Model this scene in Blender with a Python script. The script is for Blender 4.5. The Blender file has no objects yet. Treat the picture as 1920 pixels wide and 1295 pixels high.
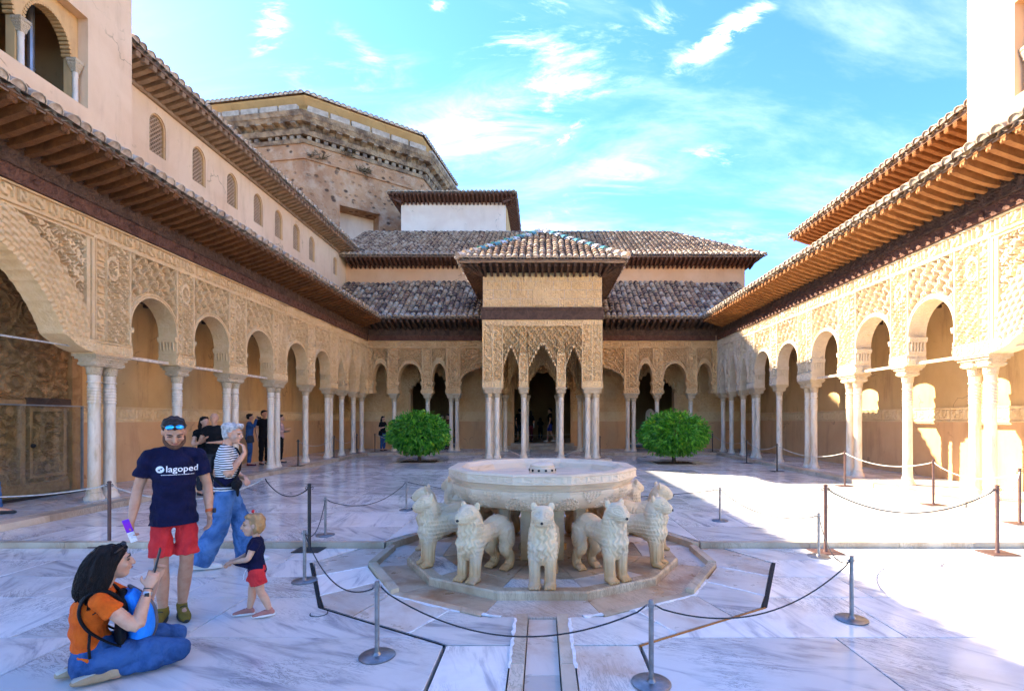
import bpy, bmesh, math, random
import numpy as np
from mathutils import Vector, Matrix
from mathutils.bvhtree import BVHTree

random.seed(7)
RNG = np.random.default_rng(11)
PI = math.pi
SC = bpy.context.scene
COL = SC.collection

# ------------------------------------------------------------------ camera
CAM_H = 1.68
F_PX, VPX, VPY, W_PX, H_PX = 940.0, 1017.0, 785.0, 1920.0, 1295.0
cam = bpy.data.cameras.new('camera')
cam.sensor_fit = 'HORIZONTAL'
cam.sensor_width = 36.0
cam.lens = F_PX / W_PX * 36.0
cam.shift_x = -(VPX - W_PX / 2) / W_PX
cam.shift_y = (VPY - H_PX / 2) / W_PX
cam.clip_start = 0.05
cam.clip_end = 3000
cam_ob = bpy.data.objects.new('camera', cam)
COL.objects.link(cam_ob)
cam_ob.location = (0, 0, CAM_H)
cam_ob.rotation_euler = (PI / 2, 0, 0)
SC.camera = cam_ob

# ------------------------------------------------------------------ sky
SUN_DIR = Vector((-0.696, 0.434, 0.574)).normalized()
SUN_EL = math.asin(SUN_DIR.z)
SUN_AZ = math.atan2(SUN_DIR.x, SUN_DIR.y)          # from +Y towards +X
world = bpy.data.worlds.new('World')
SC.world = world
world.use_nodes = True
wt = world.node_tree
wt.nodes.clear()
wo = wt.nodes.new('ShaderNodeOutputWorld')
wb = wt.nodes.new('ShaderNodeBackground')
sky = wt.nodes.new('ShaderNodeTexSky')
sky.sky_type = 'NISHITA'
sky.sun_disc = False
sky.sun_elevation = SUN_EL
sky.sun_rotation = SUN_AZ
sky.altitude = 700
sky.air_density = 1.0
sky.dust_density = 0.25
sky.ozone_density = 1.6
wb.inputs['Strength'].default_value = 0.135
tc = wt.nodes.new('ShaderNodeTexCoord')
sep = wt.nodes.new('ShaderNodeSeparateXYZ')
wt.links.new(tc.outputs['Generated'], sep.inputs[0])


def wmath(op, a, b=None):
    n = wt.nodes.new('ShaderNodeMath')
    n.operation = op
    for i, x in enumerate((a, b)):
        if x is None:
            continue
        if isinstance(x, (int, float)):
            n.inputs[i].default_value = x
        else:
            wt.links.new(x, n.inputs[i])
    return n.outputs[0]


zz = wmath('ADD', wmath('MAXIMUM', sep.outputs[2], 0.0), 0.22)
px_ = wmath('DIVIDE', sep.outputs[0], zz)
py_ = wmath('DIVIDE', sep.outputs[1], zz)
cmb = wt.nodes.new('ShaderNodeCombineXYZ')
wt.links.new(px_, cmb.inputs[0])
wt.links.new(py_, cmb.inputs[1])


def wcloud(rot, scale, sc3, detail, rough, dist, lo, hi):
    mp = wt.nodes.new('ShaderNodeMapping')
    mp.inputs['Rotation'].default_value = (0, 0, rot)
    mp.inputs['Scale'].default_value = scale
    wt.links.new(cmb.outputs[0], mp.inputs[0])
    nz = wt.nodes.new('ShaderNodeTexNoise')
    nz.inputs['Scale'].default_value = sc3
    nz.inputs['Detail'].default_value = detail
    nz.inputs['Roughness'].default_value = rough
    nz.inputs['Distortion'].default_value = dist
    wt.links.new(mp.outputs[0], nz.inputs['Vector'])
    mr = wt.nodes.new('ShaderNodeMapRange')
    mr.interpolation_type = 'SMOOTHSTEP'
    mr.inputs['From Min'].default_value = lo
    mr.inputs['From Max'].default_value = hi
    wt.links.new(nz.outputs[0], mr.inputs['Value'])
    return mr.outputs[0]


c_thin = wcloud(0.5, (0.7, 1.7, 1), 1.3, 9, 0.62, 0.5, 0.46, 0.86)     # thin veil
c_wisp = wcloud(-0.35, (1.0, 1.6, 1), 2.1, 10, 0.66, 0.6, 0.575, 0.76)  # whiter streaks
c_patch = wcloud(1.2, (1.0, 1.0, 1), 0.75, 4, 0.5, 0.3, 0.42, 0.66)     # where the streaks are
c_w2 = wmath('MULTIPLY', c_wisp, c_patch)


def sky_uv(px, py):
    v = Vector(((px - VPX) / F_PX, 1.0, (VPY - py) / F_PX)).normalized()
    return Vector((v.x, v.y)) / (max(v.z, 0) + 0.22)


def cloud_patch(c, e1, e2, amp, fine, lo, hi):
    """one streak of cirrus: an ellipse on the cloud sheet (centre, ends of its half axes), torn by noise"""
    c, a, b = sky_uv(*c), sky_uv(*e1), sky_uv(*e2)
    d = a - c
    mp = wt.nodes.new('ShaderNodeMapping')
    mp.vector_type = 'TEXTURE'
    mp.inputs['Location'].default_value = (c.x, c.y, 0)
    mp.inputs['Rotation'].default_value = (0, 0, math.atan2(d.y, d.x))
    mp.inputs['Scale'].default_value = (d.length, (b - c).length, 1)
    wt.links.new(cmb.outputs[0], mp.inputs[0])
    ln = wt.nodes.new('ShaderNodeVectorMath')
    ln.operation = 'LENGTH'
    wt.links.new(mp.outputs[0], ln.inputs[0])
    mr = wt.nodes.new('ShaderNodeMapRange')
    mr.interpolation_type = 'SMOOTHSTEP'
    for k_, v_ in (('From Min', 1.25), ('From Max', 0.1), ('To Min', 0.0), ('To Max', 1.0)):
        mr.inputs[k_].default_value = v_
    wt.links.new(ln.outputs['Value'], mr.inputs['Value'])
    nz = wt.nodes.new('ShaderNodeTexNoise')
    nz.inputs['Scale'].default_value = fine
    nz.inputs['Detail'].default_value = 10
    nz.inputs['Roughness'].default_value = 0.68
    nz.inputs['Distortion'].default_value = 1.1
    m3 = wt.nodes.new('ShaderNodeMapping')
    m3.inputs['Rotation'].default_value = (0, 0, -math.atan2(d.y, d.x))
    m3.inputs['Scale'].default_value = (0.55, 1.5, 1)
    wt.links.new(cmb.outputs[0], m3.inputs[0])
    wt.links.new(m3.outputs[0], nz.inputs['Vector'])
    m2 = wt.nodes.new('ShaderNodeMapRange')
    m2.interpolation_type = 'SMOOTHSTEP'
    m2.inputs['From Min'].default_value = lo
    m2.inputs['From Max'].default_value = hi
    wt.links.new(wmath('ADD', nz.outputs[0], wmath('MULTIPLY', mr.outputs[0], 0.10)), m2.inputs['Value'])
    return wmath('MULTIPLY', wmath('MULTIPLY', m2.outputs[0], mr.outputs[0]), amp)


c_sum = wmath('MULTIPLY', c_thin, 0.36)
for args in (((505, 60), (485, 130), (540, 62), 0.75, 14, 0.5, 0.85), ((985, 60), (880, 150), (1090, 100), 0.9, 6, 0.58, 0.9), ((1345, 75), (1255, 138), (1360, 96), 1.7, 12, 0.47, 0.74),
             ((1067, 250), (1032, 280), (1080, 262), 0.9, 12, 0.55, 0.85), ((600, 155), (400, 185), (600, 205), 0.75, 4, 0.5, 0.9), ((880, 250), (680, 330), (900, 330), 0.5, 4, 0.5, 0.95),
             ((820, 12), (795, 10), (822, 26), 1.0, 9, 0.5, 0.8), ((1350, 292), (1270, 280), (1350, 312), 0.6, 9, 0.52, 0.85), ((680, 95), (600, 30), (660, 110), 0.4, 7, 0.5, 0.9),
             ((1240, 40), (1180, 20), (1240, 80), 0.6, 7, 0.55, 0.9), ((1150, 330), (1000, 360), (1150, 390), 0.35, 5, 0.5, 0.9)):
    c_sum = wmath('ADD', c_sum, cloud_patch(*args))
# the same kind of streaks everywhere else in the sky
c_all = wmath('MINIMUM', wmath('ADD', c_sum, wmath('MULTIPLY', c_w2, 0.5)), 1.0)
hsv = wt.nodes.new('ShaderNodeHueSaturation')
hsv.inputs['Hue'].default_value = 0.503
hsv.inputs['Saturation'].default_value = 1.22
hsv.inputs['Value'].default_value = 1.0
wt.links.new(sky.outputs[0], hsv.inputs['Color'])
cm = wt.nodes.new('ShaderNodeMixRGB')
cm.inputs[2].default_value = (4.0, 4.2, 4.5, 1)
wt.links.new(c_all, cm.inputs[0])
tint = wt.nodes.new('ShaderNodeMixRGB')
tint.blend_type = 'MULTIPLY'
tint.inputs[0].default_value = 1.0
tint.inputs[2].default_value = (0.40, 0.485, 0.655, 1)
wt.links.new(hsv.outputs[0], tint.inputs[1])
wt.links.new(tint.outputs[0], cm.inputs[1])
wt.links.new(cm.outputs[0], wb.inputs[0])
wt.links.new(wb.outputs[0], wo.inputs[0])

# ------------------------------------------------------------------ sun, exposure
sun = bpy.data.lights.new('sun', 'SUN')
sun.energy = 3.4
sun.angle = math.radians(0.5)
sun.color = (1.0, 0.90, 0.74)
sun_ob = bpy.data.objects.new('sun', sun)
COL.objects.link(sun_ob)
sun_ob.location = SUN_DIR * 60
sun_ob.rotation_euler = SUN_DIR.to_track_quat('Z', 'Y').to_euler()
SC.view_settings.view_transform = 'Standard'
SC.view_settings.look = 'None'
SC.view_settings.gamma = 1
SC.view_settings.use_curve_mapping = False
SC.view_settings.exposure = 3.0
SC.render.engine = 'CYCLES'
SC.cycles.use_denoising = True
SC.cycles.max_bounces = 8
SC.cycles.diffuse_bounces = 4
SC.cycles.use_adaptive_sampling = True
SC.cycles.adaptive_threshold = 0.03
SC.cycles.glossy_bounces = 3
SC.cycles.transmission_bounces = 4
SC.cycles.transparent_max_bounces = 8
SC.cycles.caustics_reflective = False
SC.cycles.caustics_refractive = False
SC.cycles.sample_clamp_indirect = 6


# ------------------------------------------------------------------ helpers
def at(x, y, Z=0.0):
    """point of height Z seen at a pixel of the photograph (used to read off plan positions)"""
    d = F_PX * (CAM_H - Z) / (y - VPY)
    return ((x - VPX) * d / F_PX, d)


def root(name, loc, label, cat, group=None, kind=None):
    o = bpy.data.objects.new(name, None)
    o.empty_display_size = 0.2
    COL.objects.link(o)
    o.location = loc
    tag(o, label, cat, group, kind)
    return o


def tag(o, label=None, cat=None, group=None, kind=None):
    if label:
        o['label'] = label
    if cat:
        o['category'] = cat
    if group:
        o['group'] = group
    if kind:
        o['kind'] = kind
    return o


def abs_loc(o):
    p = Vector((0, 0, 0))
    while o is not None:
        p = p + Vector(o.location) if o.parent is None else p
        if o.parent is None:
            return p
        o = o.parent
    return p


def link(name, me, parent=None, M=None):
    o = bpy.data.objects.new(name, me)
    COL.objects.link(o)
    if parent is not None:
        o.parent = parent
        # meshes are written in world metres: undo the top-level root's offset once
        if parent.parent is None and parent.type == 'EMPTY':
            o.matrix_parent_inverse = parent_matrix(parent).inverted()
        else:
            o.matrix_parent_inverse = parent_matrix(parent).inverted()
    if M is not None:
        o.matrix_basis = M
    return o


def parent_matrix(p):
    M = Matrix.LocRotScale(p.location, p.rotation_euler, p.scale)
    if p.parent is not None:
        M = parent_matrix(p.parent) @ p.matrix_parent_inverse @ M
    return M


def mesh_np(name, V, Q, mats, mi=None, smooth=False, attr=None):
    """V (n,3), Q list of arrays (m,k) with one k each"""
    me = bpy.data.meshes.new(name)
    V = np.asarray(V, dtype=np.float32)
    Qs = [np.asarray(q, dtype=np.int32) for q in (Q if isinstance(Q, list) else [Q])]
    Qs = [q for q in Qs if len(q)]
    nl = sum(q.size for q in Qs)
    nf = sum(len(q) for q in Qs)
    me.vertices.add(len(V))
    me.vertices.foreach_set('co', V.ravel())
    me.loops.add(nl)
    me.loops.foreach_set('vertex_index', np.concatenate([q.ravel() for q in Qs]))
    me.polygons.add(nf)
    starts = []
    s = 0
    for q in Qs:
        starts.append(s + np.arange(len(q)) * q.shape[1])
        s += q.size
    me.polygons.foreach_set('loop_start', np.concatenate(starts).astype(np.int32))
    if mi is not None:
        me.polygons.foreach_set('material_index', np.asarray(mi, dtype=np.int32))
    me.polygons.foreach_set('use_smooth', np.full(nf, smooth))
    for m in (mats if isinstance(mats, (list, tuple)) else [mats]):
        me.materials.append(m)
    me.update(calc_edges=True)
    if attr is not None:
        a = me.attributes.new('tone', 'FLOAT', 'FACE')
        a.data.foreach_set('value', np.asarray(attr, dtype=np.float32))
    return me


class MB:
    """collects shapes, builds ONE mesh"""

    def __init__(self):
        self.v, self.f, self.m = [], [], []

    def add(self, V, F, mi=0):
        o = len(self.v)
        self.v.extend([tuple(p) for p in V])
        self.f.extend([tuple(i + o for i in f) for f in F])
        self.m.extend([mi] * len(F))
        return self

    def box(self, x0, x1, y0, y1, z0, z1, mi=0, bev=0.0):
        if bev <= 0:
            V = [(x, y, z) for z in (z0, z1) for y in (y0, y1) for x in (x0, x1)]
            F = [(0, 2, 3, 1), (4, 5, 7, 6), (0, 1, 5, 4), (2, 6, 7, 3), (0, 4, 6, 2), (1, 3, 7, 5)]
            return self.add(V, F, mi)
        b = bev
        rings = []
        for z, i in ((z0, b), (z0 + b, 0), (z1 - b, 0), (z1, b)):
            rings.append([(x0 + i, y0 + i, z), (x1 - i, y0 + i, z), (x1 - i, y1 - i, z), (x0 + i, y1 - i, z)])
        return self.loft(rings, mi)

    def loft(self, rings, mi=0, cap=True, closed=True):
        n = len(rings[0])
        V = [p for r in rings for p in r]
        F = []
        for k in range(len(rings) - 1):
            for i in range(n if closed else n - 1):
                j = (i + 1) % n
                F.append((k * n + i, k * n + j, (k + 1) * n + j, (k + 1) * n + i))
        if cap and closed:
            F.append(tuple(range(n - 1, -1, -1)))
            F.append(tuple((len(rings) - 1) * n + i for i in range(n)))
        return self.add(V, F, mi)

    def lathe(self, prof, cx, cy, seg=16, mi=0, ph=0.0, sx=1, sy=1):
        rings = [[(cx + r * sx * math.cos(ph + 2 * PI * i / seg), cy + r * sy * math.sin(ph + 2 * PI * i / seg), z) for i in range(seg)] for r, z in prof]
        return self.loft(rings, mi)

    def tube(self, pts, r, seg=6, mi=0, cap=True):
        pts = [Vector(p) for p in pts]
        rs = r if isinstance(r, (list, tuple)) else [r] * len(pts)
        rings = []
        ref = Vector((0, 0, 1))
        for i, p in enumerate(pts):
            t = (pts[min(i + 1, len(pts) - 1)] - pts[max(i - 1, 0)]).normalized()
            rf = ref if abs(t.dot(ref)) < 0.95 else Vector((1, 0, 0))
            a = t.cross(rf).normalized()
            b = t.cross(a).normalized()
            rings.append([tuple(p + (a * math.cos(2 * PI * k / seg) + b * math.sin(2 * PI * k / seg)) * rs[i]) for k in range(seg)])
        return self.loft(rings, mi, cap)

    def prism(self, poly, frame, t0, t1, mi=0):
        """poly of (a,b) in a frame (origin, A, B, N) extruded from t0 to t1 along N"""
        O, A, B, N = [Vector(x) for x in frame]
        n = len(poly)
        V = [O + A * a + B * b + N * t0 for a, b in poly] + [O + A * a + B * b + N * t1 for a, b in poly]
        F = [tuple(range(n - 1, -1, -1)), tuple(range(n, 2 * n))]
        F += [(i, (i + 1) % n, n + (i + 1) % n, n + i) for i in range(n)]
        return self.add(V, F, mi)

    def mesh(self, name, mats, smooth=False):
        me = bpy.data.meshes.new(name)
        me.from_pydata(self.v, [], self.f)
        for m in (mats if isinstance(mats, (list, tuple)) else [mats]):
            me.materials.append(m)
        if any(self.m):
            me.polygons.foreach_set('material_index', self.m)
        bm = bmesh.new()
        bm.from_mesh(me)
        bmesh.ops.recalc_face_normals(bm, faces=bm.faces)
        bm.to_mesh(me)
        bm.free()
        if smooth:
            shade(me, smooth if smooth is not True else 40)
        return me

    def build(self, name, mats, parent=None, smooth=False):
        return link(name, self.mesh(name, mats, smooth), parent)


def shade(me, ang=40):
    me.polygons.foreach_set('use_smooth', np.full(len(me.polygons), True))
    try:
        me.set_sharp_from_angle(angle=math.radians(ang))
    except Exception:
        pass


def sstep(a, b, x):
    t = np.clip((x - a) / (b - a), 0, 1)
    return t * t * (3 - 2 * t)


# ------------------------------------------------------------------ materials
class NT:
    def __init__(self, name):
        self.mat = bpy.data.materials.new(name)
        self.mat.use_nodes = True
        self.t = self.mat.node_tree
        self.b = self.t.nodes['Principled BSDF']

    def n(self, typ, **kw):
        nd = self.t.nodes.new(typ)
        for k, v in kw.items():
            if k in nd.inputs.keys():
                if hasattr(v, 'is_output'):
                    self.t.links.new(v, nd.inputs[k])
                else:
                    nd.inputs[k].default_value = v
            else:
                setattr(nd, k, v)
        return nd

    def l(self, a, b):
        self.t.links.new(a, b)

    def pos(self):
        return self.n('ShaderNodeNewGeometry').outputs['Position']

    def obj(self):
        return self.n('ShaderNodeTexCoord').outputs['Object']

    def noise(self, vec, scale, detail=4, rough=0.55, dist=0.0):
        nd = self.n('ShaderNodeTexNoise', Scale=scale, Detail=detail, Roughness=rough, Distortion=dist)
        self.l(vec, nd.inputs['Vector'])
        return nd.outputs[0]

    def voro(self, vec, scale, feat='F1', rnd=1.0):
        nd = self.n('ShaderNodeTexVoronoi', feature=feat, Scale=scale, Randomness=rnd)
        self.l(vec, nd.inputs['Vector'])
        return nd.outputs['Distance']

    def mapping(self, vec, scale=(1, 1, 1), rot=(0, 0, 0), loc=(0, 0, 0)):
        nd = self.n('ShaderNodeMapping')
        nd.inputs['Scale'].default_value = scale
        nd.inputs['Rotation'].default_value = rot
        nd.inputs['Location'].default_value = loc
        self.l(vec, nd.inputs[0])
        return nd.outputs[0]

    def rng(self, v, a, b, c=0.0, d=1.0, smooth=True):
        nd = self.n('ShaderNodeMapRange', interpolation_type='SMOOTHSTEP' if smooth else 'LINEAR')
        for k, x in (('From Min', a), ('From Max', b), ('To Min', c), ('To Max', d)):
            nd.inputs[k].default_value = x
        self.l(v, nd.inputs['Value'])
        return nd.outputs[0]

    def mix(self, fac, a, b, mode='MIX'):
        nd = self.n('ShaderNodeMixRGB', blend_type=mode)
        for i, x in ((0, fac), (1, a), (2, b)):
            if hasattr(x, 'is_output'):
                self.l(x, nd.inputs[i])
            elif isinstance(x, (int, float)):
                nd.inputs[i].default_value = x
            else:
                nd.inputs[i].default_value = (*x, 1) if len(x) == 3 else x
        return nd.outputs[0]

    def math(self, op, a, b=None):
        nd = self.n('ShaderNodeMath', operation=op)
        for i, x in enumerate((a, b)):
            if x is None:
                continue
            if hasattr(x, 'is_output'):
                self.l(x, nd.inputs[i])
            else:
                nd.inputs[i].default_value = x
        return nd.outputs[0]

    def bump(self, h, strength=0.5, dist=0.02):
        nd = self.n('ShaderNodeBump', Strength=strength, Distance=dist)
        self.l(h, nd.inputs['Height'])
        self.l(nd.outputs[0], self.b.inputs['Normal'])

    def out(self, col=None, rough=None, metal=None, spec=None):
        for k, v in (('Base Color', col), ('Roughness', rough), ('Metallic', metal), ('Specular IOR Level', spec)):
            if v is None:
                continue
            if hasattr(v, 'is_output'):
                self.l(v, self.b.inputs[k])
            else:
                self.b.inputs[k].default_value = (*v, 1) if isinstance(v, tuple) and len(v) == 3 else v
        return self.mat


def simple(name, c1, c2=None, scale=6.0, rough=0.7, bump=0.15, bscale=40.0, bdist=0.005, metal=0.0, spec=0.4, space='pos', lo=0.35, hi=0.65):
    m = NT(name)
    p = m.pos() if space == 'pos' else m.obj()
    c2 = c2 or tuple(x * 0.75 for x in c1)
    f = m.rng(m.noise(p, scale, 6, 0.6), lo, hi)
    if bump:
        m.bump(m.noise(p, bscale, 5, 0.6), bump, bdist)
    return m.out(m.mix(f, c1, c2), rough, metal, spec)


def stucco(name, c1, c2, c3, carve=0.5, scale=26):
    m = NT(name)
    p = m.pos()
    f = m.rng(m.noise(p, 1.3, 6, 0.6), 0.35, 0.68)
    g = m.rng(m.noise(p, 9, 5, 0.65), 0.4, 0.7)
    c = m.mix(f, c1, c2)
    c = m.mix(m.math('MULTIPLY', g, 0.45), c, c3)
    v = m.voro(m.mapping(p, (1, 1, 1), (0.3, 0.4, 0.2)), scale, 'F1')
    w = m.noise(p, 60, 4, 0.6, 1.5)
    m.bump(m.math('ADD', v, m.math('MULTIPLY', w, 0.6)), carve, 0.02)
    return m.out(c, 0.85, 0, 0.25)


M = {}
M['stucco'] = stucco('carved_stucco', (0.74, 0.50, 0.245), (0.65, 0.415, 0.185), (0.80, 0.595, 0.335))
M['stucco_far'] = stucco('carved_stucco_ochre', (0.72, 0.455, 0.205), (0.63, 0.365, 0.15), (0.77, 0.53, 0.27), 0.7, 18)
M['stucco_pav'] = stucco('carved_stucco_gold', (0.74, 0.515, 0.25), (0.66, 0.43, 0.195), (0.80, 0.59, 0.32), 0.6, 20)
M['stucco_pale'] = stucco('sunlit_stucco', (0.72, 0.57, 0.375), (0.64, 0.485, 0.30), (0.78, 0.65, 0.46))  # same stucco, paler: sunlight on the right arcade put into the colour
M['room_shade'] = simple('painted_room_shade', (0.13, 0.075, 0.04), (0.09, 0.05, 0.026), 7, 0.9)


def plaster(name, c1, c2, c3, stain=0.4):
    m = NT(name)
    p = m.pos()
    f = m.rng(m.noise(p, 0.55, 6, 0.62, 0.4), 0.35, 0.66)
    streak = m.rng(m.noise(m.mapping(p, (1.6, 1.6, 0.32)), 1.6, 6, 0.65), 0.48, 0.78)
    c = m.mix(f, c1, c2)
    c = m.mix(m.math('MULTIPLY', streak, stain), c, c3)
    wv = m.n('ShaderNodeVectorMath', operation='ADD')
    m.l(p, wv.inputs[0])
    nn_ = m.n('ShaderNodeTexNoise', Scale=2.2, Detail=4)
    m.l(p, nn_.inputs['Vector'])
    m.l(nn_.outputs['Color'], wv.inputs[1])
    crk = m.rng(m.voro(wv.outputs[0], 0.55, 'DISTANCE_TO_EDGE'), 0.004, 0.013, 1, 0)
    crk = m.math('MULTIPLY', crk, m.rng(m.noise(p, 0.8, 3, 0.5), 0.54, 0.62))
    c = m.mix(m.math('MULTIPLY', crk, 0.6), c, tuple(x * 0.6 for x in c3))
    spots = m.rng(m.noise(p, 7.0, 3, 0.5), 0.66, 0.76)
    c = m.mix(m.math('MULTIPLY', spots, 0.35), c, c3)
    m.bump(m.noise(p, 14, 6, 0.65), 0.22, 0.012)
    return m.out(c, 0.88, 0, 0.2)


M['plaster_pink'] = plaster('pink_limewash', (0.80, 0.555, 0.325), (0.74, 0.485, 0.27), (0.50, 0.30, 0.17), 0.5)
M['plaster_far'] = plaster('salmon_limewash', (0.76, 0.455, 0.235), (0.70, 0.385, 0.18), (0.56, 0.28, 0.13), 0.4)
M['plaster_ochre'] = plaster('ochre_plaster', (0.70, 0.445, 0.195), (0.61, 0.365, 0.145), (0.40, 0.225, 0.095), 0.8)
M['dado'] = plaster('orange_dado', (0.70, 0.41, 0.195), (0.63, 0.35, 0.155), (0.44, 0.225, 0.10), 0.65)
M['plaster_white'] = plaster('white_plaster', (0.84, 0.66, 0.48), (0.77, 0.57, 0.40), (0.6, 0.43, 0.29), 0.35)
M['plaster_yellow'] = plaster('yellow_plaster', (0.66, 0.40, 0.16), (0.58, 0.33, 0.125), (0.42, 0.25, 0.11), 0.4)


def wood(name, c1, c2, rough=0.7, carve=0.35, sc=(1, 1, 1)):
    m = NT(name)
    p = m.pos()
    f = m.rng(m.noise(m.mapping(p, sc), 5, 7, 0.65, 0.8), 0.32, 0.68)
    m.bump(m.noise(p, 38, 6, 0.7, 0.8), carve, 0.015)
    return m.out(m.mix(f, c1, c2), rough, 0, 0.25)


M['wood_dark'] = wood('carved_dark_wood', (0.062, 0.034, 0.021), (0.125, 0.07, 0.043), 0.75, 0.7)
M['wood_red'] = wood('carved_red_wood', (0.095, 0.038, 0.021), (0.165, 0.075, 0.044), 0.7, 0.6)
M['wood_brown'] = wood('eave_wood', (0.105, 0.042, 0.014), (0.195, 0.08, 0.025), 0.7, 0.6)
M['wood_orange'] = wood('bounce_lit_eave_boards', (0.46, 0.185, 0.036), (0.32, 0.12, 0.024), 0.75, 0.3)  # eave soffits: orange of bounced sunlight put into the board colour
M['wood_grey'] = wood('weathered_eave_wood', (0.27, 0.17, 0.095), (0.38, 0.25, 0.15), 0.8, 0.4)
M['wood_lit'] = wood('sunlit_eave_wood', (0.26, 0.10, 0.028), (0.38, 0.16, 0.048), 0.7, 0.6)  # same eave wood, lighter: the sunlit side's glow is put into the colour
M['wood_door'] = wood('old_door_wood', (0.30, 0.15, 0.055), (0.46, 0.25, 0.10), 0.55, 0.4)


def tile_mat():
    m = NT('roof_tile_clay')
    p = m.pos()
    oi = m.n('ShaderNodeObjectInfo')
    at_ = m.n('ShaderNodeAttribute', attribute_name='tone')
    r = m.math('FRACT', m.math('ADD', m.math('MULTIPLY', oi.outputs['Random'], 7.13), at_.outputs['Fac']))
    ramp = m.n('ShaderNodeValToRGB')
    cr = ramp.color_ramp
    cr.elements[0].position = 0.0
    cr.elements[0].color = (0.085, 0.055, 0.04, 1)
    cr.elements[1].position = 1.0
    cr.elements[1].color = (0.60, 0.46, 0.32, 1)
    for ps, c in ((0.3, (0.21, 0.12, 0.085)), (0.5, (0.31, 0.185, 0.105)), (0.75, (0.44, 0.29, 0.165))):
        e = cr.elements.new(ps)
        e.color = (*c, 1)
    m.l(r, ramp.inputs[0])
    li = m.rng(m.noise(p, 11, 5, 0.6), 0.5, 0.68)
    li2 = m.rng(m.noise(p, 6, 5, 0.6), 0.56, 0.7)
    c = m.mix(m.math('MULTIPLY', li, 0.65), ramp.outputs[0], (0.07, 0.052, 0.036))
    c = m.mix(m.math('MULTIPLY', li2, 0.6), c, (0.54, 0.42, 0.28))
    m.bump(m.noise(p, 45, 4, 0.6), 0.3, 0.008)
    return m.out(c, 0.9, 0, 0.2)


M['tile'] = tile_mat()
M['mortar'] = simple('tile_end_mortar', (0.74, 0.60, 0.42), (0.56, 0.42, 0.27), 14, 0.9, 0.4, 50, 0.01)
M['tile_pan'] = simple('pan_tile_clay', (0.17, 0.115, 0.085), (0.28, 0.20, 0.14), 9, 0.95, 0.4, 30, 0.01)


def marble_floor(name, base, vein, warm, warm_amt, rough=0.2, vein_amt=0.6):
    m = NT(name)
    p = m.pos()
    oi = m.n('ShaderNodeObjectInfo')
    rot = m.n('ShaderNodeVectorRotate', rotation_type='Z_AXIS')
    m.l(p, rot.inputs['Vector'])
    m.l(m.math('ADD', m.math('MULTIPLY', oi.outputs['Random'], 1.3), 0.25), rot.inputs['Angle'])
    off = m.n('ShaderNodeVectorMath', operation='ADD')
    m.l(rot.outputs[0], off.inputs[0])
    cx = m.n('ShaderNodeCombineXYZ')
    m.l(m.math('MULTIPLY', oi.outputs['Random'], 37.0), cx.inputs[0])
    m.l(m.math('MULTIPLY', oi.outputs['Random'], 91.0), cx.inputs[1])
    m.l(cx.outputs[0], off.inputs[1])
    v = off.outputs[0]
    st = m.mapping(v, (0.55, 2.6, 1))
    a = m.noise(st, 1.5, 8, 0.62, 1.3)
    f1 = m.rng(a, 0.47, 0.74)
    fine = m.noise(m.mapping(v, (1.0, 5.5, 1)), 2.6, 9, 0.68, 2.0)
    f2 = m.rng(m.math('ABSOLUTE', m.math('SUBTRACT', fine, 0.5)), 0.0, 0.045, 1, 0)
    gate = m.rng(m.noise(v, 0.9, 3, 0.5), 0.46, 0.62)
    c = m.mix(m.math('MULTIPLY', f1, vein_amt), base, vein)
    c = m.mix(m.math('MULTIPLY', m.math('MULTIPLY', f2, gate), 0.62), c, tuple(x * 0.5 for x in vein))
    wm = m.rng(m.noise(p, 1.7, 6, 0.6, 0.5), 0.42, 0.7)
    c = m.mix(m.math('MULTIPLY', wm, warm_amt), c, warm)
    tone = m.math('ADD', m.math('MULTIPLY', oi.outputs['Random'], 0.34), 0.74)
    c = m.mix(1.0, c, m.n('ShaderNodeCombineXYZ', X=tone, Y=tone, Z=tone).outputs[0], 'MULTIPLY')
    rr = m.rng(m.noise(p, 3.0, 5, 0.6), 0.3, 0.7, rough * 0.8, rough * 1.7)
    m.bump(m.noise(p, 2.2, 3, 0.5), 0.05, 0.02)
    return m.out(c, rr, 0, 0.5)


M['marble'] = marble_floor('white_marble_paving', (0.81, 0.775, 0.70), (0.27, 0.27, 0.295), (0.50, 0.42, 0.33), 0.3, 0.15, 0.85)
M['marble_warm'] = marble_floor('stained_marble_paving', (0.68, 0.60, 0.50), (0.48, 0.39, 0.31), (0.42, 0.24, 0.12), 0.7, 0.3, 0.5)
M['marble_rust'] = marble_floor('rust_stained_marble', (0.58, 0.42, 0.26), (0.34, 0.20, 0.105), (0.34, 0.15, 0.05), 0.9, 0.32, 0.6)
M['marble_step'] = marble_floor('cream_marble_edging', (0.60, 0.49, 0.345), (0.42, 0.32, 0.20), (0.36, 0.22, 0.11), 0.7, 0.4, 0.6)
M['kerb_brown'] = marble_floor('water_stained_kerb', (0.52, 0.395, 0.25), (0.30, 0.20, 0.11), (0.30, 0.16, 0.065), 0.8, 0.45, 0.7)
M['joint'] = simple('dark_joint_bed', (0.075, 0.065, 0.06), None, 8, 0.95)
M['grout'] = simple('white_grout', (0.80, 0.79, 0.77), (0.66, 0.64, 0.6), 20, 0.8, 0.4, 60, 0.01)


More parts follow.
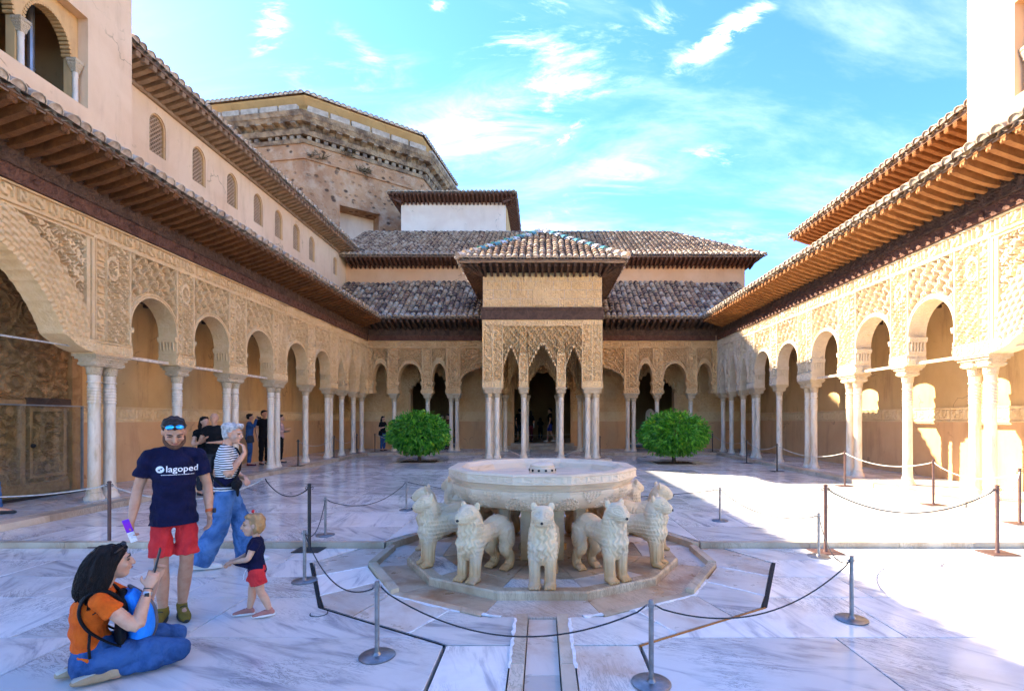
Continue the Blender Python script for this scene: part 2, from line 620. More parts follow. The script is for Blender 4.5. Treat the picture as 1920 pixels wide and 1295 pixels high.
def column_marble():
    m = NT('column_marble')
    p = m.pos()
    a = m.rng(m.noise(m.mapping(p, (3, 3, 0.7)), 1.6, 7, 0.65, 0.8), 0.4, 0.72)
    b = m.rng(m.noise(m.mapping(p, (6, 6, 1.2)), 2.4, 6, 0.6), 0.5, 0.74)
    c = m.mix(m.math('MULTIPLY', a, 0.75), (0.74, 0.64, 0.49), (0.58, 0.40, 0.20))
    c = m.mix(m.math('MULTIPLY', b, 0.5), c, (0.33, 0.23, 0.13))
    m.bump(m.noise(p, 30, 5, 0.6), 0.12, 0.01)
    return m.out(c, 0.5, 0, 0.35)


M['column'] = column_marble()
M['capital'] = stucco('carved_capital_marble', (0.60, 0.46, 0.28), (0.50, 0.36, 0.20), (0.66, 0.54, 0.37), 0.8, 34)


def lion_marble(name, c1, c2, c3, stain_low, ztop):
    m = NT(name)
    p = m.pos()
    o = m.obj()
    f = m.rng(m.noise(p, 5, 6, 0.6, 0.6), 0.36, 0.7)
    c = m.mix(m.math('MULTIPLY', f, 0.6), c1, c2)
    z = m.n('ShaderNodeSeparateXYZ')
    m.l(p, z.inputs[0])
    low = m.rng(m.math('ADD', z.outputs[2], m.math('MULTIPLY', m.noise(p, 4, 5, 0.6), 0.35)), 0.12 + 0.07, ztop, 1, 0)
    c = m.mix(m.math('MULTIPLY', low, stain_low), c, c3)
    dk = m.rng(m.noise(p, 17, 5, 0.65), 0.55, 0.75)
    c = m.mix(m.math('MULTIPLY', dk, 0.35), c, (0.40, 0.32, 0.24))
    gm = m.rng(m.noise(p, 2.6, 6, 0.65, 0.8), 0.48, 0.72)
    c = m.mix(m.math('MULTIPLY', gm, 0.4), c, (0.40, 0.37, 0.33))
    m.bump(m.noise(p, 70, 4, 0.6), 0.25, 0.006)
    return m.out(c, 0.6, 0, 0.3)


M['lion'] = lion_marble('old_lion_marble', (0.74, 0.56, 0.335), (0.56, 0.38, 0.195), (0.44, 0.215, 0.06), 0.92, 0.66)


def basin_marble():
    m = NT('basin_marble')
    p = m.pos()
    st = m.rng(m.noise(m.mapping(p, (1.2, 1.2, 6), (0.12, 0.05, 0)), 2.0, 6, 0.6, 0.6), 0.46, 0.74)
    c = m.mix(m.math('MULTIPLY', st, 0.5), (0.70, 0.53, 0.35), (0.30, 0.195, 0.11))
    w = m.rng(m.noise(p, 2.5, 5, 0.6), 0.45, 0.7)
    c = m.mix(m.math('MULTIPLY', w, 0.4), c, (0.62, 0.46, 0.28))
    m.bump(m.noise(p, 50, 5, 0.65), 0.2, 0.008)
    return m.out(c, 0.5, 0, 0.35)


M['basin'] = basin_marble()


def tower_stone():
    m = NT('weathered_tower_stone')
    p = m.pos()
    f = m.rng(m.noise(p, 0.35, 7, 0.62, 0.4), 0.36, 0.66)
    g = m.rng(m.noise(p, 1.6, 6, 0.65), 0.42, 0.7)
    c = m.mix(f, (0.50, 0.265, 0.13), (0.34, 0.165, 0.08))
    c = m.mix(m.math('MULTIPLY', g, 0.5), c, (0.62, 0.44, 0.28))
    pit = m.rng(m.voro(m.mapping(p, (1.0, 1.0, 1.4)), 1.9), 0.17, 0.34, 1, 0)
    pg = m.rng(m.noise(p, 0.9, 5, 0.65), 0.42, 0.56)
    c = m.mix(m.math('MULTIPLY', m.math('MULTIPLY', pit, pg), 0.9), c, (0.075, 0.042, 0.028))
    m.bump(m.math('ADD', m.noise(p, 3.2, 8, 0.7), m.math('MULTIPLY', pit, -0.8)), 0.7, 0.12)
    return m.out(c, 0.95, 0, 0.15)


M['tower'] = tower_stone()
M['cornice'] = simple('weathered_cornice_stone', (0.46, 0.325, 0.19), (0.17, 0.115, 0.075), 1.3, 0.95, 0.9, 3, 0.2)
M['parapet'] = simple('pale_parapet_block', (0.58, 0.44, 0.30), (0.40, 0.29, 0.19), 3, 0.9)
M['metal_post'] = simple('brushed_post_metal', (0.30, 0.285, 0.275), (0.22, 0.21, 0.205), 20, 0.38, 0.05, 80, 0.002, 0.85)
M['metal_brown'] = simple('brown_painted_iron', (0.115, 0.055, 0.04), (0.085, 0.042, 0.033), 12, 0.5, 0.2, 60, 0.004, 0.1)
M['metal_dark'] = simple('dark_post_iron', (0.035, 0.028, 0.026), None, 12, 0.45, 0.15, 60, 0.004, 0.2)
M['rope_dark'] = simple('dark_rope', (0.03, 0.03, 0.032), None, 30, 0.8)
M['rope_pale'] = simple('pale_rope', (0.55, 0.50, 0.42), None, 30, 0.85)
M['soil'] = simple('planter_soil', (0.10, 0.052, 0.026), (0.055, 0.03, 0.016), 12, 1.0, 0.8, 20, 0.03)
M['iron_pipe'] = simple('grey_pipe', (0.35, 0.36, 0.37), None, 5, 0.35, 0.05, 30, 0.003, 0.7)
M['black'] = simple('black_gap', (0.012, 0.012, 0.012), None, 5, 0.9, 0)
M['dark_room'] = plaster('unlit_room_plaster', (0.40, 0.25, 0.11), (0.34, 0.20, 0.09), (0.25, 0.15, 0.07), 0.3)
M['lattice'] = simple('plaster_lattice', (0.50, 0.33, 0.19), (0.42, 0.27, 0.15), 6, 0.9)
M['glaze_green'] = simple('green_glazed_tile', (0.10, 0.30, 0.27), (0.07, 0.22, 0.22), 8, 0.25, 0.05, 30, 0.003)
M['glaze_white'] = simple('white_glazed_tile', (0.66, 0.66, 0.60), (0.5, 0.5, 0.45), 8, 0.3, 0.05, 30, 0.003)
# ================================================================== carved relief patterns (u, v in metres)
def arab(u, v, p=0.11, ph=0.0):
    k = 2 * PI / p
    s = np.sin(k * u + 1.5 * np.sin(k * v * 0.9 + ph)) * np.sin(k * v * 0.85 + 1.5 * np.sin(k * u * 0.75 + 1 + ph))
    s = s + 0.35 * np.sin(k * 0.37 * (u + v) + 2 * ph)
    return sstep(-0.22, 0.2, s)


def sebka(u, v, w=0.30, h=0.42):
    """net of interlaced ogee lozenges with a rosette in every mesh"""
    uu = u + 0.085 * w * np.sin(4 * PI * v / h)
    a, b = uu / w + v / h, uu / w - v / h
    fa, fb = a - np.round(a), b - np.round(b)
    rib = np.minimum(np.abs(fa), np.abs(fb))
    r = 1 - sstep(0.105, 0.135, rib)
    groove = 1 - sstep(0.02, 0.045, rib)
    ca, cb = np.abs(a - np.floor(a) - 0.5), np.abs(b - np.floor(b) - 0.5)
    cc = np.hypot(ca, cb)
    th = np.arctan2(cb, ca + 1e-9)
    ros = (1 - sstep(0.13, 0.165, cc * (1 + 0.22 * np.cos(4 * th)))) * 0.62
    return np.maximum(r - 0.22 * groove, np.maximum(ros, 0.12 * arab(u, v, 0.06)))


def script(u, v, v0, v1):
    t = (v - v0) / (v1 - v0)
    k = 2 * PI / 0.12
    s1 = np.cos(k * u + 1.4 * np.sin(2 * PI * u / 0.61)) - 0.55
    s2 = np.sin(k * 0.63 * u + 5.5 * t + 1.2 * np.sin(2 * PI * u / 0.47)) * np.cos(7 * t + 9 * u)
    s = np.maximum(sstep(-0.1, 0.15, s1) * (t > 0.25), sstep(0.22, 0.5, s2))
    edge = ((t < 0.1) | (t > 0.9)) * 1.0
    gap = (((t >= 0.1) & (t < 0.17)) | ((t > 0.83) & (t <= 0.9))) * 1.0
    return np.maximum(s * (1 - gap) * 0.85, edge)


def strapwork(u, v, p=0.42):
    k = 2 * PI / p
    q = 0
    for i in range(4):
        a = i * PI / 4 + 0.19
        q = q + np.cos(k * (u * math.cos(a) + v * math.sin(a)))
    e = np.minimum(np.minimum(np.abs(q), np.abs(q - 1.6)), np.abs(q + 1.3))
    return np.maximum(1 - sstep(0.12, 0.3, e), 0.45 * sstep(0.8, 1.2, q))


def relief(name, U, vb, vt, nv, hf, place, thick, mats, parent, mfun=None):
    U = np.asarray(U, float)
    nu = len(U)
    vb = np.broadcast_to(np.asarray(vb, float), (nu,))
    T = np.linspace(0, 1, nv)
    Vv = vb[:, None] + (vt - vb)[:, None] * T[None, :]
    Uu = np.repeat(U[:, None], nv, 1)
    H = hf(Uu, Vv)
    P = [np.stack(place(Uu, Vv, H), -1).reshape(-1, 3)]
    bz = np.full(nu, -thick)
    P.append(np.stack(place(U, vb, bz), -1))
    P.append(np.stack(place(U, np.full(nu, vt), bz), -1))
    idx = np.arange(nu * nv).reshape(nu, nv)
    q = np.stack([idx[:-1, :-1], idx[1:, :-1], idx[1:, 1:], idx[:-1, 1:]], -1).reshape(-1, 4)
    ob, ot = nu * nv + np.arange(nu), nu * nv + nu + np.arange(nu)
    qb = np.stack([idx[1:, 0], idx[:-1, 0], ob[:-1], ob[1:]], -1)
    qk = np.stack([ob[1:], ob[:-1], ot[:-1], ot[1:]], -1)
    qt = np.stack([idx[:-1, -1], idx[1:, -1], ot[1:], ot[:-1]], -1)
    n0 = np.concatenate([idx[0, :], [ot[0], ob[0]]])[None, ::-1]
    n1 = np.concatenate([idx[-1, :], [ot[-1], ob[-1]]])[None, :]
    me = mesh_np(name, np.concatenate(P), [q, qb, qk, qt, n0, n1], mats)
    return link(name, me, parent)


def place_left(u, v, w):
    return (-8.25 + w, u, v)


def place_right(u, v, w):
    return (8.25 - w, u, v)


def place_far(u, v, w):
    return (u, 23.65 - w, v)


# ================================================================== shared meshes
def ring_prof(z0, z1, n, r, a):
    out = []
    for i in range(n):
        zz0 = z0 + (z1 - z0) * i / n
        zz1 = z0 + (z1 - z0) * (i + 1) / n
        zm = (zz0 + zz1) / 2
        out += [(r, zz0 + 0.004), (r + a, zm), (r, zz1 - 0.004)]
    return out


def make_column_meshes():
    sh = MB()
    prof = [(0.100, 0.20), (0.098, 0.6), (0.096, 1.2), (0.093, 1.78)]
    prof += ring_prof(1.80, 2.14, 6, 0.094, 0.014)
    prof += [(0.092, 2.16), (0.092, 2.19), (0.112, 2.20), (0.112, 2.22), (0.096, 2.235), (0.099, 2.36)]
    sh.lathe(prof, 0, 0, 18)
    ba = MB()
    ba.lathe([(0.155, 0), (0.155, 0.035), (0.148, 0.05), (0.128, 0.085), (0.116, 0.125), (0.122, 0.135), (0.122, 0.155), (0.107, 0.165), (0.104, 0.205)], 0, 0, 18)
    ca = MB()
    ca.lathe([(0.098, 2.34), (0.115, 2.36), (0.120, 2.44), (0.132, 2.49), (0.12, 2.50)], 0, 0, 16)
    rings = []
    for hw, z in ((0.115, 2.49), (0.155, 2.505), (0.172, 2.56), (0.165, 2.585), (0.178, 2.60), (0.178, 2.63)):
        b = hw * 0.25
        rings.append([(-hw + b, -hw, z), (hw - b, -hw, z), (hw, -hw + b, z), (hw, hw - b, z), (hw - b, hw, z), (-hw + b, hw, z), (-hw, hw - b, z), (-hw, -hw + b, z)])
    ca.loft(rings)
    # volutes on the capital's corners
    for sx in (-1, 1):
        for sy in (-1, 1):
            ca.lathe([(0.001, 2.515), (0.028, 2.525), (0.035, 2.55), (0.024, 2.58), (0.001, 2.585)], sx * 0.142, sy * 0.142, 7)
    return sh.mesh('column', M['column'], 35), ba.mesh('base', M['column'], 35), ca.mesh('capital', M['capital'], 30)


COL_SHAFT, COL_BASE, COL_CAP = make_column_meshes()
Z_WALK = 0.16


def column(parent, x, y, z0=Z_WALK, s=1.0, hs=1.0, rot=0.0):
    Mx = Matrix.LocRotScale(Vector((x, y, z0)), Matrix.Rotation(rot, 3, 'Z').to_quaternion(), Vector((s, s, hs)))
    c = link('column', COL_SHAFT, parent, Mx)
    for nm, me in (('capital', COL_CAP), ('base', COL_BASE)):
        o = bpy.data.objects.new(nm, me)
        COL.objects.link(o)
        o.parent = c
    return c


# roof tile: cover tile, lower end at y=0 with a mortar plug
def tile_arrays(L=0.42, r0=0.122, r1=0.094, seg=6):
    V, F, mi = [], [], []
    for y, r, z in ((0, r0, 0.035), (L, r1, 0.0)):
        for i in range(seg + 1):
            a = PI * i / seg
            V.append((-r * math.cos(a), y, z + r * math.sin(a) * 0.92))
    for i in range(seg):
        F.append((i, i + 1, seg + 2 + i, seg + 1 + i))
        mi.append(0)
    # inner lip and plug, set back 2 cm
    o = len(V)
    for i in range(seg + 1):
        a = PI * i / seg
        V.append((-(r0 - 0.016) * math.cos(a), 0.0, 0.035 + (r0 - 0.016) * math.sin(a) * 0.92))
    for i in range(seg):
        F.append((i, o + i, o + i + 1, i + 1))
        mi.append(0)
    o2 = len(V)
    for i in range(seg + 1):
        a = PI * i / seg
        V.append((-(r0 - 0.014) * math.cos(a), 0.02, 0.035 + (r0 - 0.014) * math.sin(a) * 0.92))
    V.append((0, 0.012, 0.03))
    for i in range(seg):
        F.append((o2 + i, len(V) - 1, o2 + i + 1, o2 + i + 1))
        mi.append(1)
    return np.array(V), F, mi


TILE_V, TILE_F, TILE_MI = tile_arrays()
_tm = bpy.data.meshes.new('roof_tile')
_tm.from_pydata([tuple(p) for p in TILE_V], [], [f if f[2] != f[3] else f[:3] for f in TILE_F])
for _m in (M['tile'], M['mortar']):
    _tm.materials.append(_m)
_tm.polygons.foreach_set('material_index', TILE_MI)
shade(_tm, 50)
TILE_ME = _tm


M['tile_lime'] = simple('limewashed_eave_tile', (0.60, 0.48, 0.34), (0.34, 0.25, 0.17), 7, 0.9, 0.3, 45, 0.008)
TILE_EAVE = TILE_ME.copy()
TILE_EAVE.materials.clear()
TILE_EAVE.materials.append(M['tile_lime'])
TILE_EAVE.materials.append(M['mortar'])


def roof_plane(parent, A, B, inward, pitch, run, rows_ind=2, rows_max=99, spacing=0.257, step=0.30, scale=1.0, pans=True, deck=True, deck_part='roof_deck'):
    A, B, inward = Vector(A), Vector(B), Vector(inward).normalized()
    ax = (B - A).normalized()
    L = (B - A).length
    up = (inward + Vector((0, 0, math.tan(pitch)))).normalized()
    nrm = ax.cross(up).normalized()
    if nrm.z < 0:
        nrm = -nrm
    n = max(1, round(L / spacing))
    sp = L / n
    R = Matrix((ax, up, nrm)).transposed()
    if R.determinant() < 0:
        R = Matrix((-ax, up, nrm)).transposed()
    Rn = np.array(R)
    rest = []
    tones = []
    for i in range(n):
        s = (i + 0.5) * sp
        ln = run(s) / math.cos(pitch)
        k = int(max(0, math.ceil((ln - 0.10) / step)))
        for j in range(min(k, rows_max)):
            jit = random.uniform(-0.018, 0.018)
            p = A + ax * (s + jit) + up * (j * step - 0.05 + random.uniform(-0.03, 0.03)) + nrm * (0.03 + random.uniform(0, 0.008))
            if j < rows_ind:
                rz = Matrix.Rotation(random.gauss(0, 0.04), 3, 'Z') @ Matrix.Rotation(random.gauss(0, 0.05), 3, 'Y')
                Mx = (R @ rz).to_4x4()
                Mx.translation = p
                if scale != 1.0:
                    Mx = Mx @ Matrix.Scale(scale, 4)
                link('roof_tile', TILE_EAVE if j == 0 else TILE_ME, parent, Mx)
            else:
                rest.append((TILE_V * scale) @ Rn.T + np.array(p))
                tones.append(random.random())
    if rest:
        nt = len(TILE_V)
        base = np.array(TILE_F)
        Fq = np.concatenate([base + nt * i for i in range(len(rest))])
        tri = base[:, 2] == base[:, 3]
        quad = Fq[np.tile(~tri, len(rest))]
        t3 = Fq[np.tile(tri, len(rest))][:, :3]
        nq = int((~tri).sum())
        ntri = int(tri.sum())
        me = mesh_np('roof_tiles_far', np.concatenate(rest), [quad, t3], [M['tile'], M['mortar']],
                     [0] * (nq * len(rest)) + [1] * (ntri * len(rest)), True, np.concatenate([np.repeat(tones, nq), np.repeat(tones, ntri)]))
        o = link('upper_roof_tile_courses', me, parent)
        o['kind'] = 'stuff'
    if deck:
        mb = MB()
        rings = []
        m = 24
        bot, top = [], []
        for i in range(m + 1):
            s = L * i / m
            r = run(min(max(s, 0.02), L - 0.02)) if rows_max > 50 else min(run(s), rows_max * step + 3)
            bot.append(A + ax * s)
            top.append(A + ax * s + up * (max(r, 0.01) / math.cos(pitch)))
        V = bot + top + [p - nrm * 0.06 for p in bot] + [p - nrm * 0.06 for p in top]
        k = m + 1
        F = []
        for i in range(m):
            F += [(i, i + 1, k + i + 1, k + i), (2 * k + i, 3 * k + i, 3 * k + i + 1, 2 * k + i + 1), (i, 2 * k + i, 2 * k + i + 1, i + 1)]
        mb.add(V, F)
        mb.build(deck_part, M['tile_pan'], parent)
    if pans:
        # lips of the pan tiles at the eave: shallow troughs
        mb = MB()
        for i in range(n + 1):
            s = i * sp
            if s > L:
                break
            c = A + ax * s - up * 0.035 + nrm * 0.035
            V, F = [], []
            for y in (0, 0.22):
                for q in range(6):
                    a = PI + PI * q / 5
                    V.append(tuple(c + ax * (0.1 * math.cos(a)) + up * y + nrm * (0.065 * math.sin(a) + 0.02)))
            for q in range(5):
                F.append((q, q + 1, 7 + q, 6 + q))
            mb.add(V, F)
        o = mb.build('pan_tile_lips', M['tile_lime'], parent)
        o['kind'] = 'stuff'


def bracket_mesh(L=0.95, w=0.10, h=0.17, mat='wood_brown', style=0):
    """carved eave bracket: local y outward, z up, root at origin (top face)"""
    prof = [(-0.15, 0), (L, 0), (L + 0.01, -0.035), (L - 0.015, -0.06), (L - 0.0, -0.085), (L - 0.035, -0.115), (L - 0.085, -0.105),
            (L - 0.12, -h * 0.62), (L * 0.6, -h * 0.8), (L * 0.3, -h), (-0.15, -h)]
    mb = MB()
    mb.prism([(a, b) for a, b in prof], ((0, 0, 0), (0, 1, 0), (0, 0, 1), (1, 0, 0)), -w / 2, w / 2)
    if style == 0:
        for sx in (-1, 1):
            mb.lathe([(0.001, -0.135), (0.03, -0.12), (0.036, -0.09), (0.03, -0.06), (0.001, -0.05)], sx * w * 0.3, L - 0.035, 6)
    return mb.mesh('bracket', M[mat])


def eave(parent, A, B, outward, over, rise, spacing, bm, soffit='wood_orange', board='wood_brown'):
    """A,B on the wall line at bracket height; brackets run out and up"""
    A, B, out = Vector(A), Vector(B), Vector(outward).normalized()
    ax = (B - A).normalized()
    L = (B - A).length
    n = max(1, int(L / spacing))
    dirv = (out * over + Vector((0, 0, rise)))
    ang = math.atan2(rise, over)
    y = (out + Vector((0, 0, math.tan(ang)))).normalized()
    x = y.cross(Vector((0, 0, 1))).normalized()
    z = x.cross(y).normalized()
    R = Matrix((x, y, z)).transposed().to_4x4()
    for i in range(n):
        Mx = R.copy()
        Mx.translation = A + ax * ((i + 0.5) * L / n) + Vector((0, 0, random.uniform(-0.006, 0.006)))
        link('bracket', bm, parent, Mx)
    mb = MB()
    e = 0.02
    a0, b0, a1, b1 = A - y * 0.1, B - y * 0.1, A + dirv, B + dirv
    up = Vector((0, 0, 0.035))
    mb.add([a0 + z * e, b0 + z * e, b1 + z * e, a1 + z * e, a0 + z * (e + 0.03), b0 + z * (e + 0.03), b1 + z * (e + 0.03), a1 + z * (e + 0.03)],
           [(0, 1, 2, 3), (7, 6, 5, 4), (0, 4, 5, 1), (3, 2, 6, 7), (0, 3, 7, 4), (1, 5, 6, 2)])
    mb.build('soffit_board', M[soffit], parent)
    mb = MB()
    o0, o1 = A + dirv, B + dirv
    q = [(-0.02, -0.005), (0.04, -0.005), (0.04, 0.045), (-0.02, 0.045)]
    V = [o0 + out * a + Vector((0, 0, b)) for a, b in q] + [o1 + out * a + Vector((0, 0, b)) for a, b in q]
    mb.add(V, [(0, 1, 2, 3), (7, 6, 5, 4), (0, 4, 5, 1), (1, 5, 6, 2), (2, 6, 7, 3), (3, 7, 4, 0)])
    mb.build('eave_board', M[board], parent)


def wall_holes(outer, holes, frame, depth, name, mat, parent, reveal_mat=None):
    """flat wall (outer polygon) with holes cut out; hole edges are returned inwards by depth. frame = (O, A, B, N); N points out"""
    O, A, B, N = [Vector(x) for x in frame]
    bm = bmesh.new()
    loops = []
    for poly in [outer] + holes:
        vs = [bm.verts.new(O + A * a + B * b) for a, b in poly]
        es = [bm.edges.new((vs[i], vs[(i + 1) % len(vs)])) for i in range(len(vs))]
        loops.append((vs, es))
    bmesh.ops.triangle_fill(bm, use_beauty=True, use_dissolve=False, edges=[e for _v, es in loops for e in es], normal=N)
    for vs, _e in loops:
        ws = [bm.verts.new(v.co - N * depth) for v in vs]
        for i in range(len(vs)):
            j = (i + 1) % len(vs)
            bm.faces.new((vs[i], vs[j], ws[j], ws[i]))
    bmesh.ops.recalc_face_normals(bm, faces=bm.faces)
    me = bpy.data.meshes.new(name)
    bm.to_mesh(me)
    bm.free()
    me.materials.append(mat)
    return link(name, me, parent)


def arch_poly(c, hw, z0, zs, zt, n=14):
    """opening: flat sill at z0, springing zs, crown zt"""
    pts = [(c - hw, z0), (c + hw, z0)]
    for i in range(n + 1):
        a = PI * i / n
        pts.append((c + hw * math.cos(a), zs + (zt - zs) * math.sin(a)))
    return pts


Z_CAP = Z_WALK + 2.63          # top of the capitals
Z_IMP = Z_CAP + 0.09           # top of the impost blocks
Z_BAND0, Z_BAND1 = 5.06, 5.36  # inscription band
Z_WOOD = 5.37


def h_pier(u0, u1, seed):
    def f(u, v):
        e = np.minimum(u - u0, u1 - u)
        w = u1 - u0
        h = -0.05 + 0.062 * arab(u + seed, v, 0.072, seed)
        if w > 0.5:
            # two upright strips: script and arabesque, split by a fillet
            m = u0 + 0.36 * w
            st = script(v + seed, u, u0 + 0.05, m)
            h = np.where((u > u0 + 0.05) & (u < m), -0.045 + 0.058 * st, h)
        med = np.hypot((u - (u0 + u1) / 2) / 0.12, ((v - 4.55)) / 0.2)
        h = np.where((np.abs(med - 1) < 0.18), 0.014, h)
        h = np.where(e < 0.035, 0.012, h)
        h = np.where((e >= 0.035) & (e < 0.055), -0.02, h)
        # cartouche above the impost
        zc = Z_IMP + 0.24
        h = np.where(v < zc, 0.022 + 0.022 * script(u + seed, v, Z_IMP, zc), h)
        h = np.where((v >= zc) & (v < zc + 0.03), -0.015, h)
        h = np.where(v > Z_BAND0 - 0.05, 0.02, h)
        h = np.where(v > Z_BAND0, -0.04 + 0.06 * script(u, v, Z_BAND0, Z_BAND1), h)
        return h
    return f


def h_bay(c, a, spring, rise, u0, u1, w=0.31, h0=0.43, deep=0.14, top=Z_BAND0):
    def f(u, v):
        e = np.minimum(u - u0, u1 - u)
        h = -deep + deep * sebka(u - c, v - 4.2, w, h0)
        rr = np.sqrt(((u - c) / a) ** 2 + (np.maximum(v - spring, 0) / rise) ** 2)
        ring = (rr - 1) * a
        h = np.where(ring < 0.085, 0.012, h)
        h = np.where((ring > 0.03) & (ring < 0.055), -0.008, h)
        h = np.where((ring >= 0.085) & (ring < 0.105), -0.03, h)
        h = np.where(v > top - 0.05, 0.02, h)
        if top == Z_BAND0:
            h = np.where(v > top, -0.04 + 0.06 * script(u, v, Z_BAND0, Z_BAND1), h)
        return h
    return f


def cosu(c, a, n):
    return c - a * np.cos(np.linspace(0, PI, n))


def arcade(parent, place, col_xy, piers, bays, mat, res):
    """piers: (u0, u1, [column u]); bays between consecutive piers; bays list gives (spring, rise, kind)"""
    for k, (u0, u1, cols) in enumerate(piers):
        r = res((u0 + u1) / 2)
        nu, nv = max(6, int((u1 - u0) / r)), int((Z_BAND1 - Z_IMP) / r)
        relief('pier_panel', np.linspace(u0, u1, nu), Z_IMP, Z_BAND1, nv, h_pier(u0, u1, k * 0.37), place, 0.40, mat, parent)
        for cu in cols:
            x, y = col_xy(cu)
            column(parent, x, y)
        # impost over the capitals, two steps
        um, hw = sum(cols) / len(cols), (max(cols) - min(cols)) / 2 + 0.185
        mb = MB()
        for z0, z1, g in ((Z_CAP + 0.002, Z_CAP + 0.05, 0.0), (Z_CAP + 0.05, Z_IMP - 0.002, 0.03)):
            pts = [place(um + s1 * (hw + g), z, s2) for z in (z0, z1) for s1, s2 in ((-1, -0.01 + g - 0.395 - 2 * g), (1, -0.01 + g - 0.395 - 2 * g), (1, g + 0.0), (-1, g + 0.0))]
            mb.add(pts, [(0, 3, 2, 1), (4, 5, 6, 7), (0, 1, 5, 4), (1, 2, 6, 5), (2, 3, 7, 6), (3, 0, 4, 7)])
        mb.build('impost', M['capital'], parent)
    for k, b in enumerate(bays):
        if b is None:
            continue
        u0, u1 = piers[k][1], piers[k + 1][0]
        c, a = (u0 + u1) / 2, (u1 - u0) / 2
        spring, crown, kind = b
        r = res(c)
        n = max(26, int(2.6 * a / r))
        U = cosu(c, a, n)
        x = np.clip((U - c) / a, -1, 1)
        if kind == 'round':
            vb = spring + (crown - spring) * np.sqrt(np.clip(1 - x * x, 0, 1)) ** 0.94
            vb = vb + 0.010 * np.abs(np.sin(np.arange(n) * PI / 3))
        else:   # muqarnas: pointed, with stepped scallops
            base = 1 - np.abs(x) ** 1.35
            t = base * 5
            vb = spring + (crown - spring) * (np.floor(t) + sstep(0.0, 0.45, t - np.floor(t))) / 5 + 0.03 * np.abs(np.sin(t * PI))
        relief('arch_panel', U, vb, Z_BAND1, max(20, int((Z_BAND1 - crown + 0.25) / r)), h_bay(c, a, spring, crown - spring, u0, u1), place, 0.40, mat, parent)
        # corbels (stacked little brackets) on both jambs at the springing
        for s, uu in ((1, u0), (-1, u1)):
            mb = MB()
            for q, (z0, z1, g) in enumerate(((Z_IMP + 0.03, Z_IMP + 0.10, 0.02), (Z_IMP + 0.10, Z_IMP + 0.16, 0.035), (spring - 0.36, spring - 0.30, 0.02), (spring - 0.05, spring + 0.01, 0.065), (spring - 0.10, spring - 0.05, 0.05))):
                pts = [place(uu + s * gg, z, w) for z in (z0, z1) for gg, w in ((-0.02, -0.39), (g, -0.39), (g, 0.018), (-0.02, 0.018))]
                mb.add(pts, [(0, 3, 2, 1), (4, 5, 6, 7), (0, 1, 5, 4), (1, 2, 6, 5), (2, 3, 7, 6), (3, 0, 4, 7)])
            for q in range(5):       # colonnettes between
                w = -0.05 - q * 0.07
                pts = [place(uu + s * (0.02 + 0.018 * t), spring - 0.30 + 0.2 * t, w) for t in np.linspace(0, 1, 4)]
                mb.tube(pts, 0.018, 6)
            mb.build('corbel', mat, parent)


def gallery_shell(parent, side, y0, y1):
    """back wall, ceiling, walkway of a long side; side = -1 left, +1 right"""
    s = side
    X = 10.2 * s
    mb = MB()
    mb.box(min(X, X + 0.4 * s), max(X, X + 0.4 * s), y0, y1, 1.97, 4.9)
    mb.build('plaster_wall', M['plaster_ochre'], parent)
    mb = MB()
    mb.box(min(X - 0.015 * s, X + 0.4 * s), max(X - 0.015 * s, X + 0.4 * s), y0, y1, Z_WALK - 0.1, 1.60)
    mb.build('dado', M['dado'], parent)
    U = np.linspace(y0 + 5.4 if s < 0 else y0, y1, 520)
    if s < 0:
        pl = lambda u, v, w: (X + w, u, v)
    else:
        pl = lambda u, v, w: (X - w, u, v)
    relief('inscription_band', U, 1.601, 1.969, 14, lambda u, v: 0.006 + 0.022 * np.maximum(script(u, v, 1.60, 1.97), (np.abs(((u + 0.2) % 0.62) - 0.31) < 0.02) * 1.0), pl, 0.2, M['stucco'], parent)
    mb = MB()
    xa, xb = sorted((8.60 * s, 10.25 * s))
    mb.box(xa, xb, y0, y1, 4.60, 4.66)
    y = y0 + 0.4
    while y < y1:
        mb.box(xa, xb, y - 0.05, y + 0.05, 4.52, 4.60)
        y += 0.55
    mb.build('ceiling_beam_deck', M['wood_dark'], parent)
# ================================================================== the setting: ground, paving, walkways
def structure(name, label=None):
    o = bpy.data.objects.new(name, None)
    COL.objects.link(o)
    o['kind'] = 'structure'
    if label:
        o['label'] = label
    return o


mb = MB()
mb.box(-400, 400, -300, 700, -1.2, -0.09)
gr = mb.build('ground', M['joint'])
tag(gr, 'dark bedding ground beneath the marble paving', None, None, 'structure')


def slab_poly(parent, poly, z1, thick=0.06, mat='marble', name='paving_slab', gap=0.0055):
    c = np.mean(np.array(poly), 0)
    P = []
    n = len(poly)
    # shrink each edge by gap
    pts = [Vector((p[0], p[1])) for p in poly]
    area = sum(pts[i].x * pts[(i + 1) % n].y - pts[(i + 1) % n].x * pts[i].y for i in range(n))
    if area < 0:
        pts.reverse()
    out = []
    for i in range(n):
        a, b, d = pts[i - 1], pts[i], pts[(i + 1) % n]
        e1, e2 = (b - a).normalized(), (d - b).normalized()
        n1, n2 = Vector((-e1.y, e1.x)), Vector((-e2.y, e2.x))
        k = 1 + n1.dot(n2)
        out.append(b + (n1 + n2) * (gap / max(k, 0.35)))
    b = 0.003
    mb = MB()
    rings = [[(p.x, p.y, z1 - thick) for p in out], [(p.x, p.y, z1 - b) for p in out]]
    rings.append([(p.x + (c[0] - p.x) * 0.004, p.y + (c[1] - p.y) * 0.004, z1) for p in out])
    mb.loft(rings)
    return mb.build(name, M[mat], parent)


court = structure('courtyard_floor')
Z_FAR = 0.06
Y_STEP = 6.56
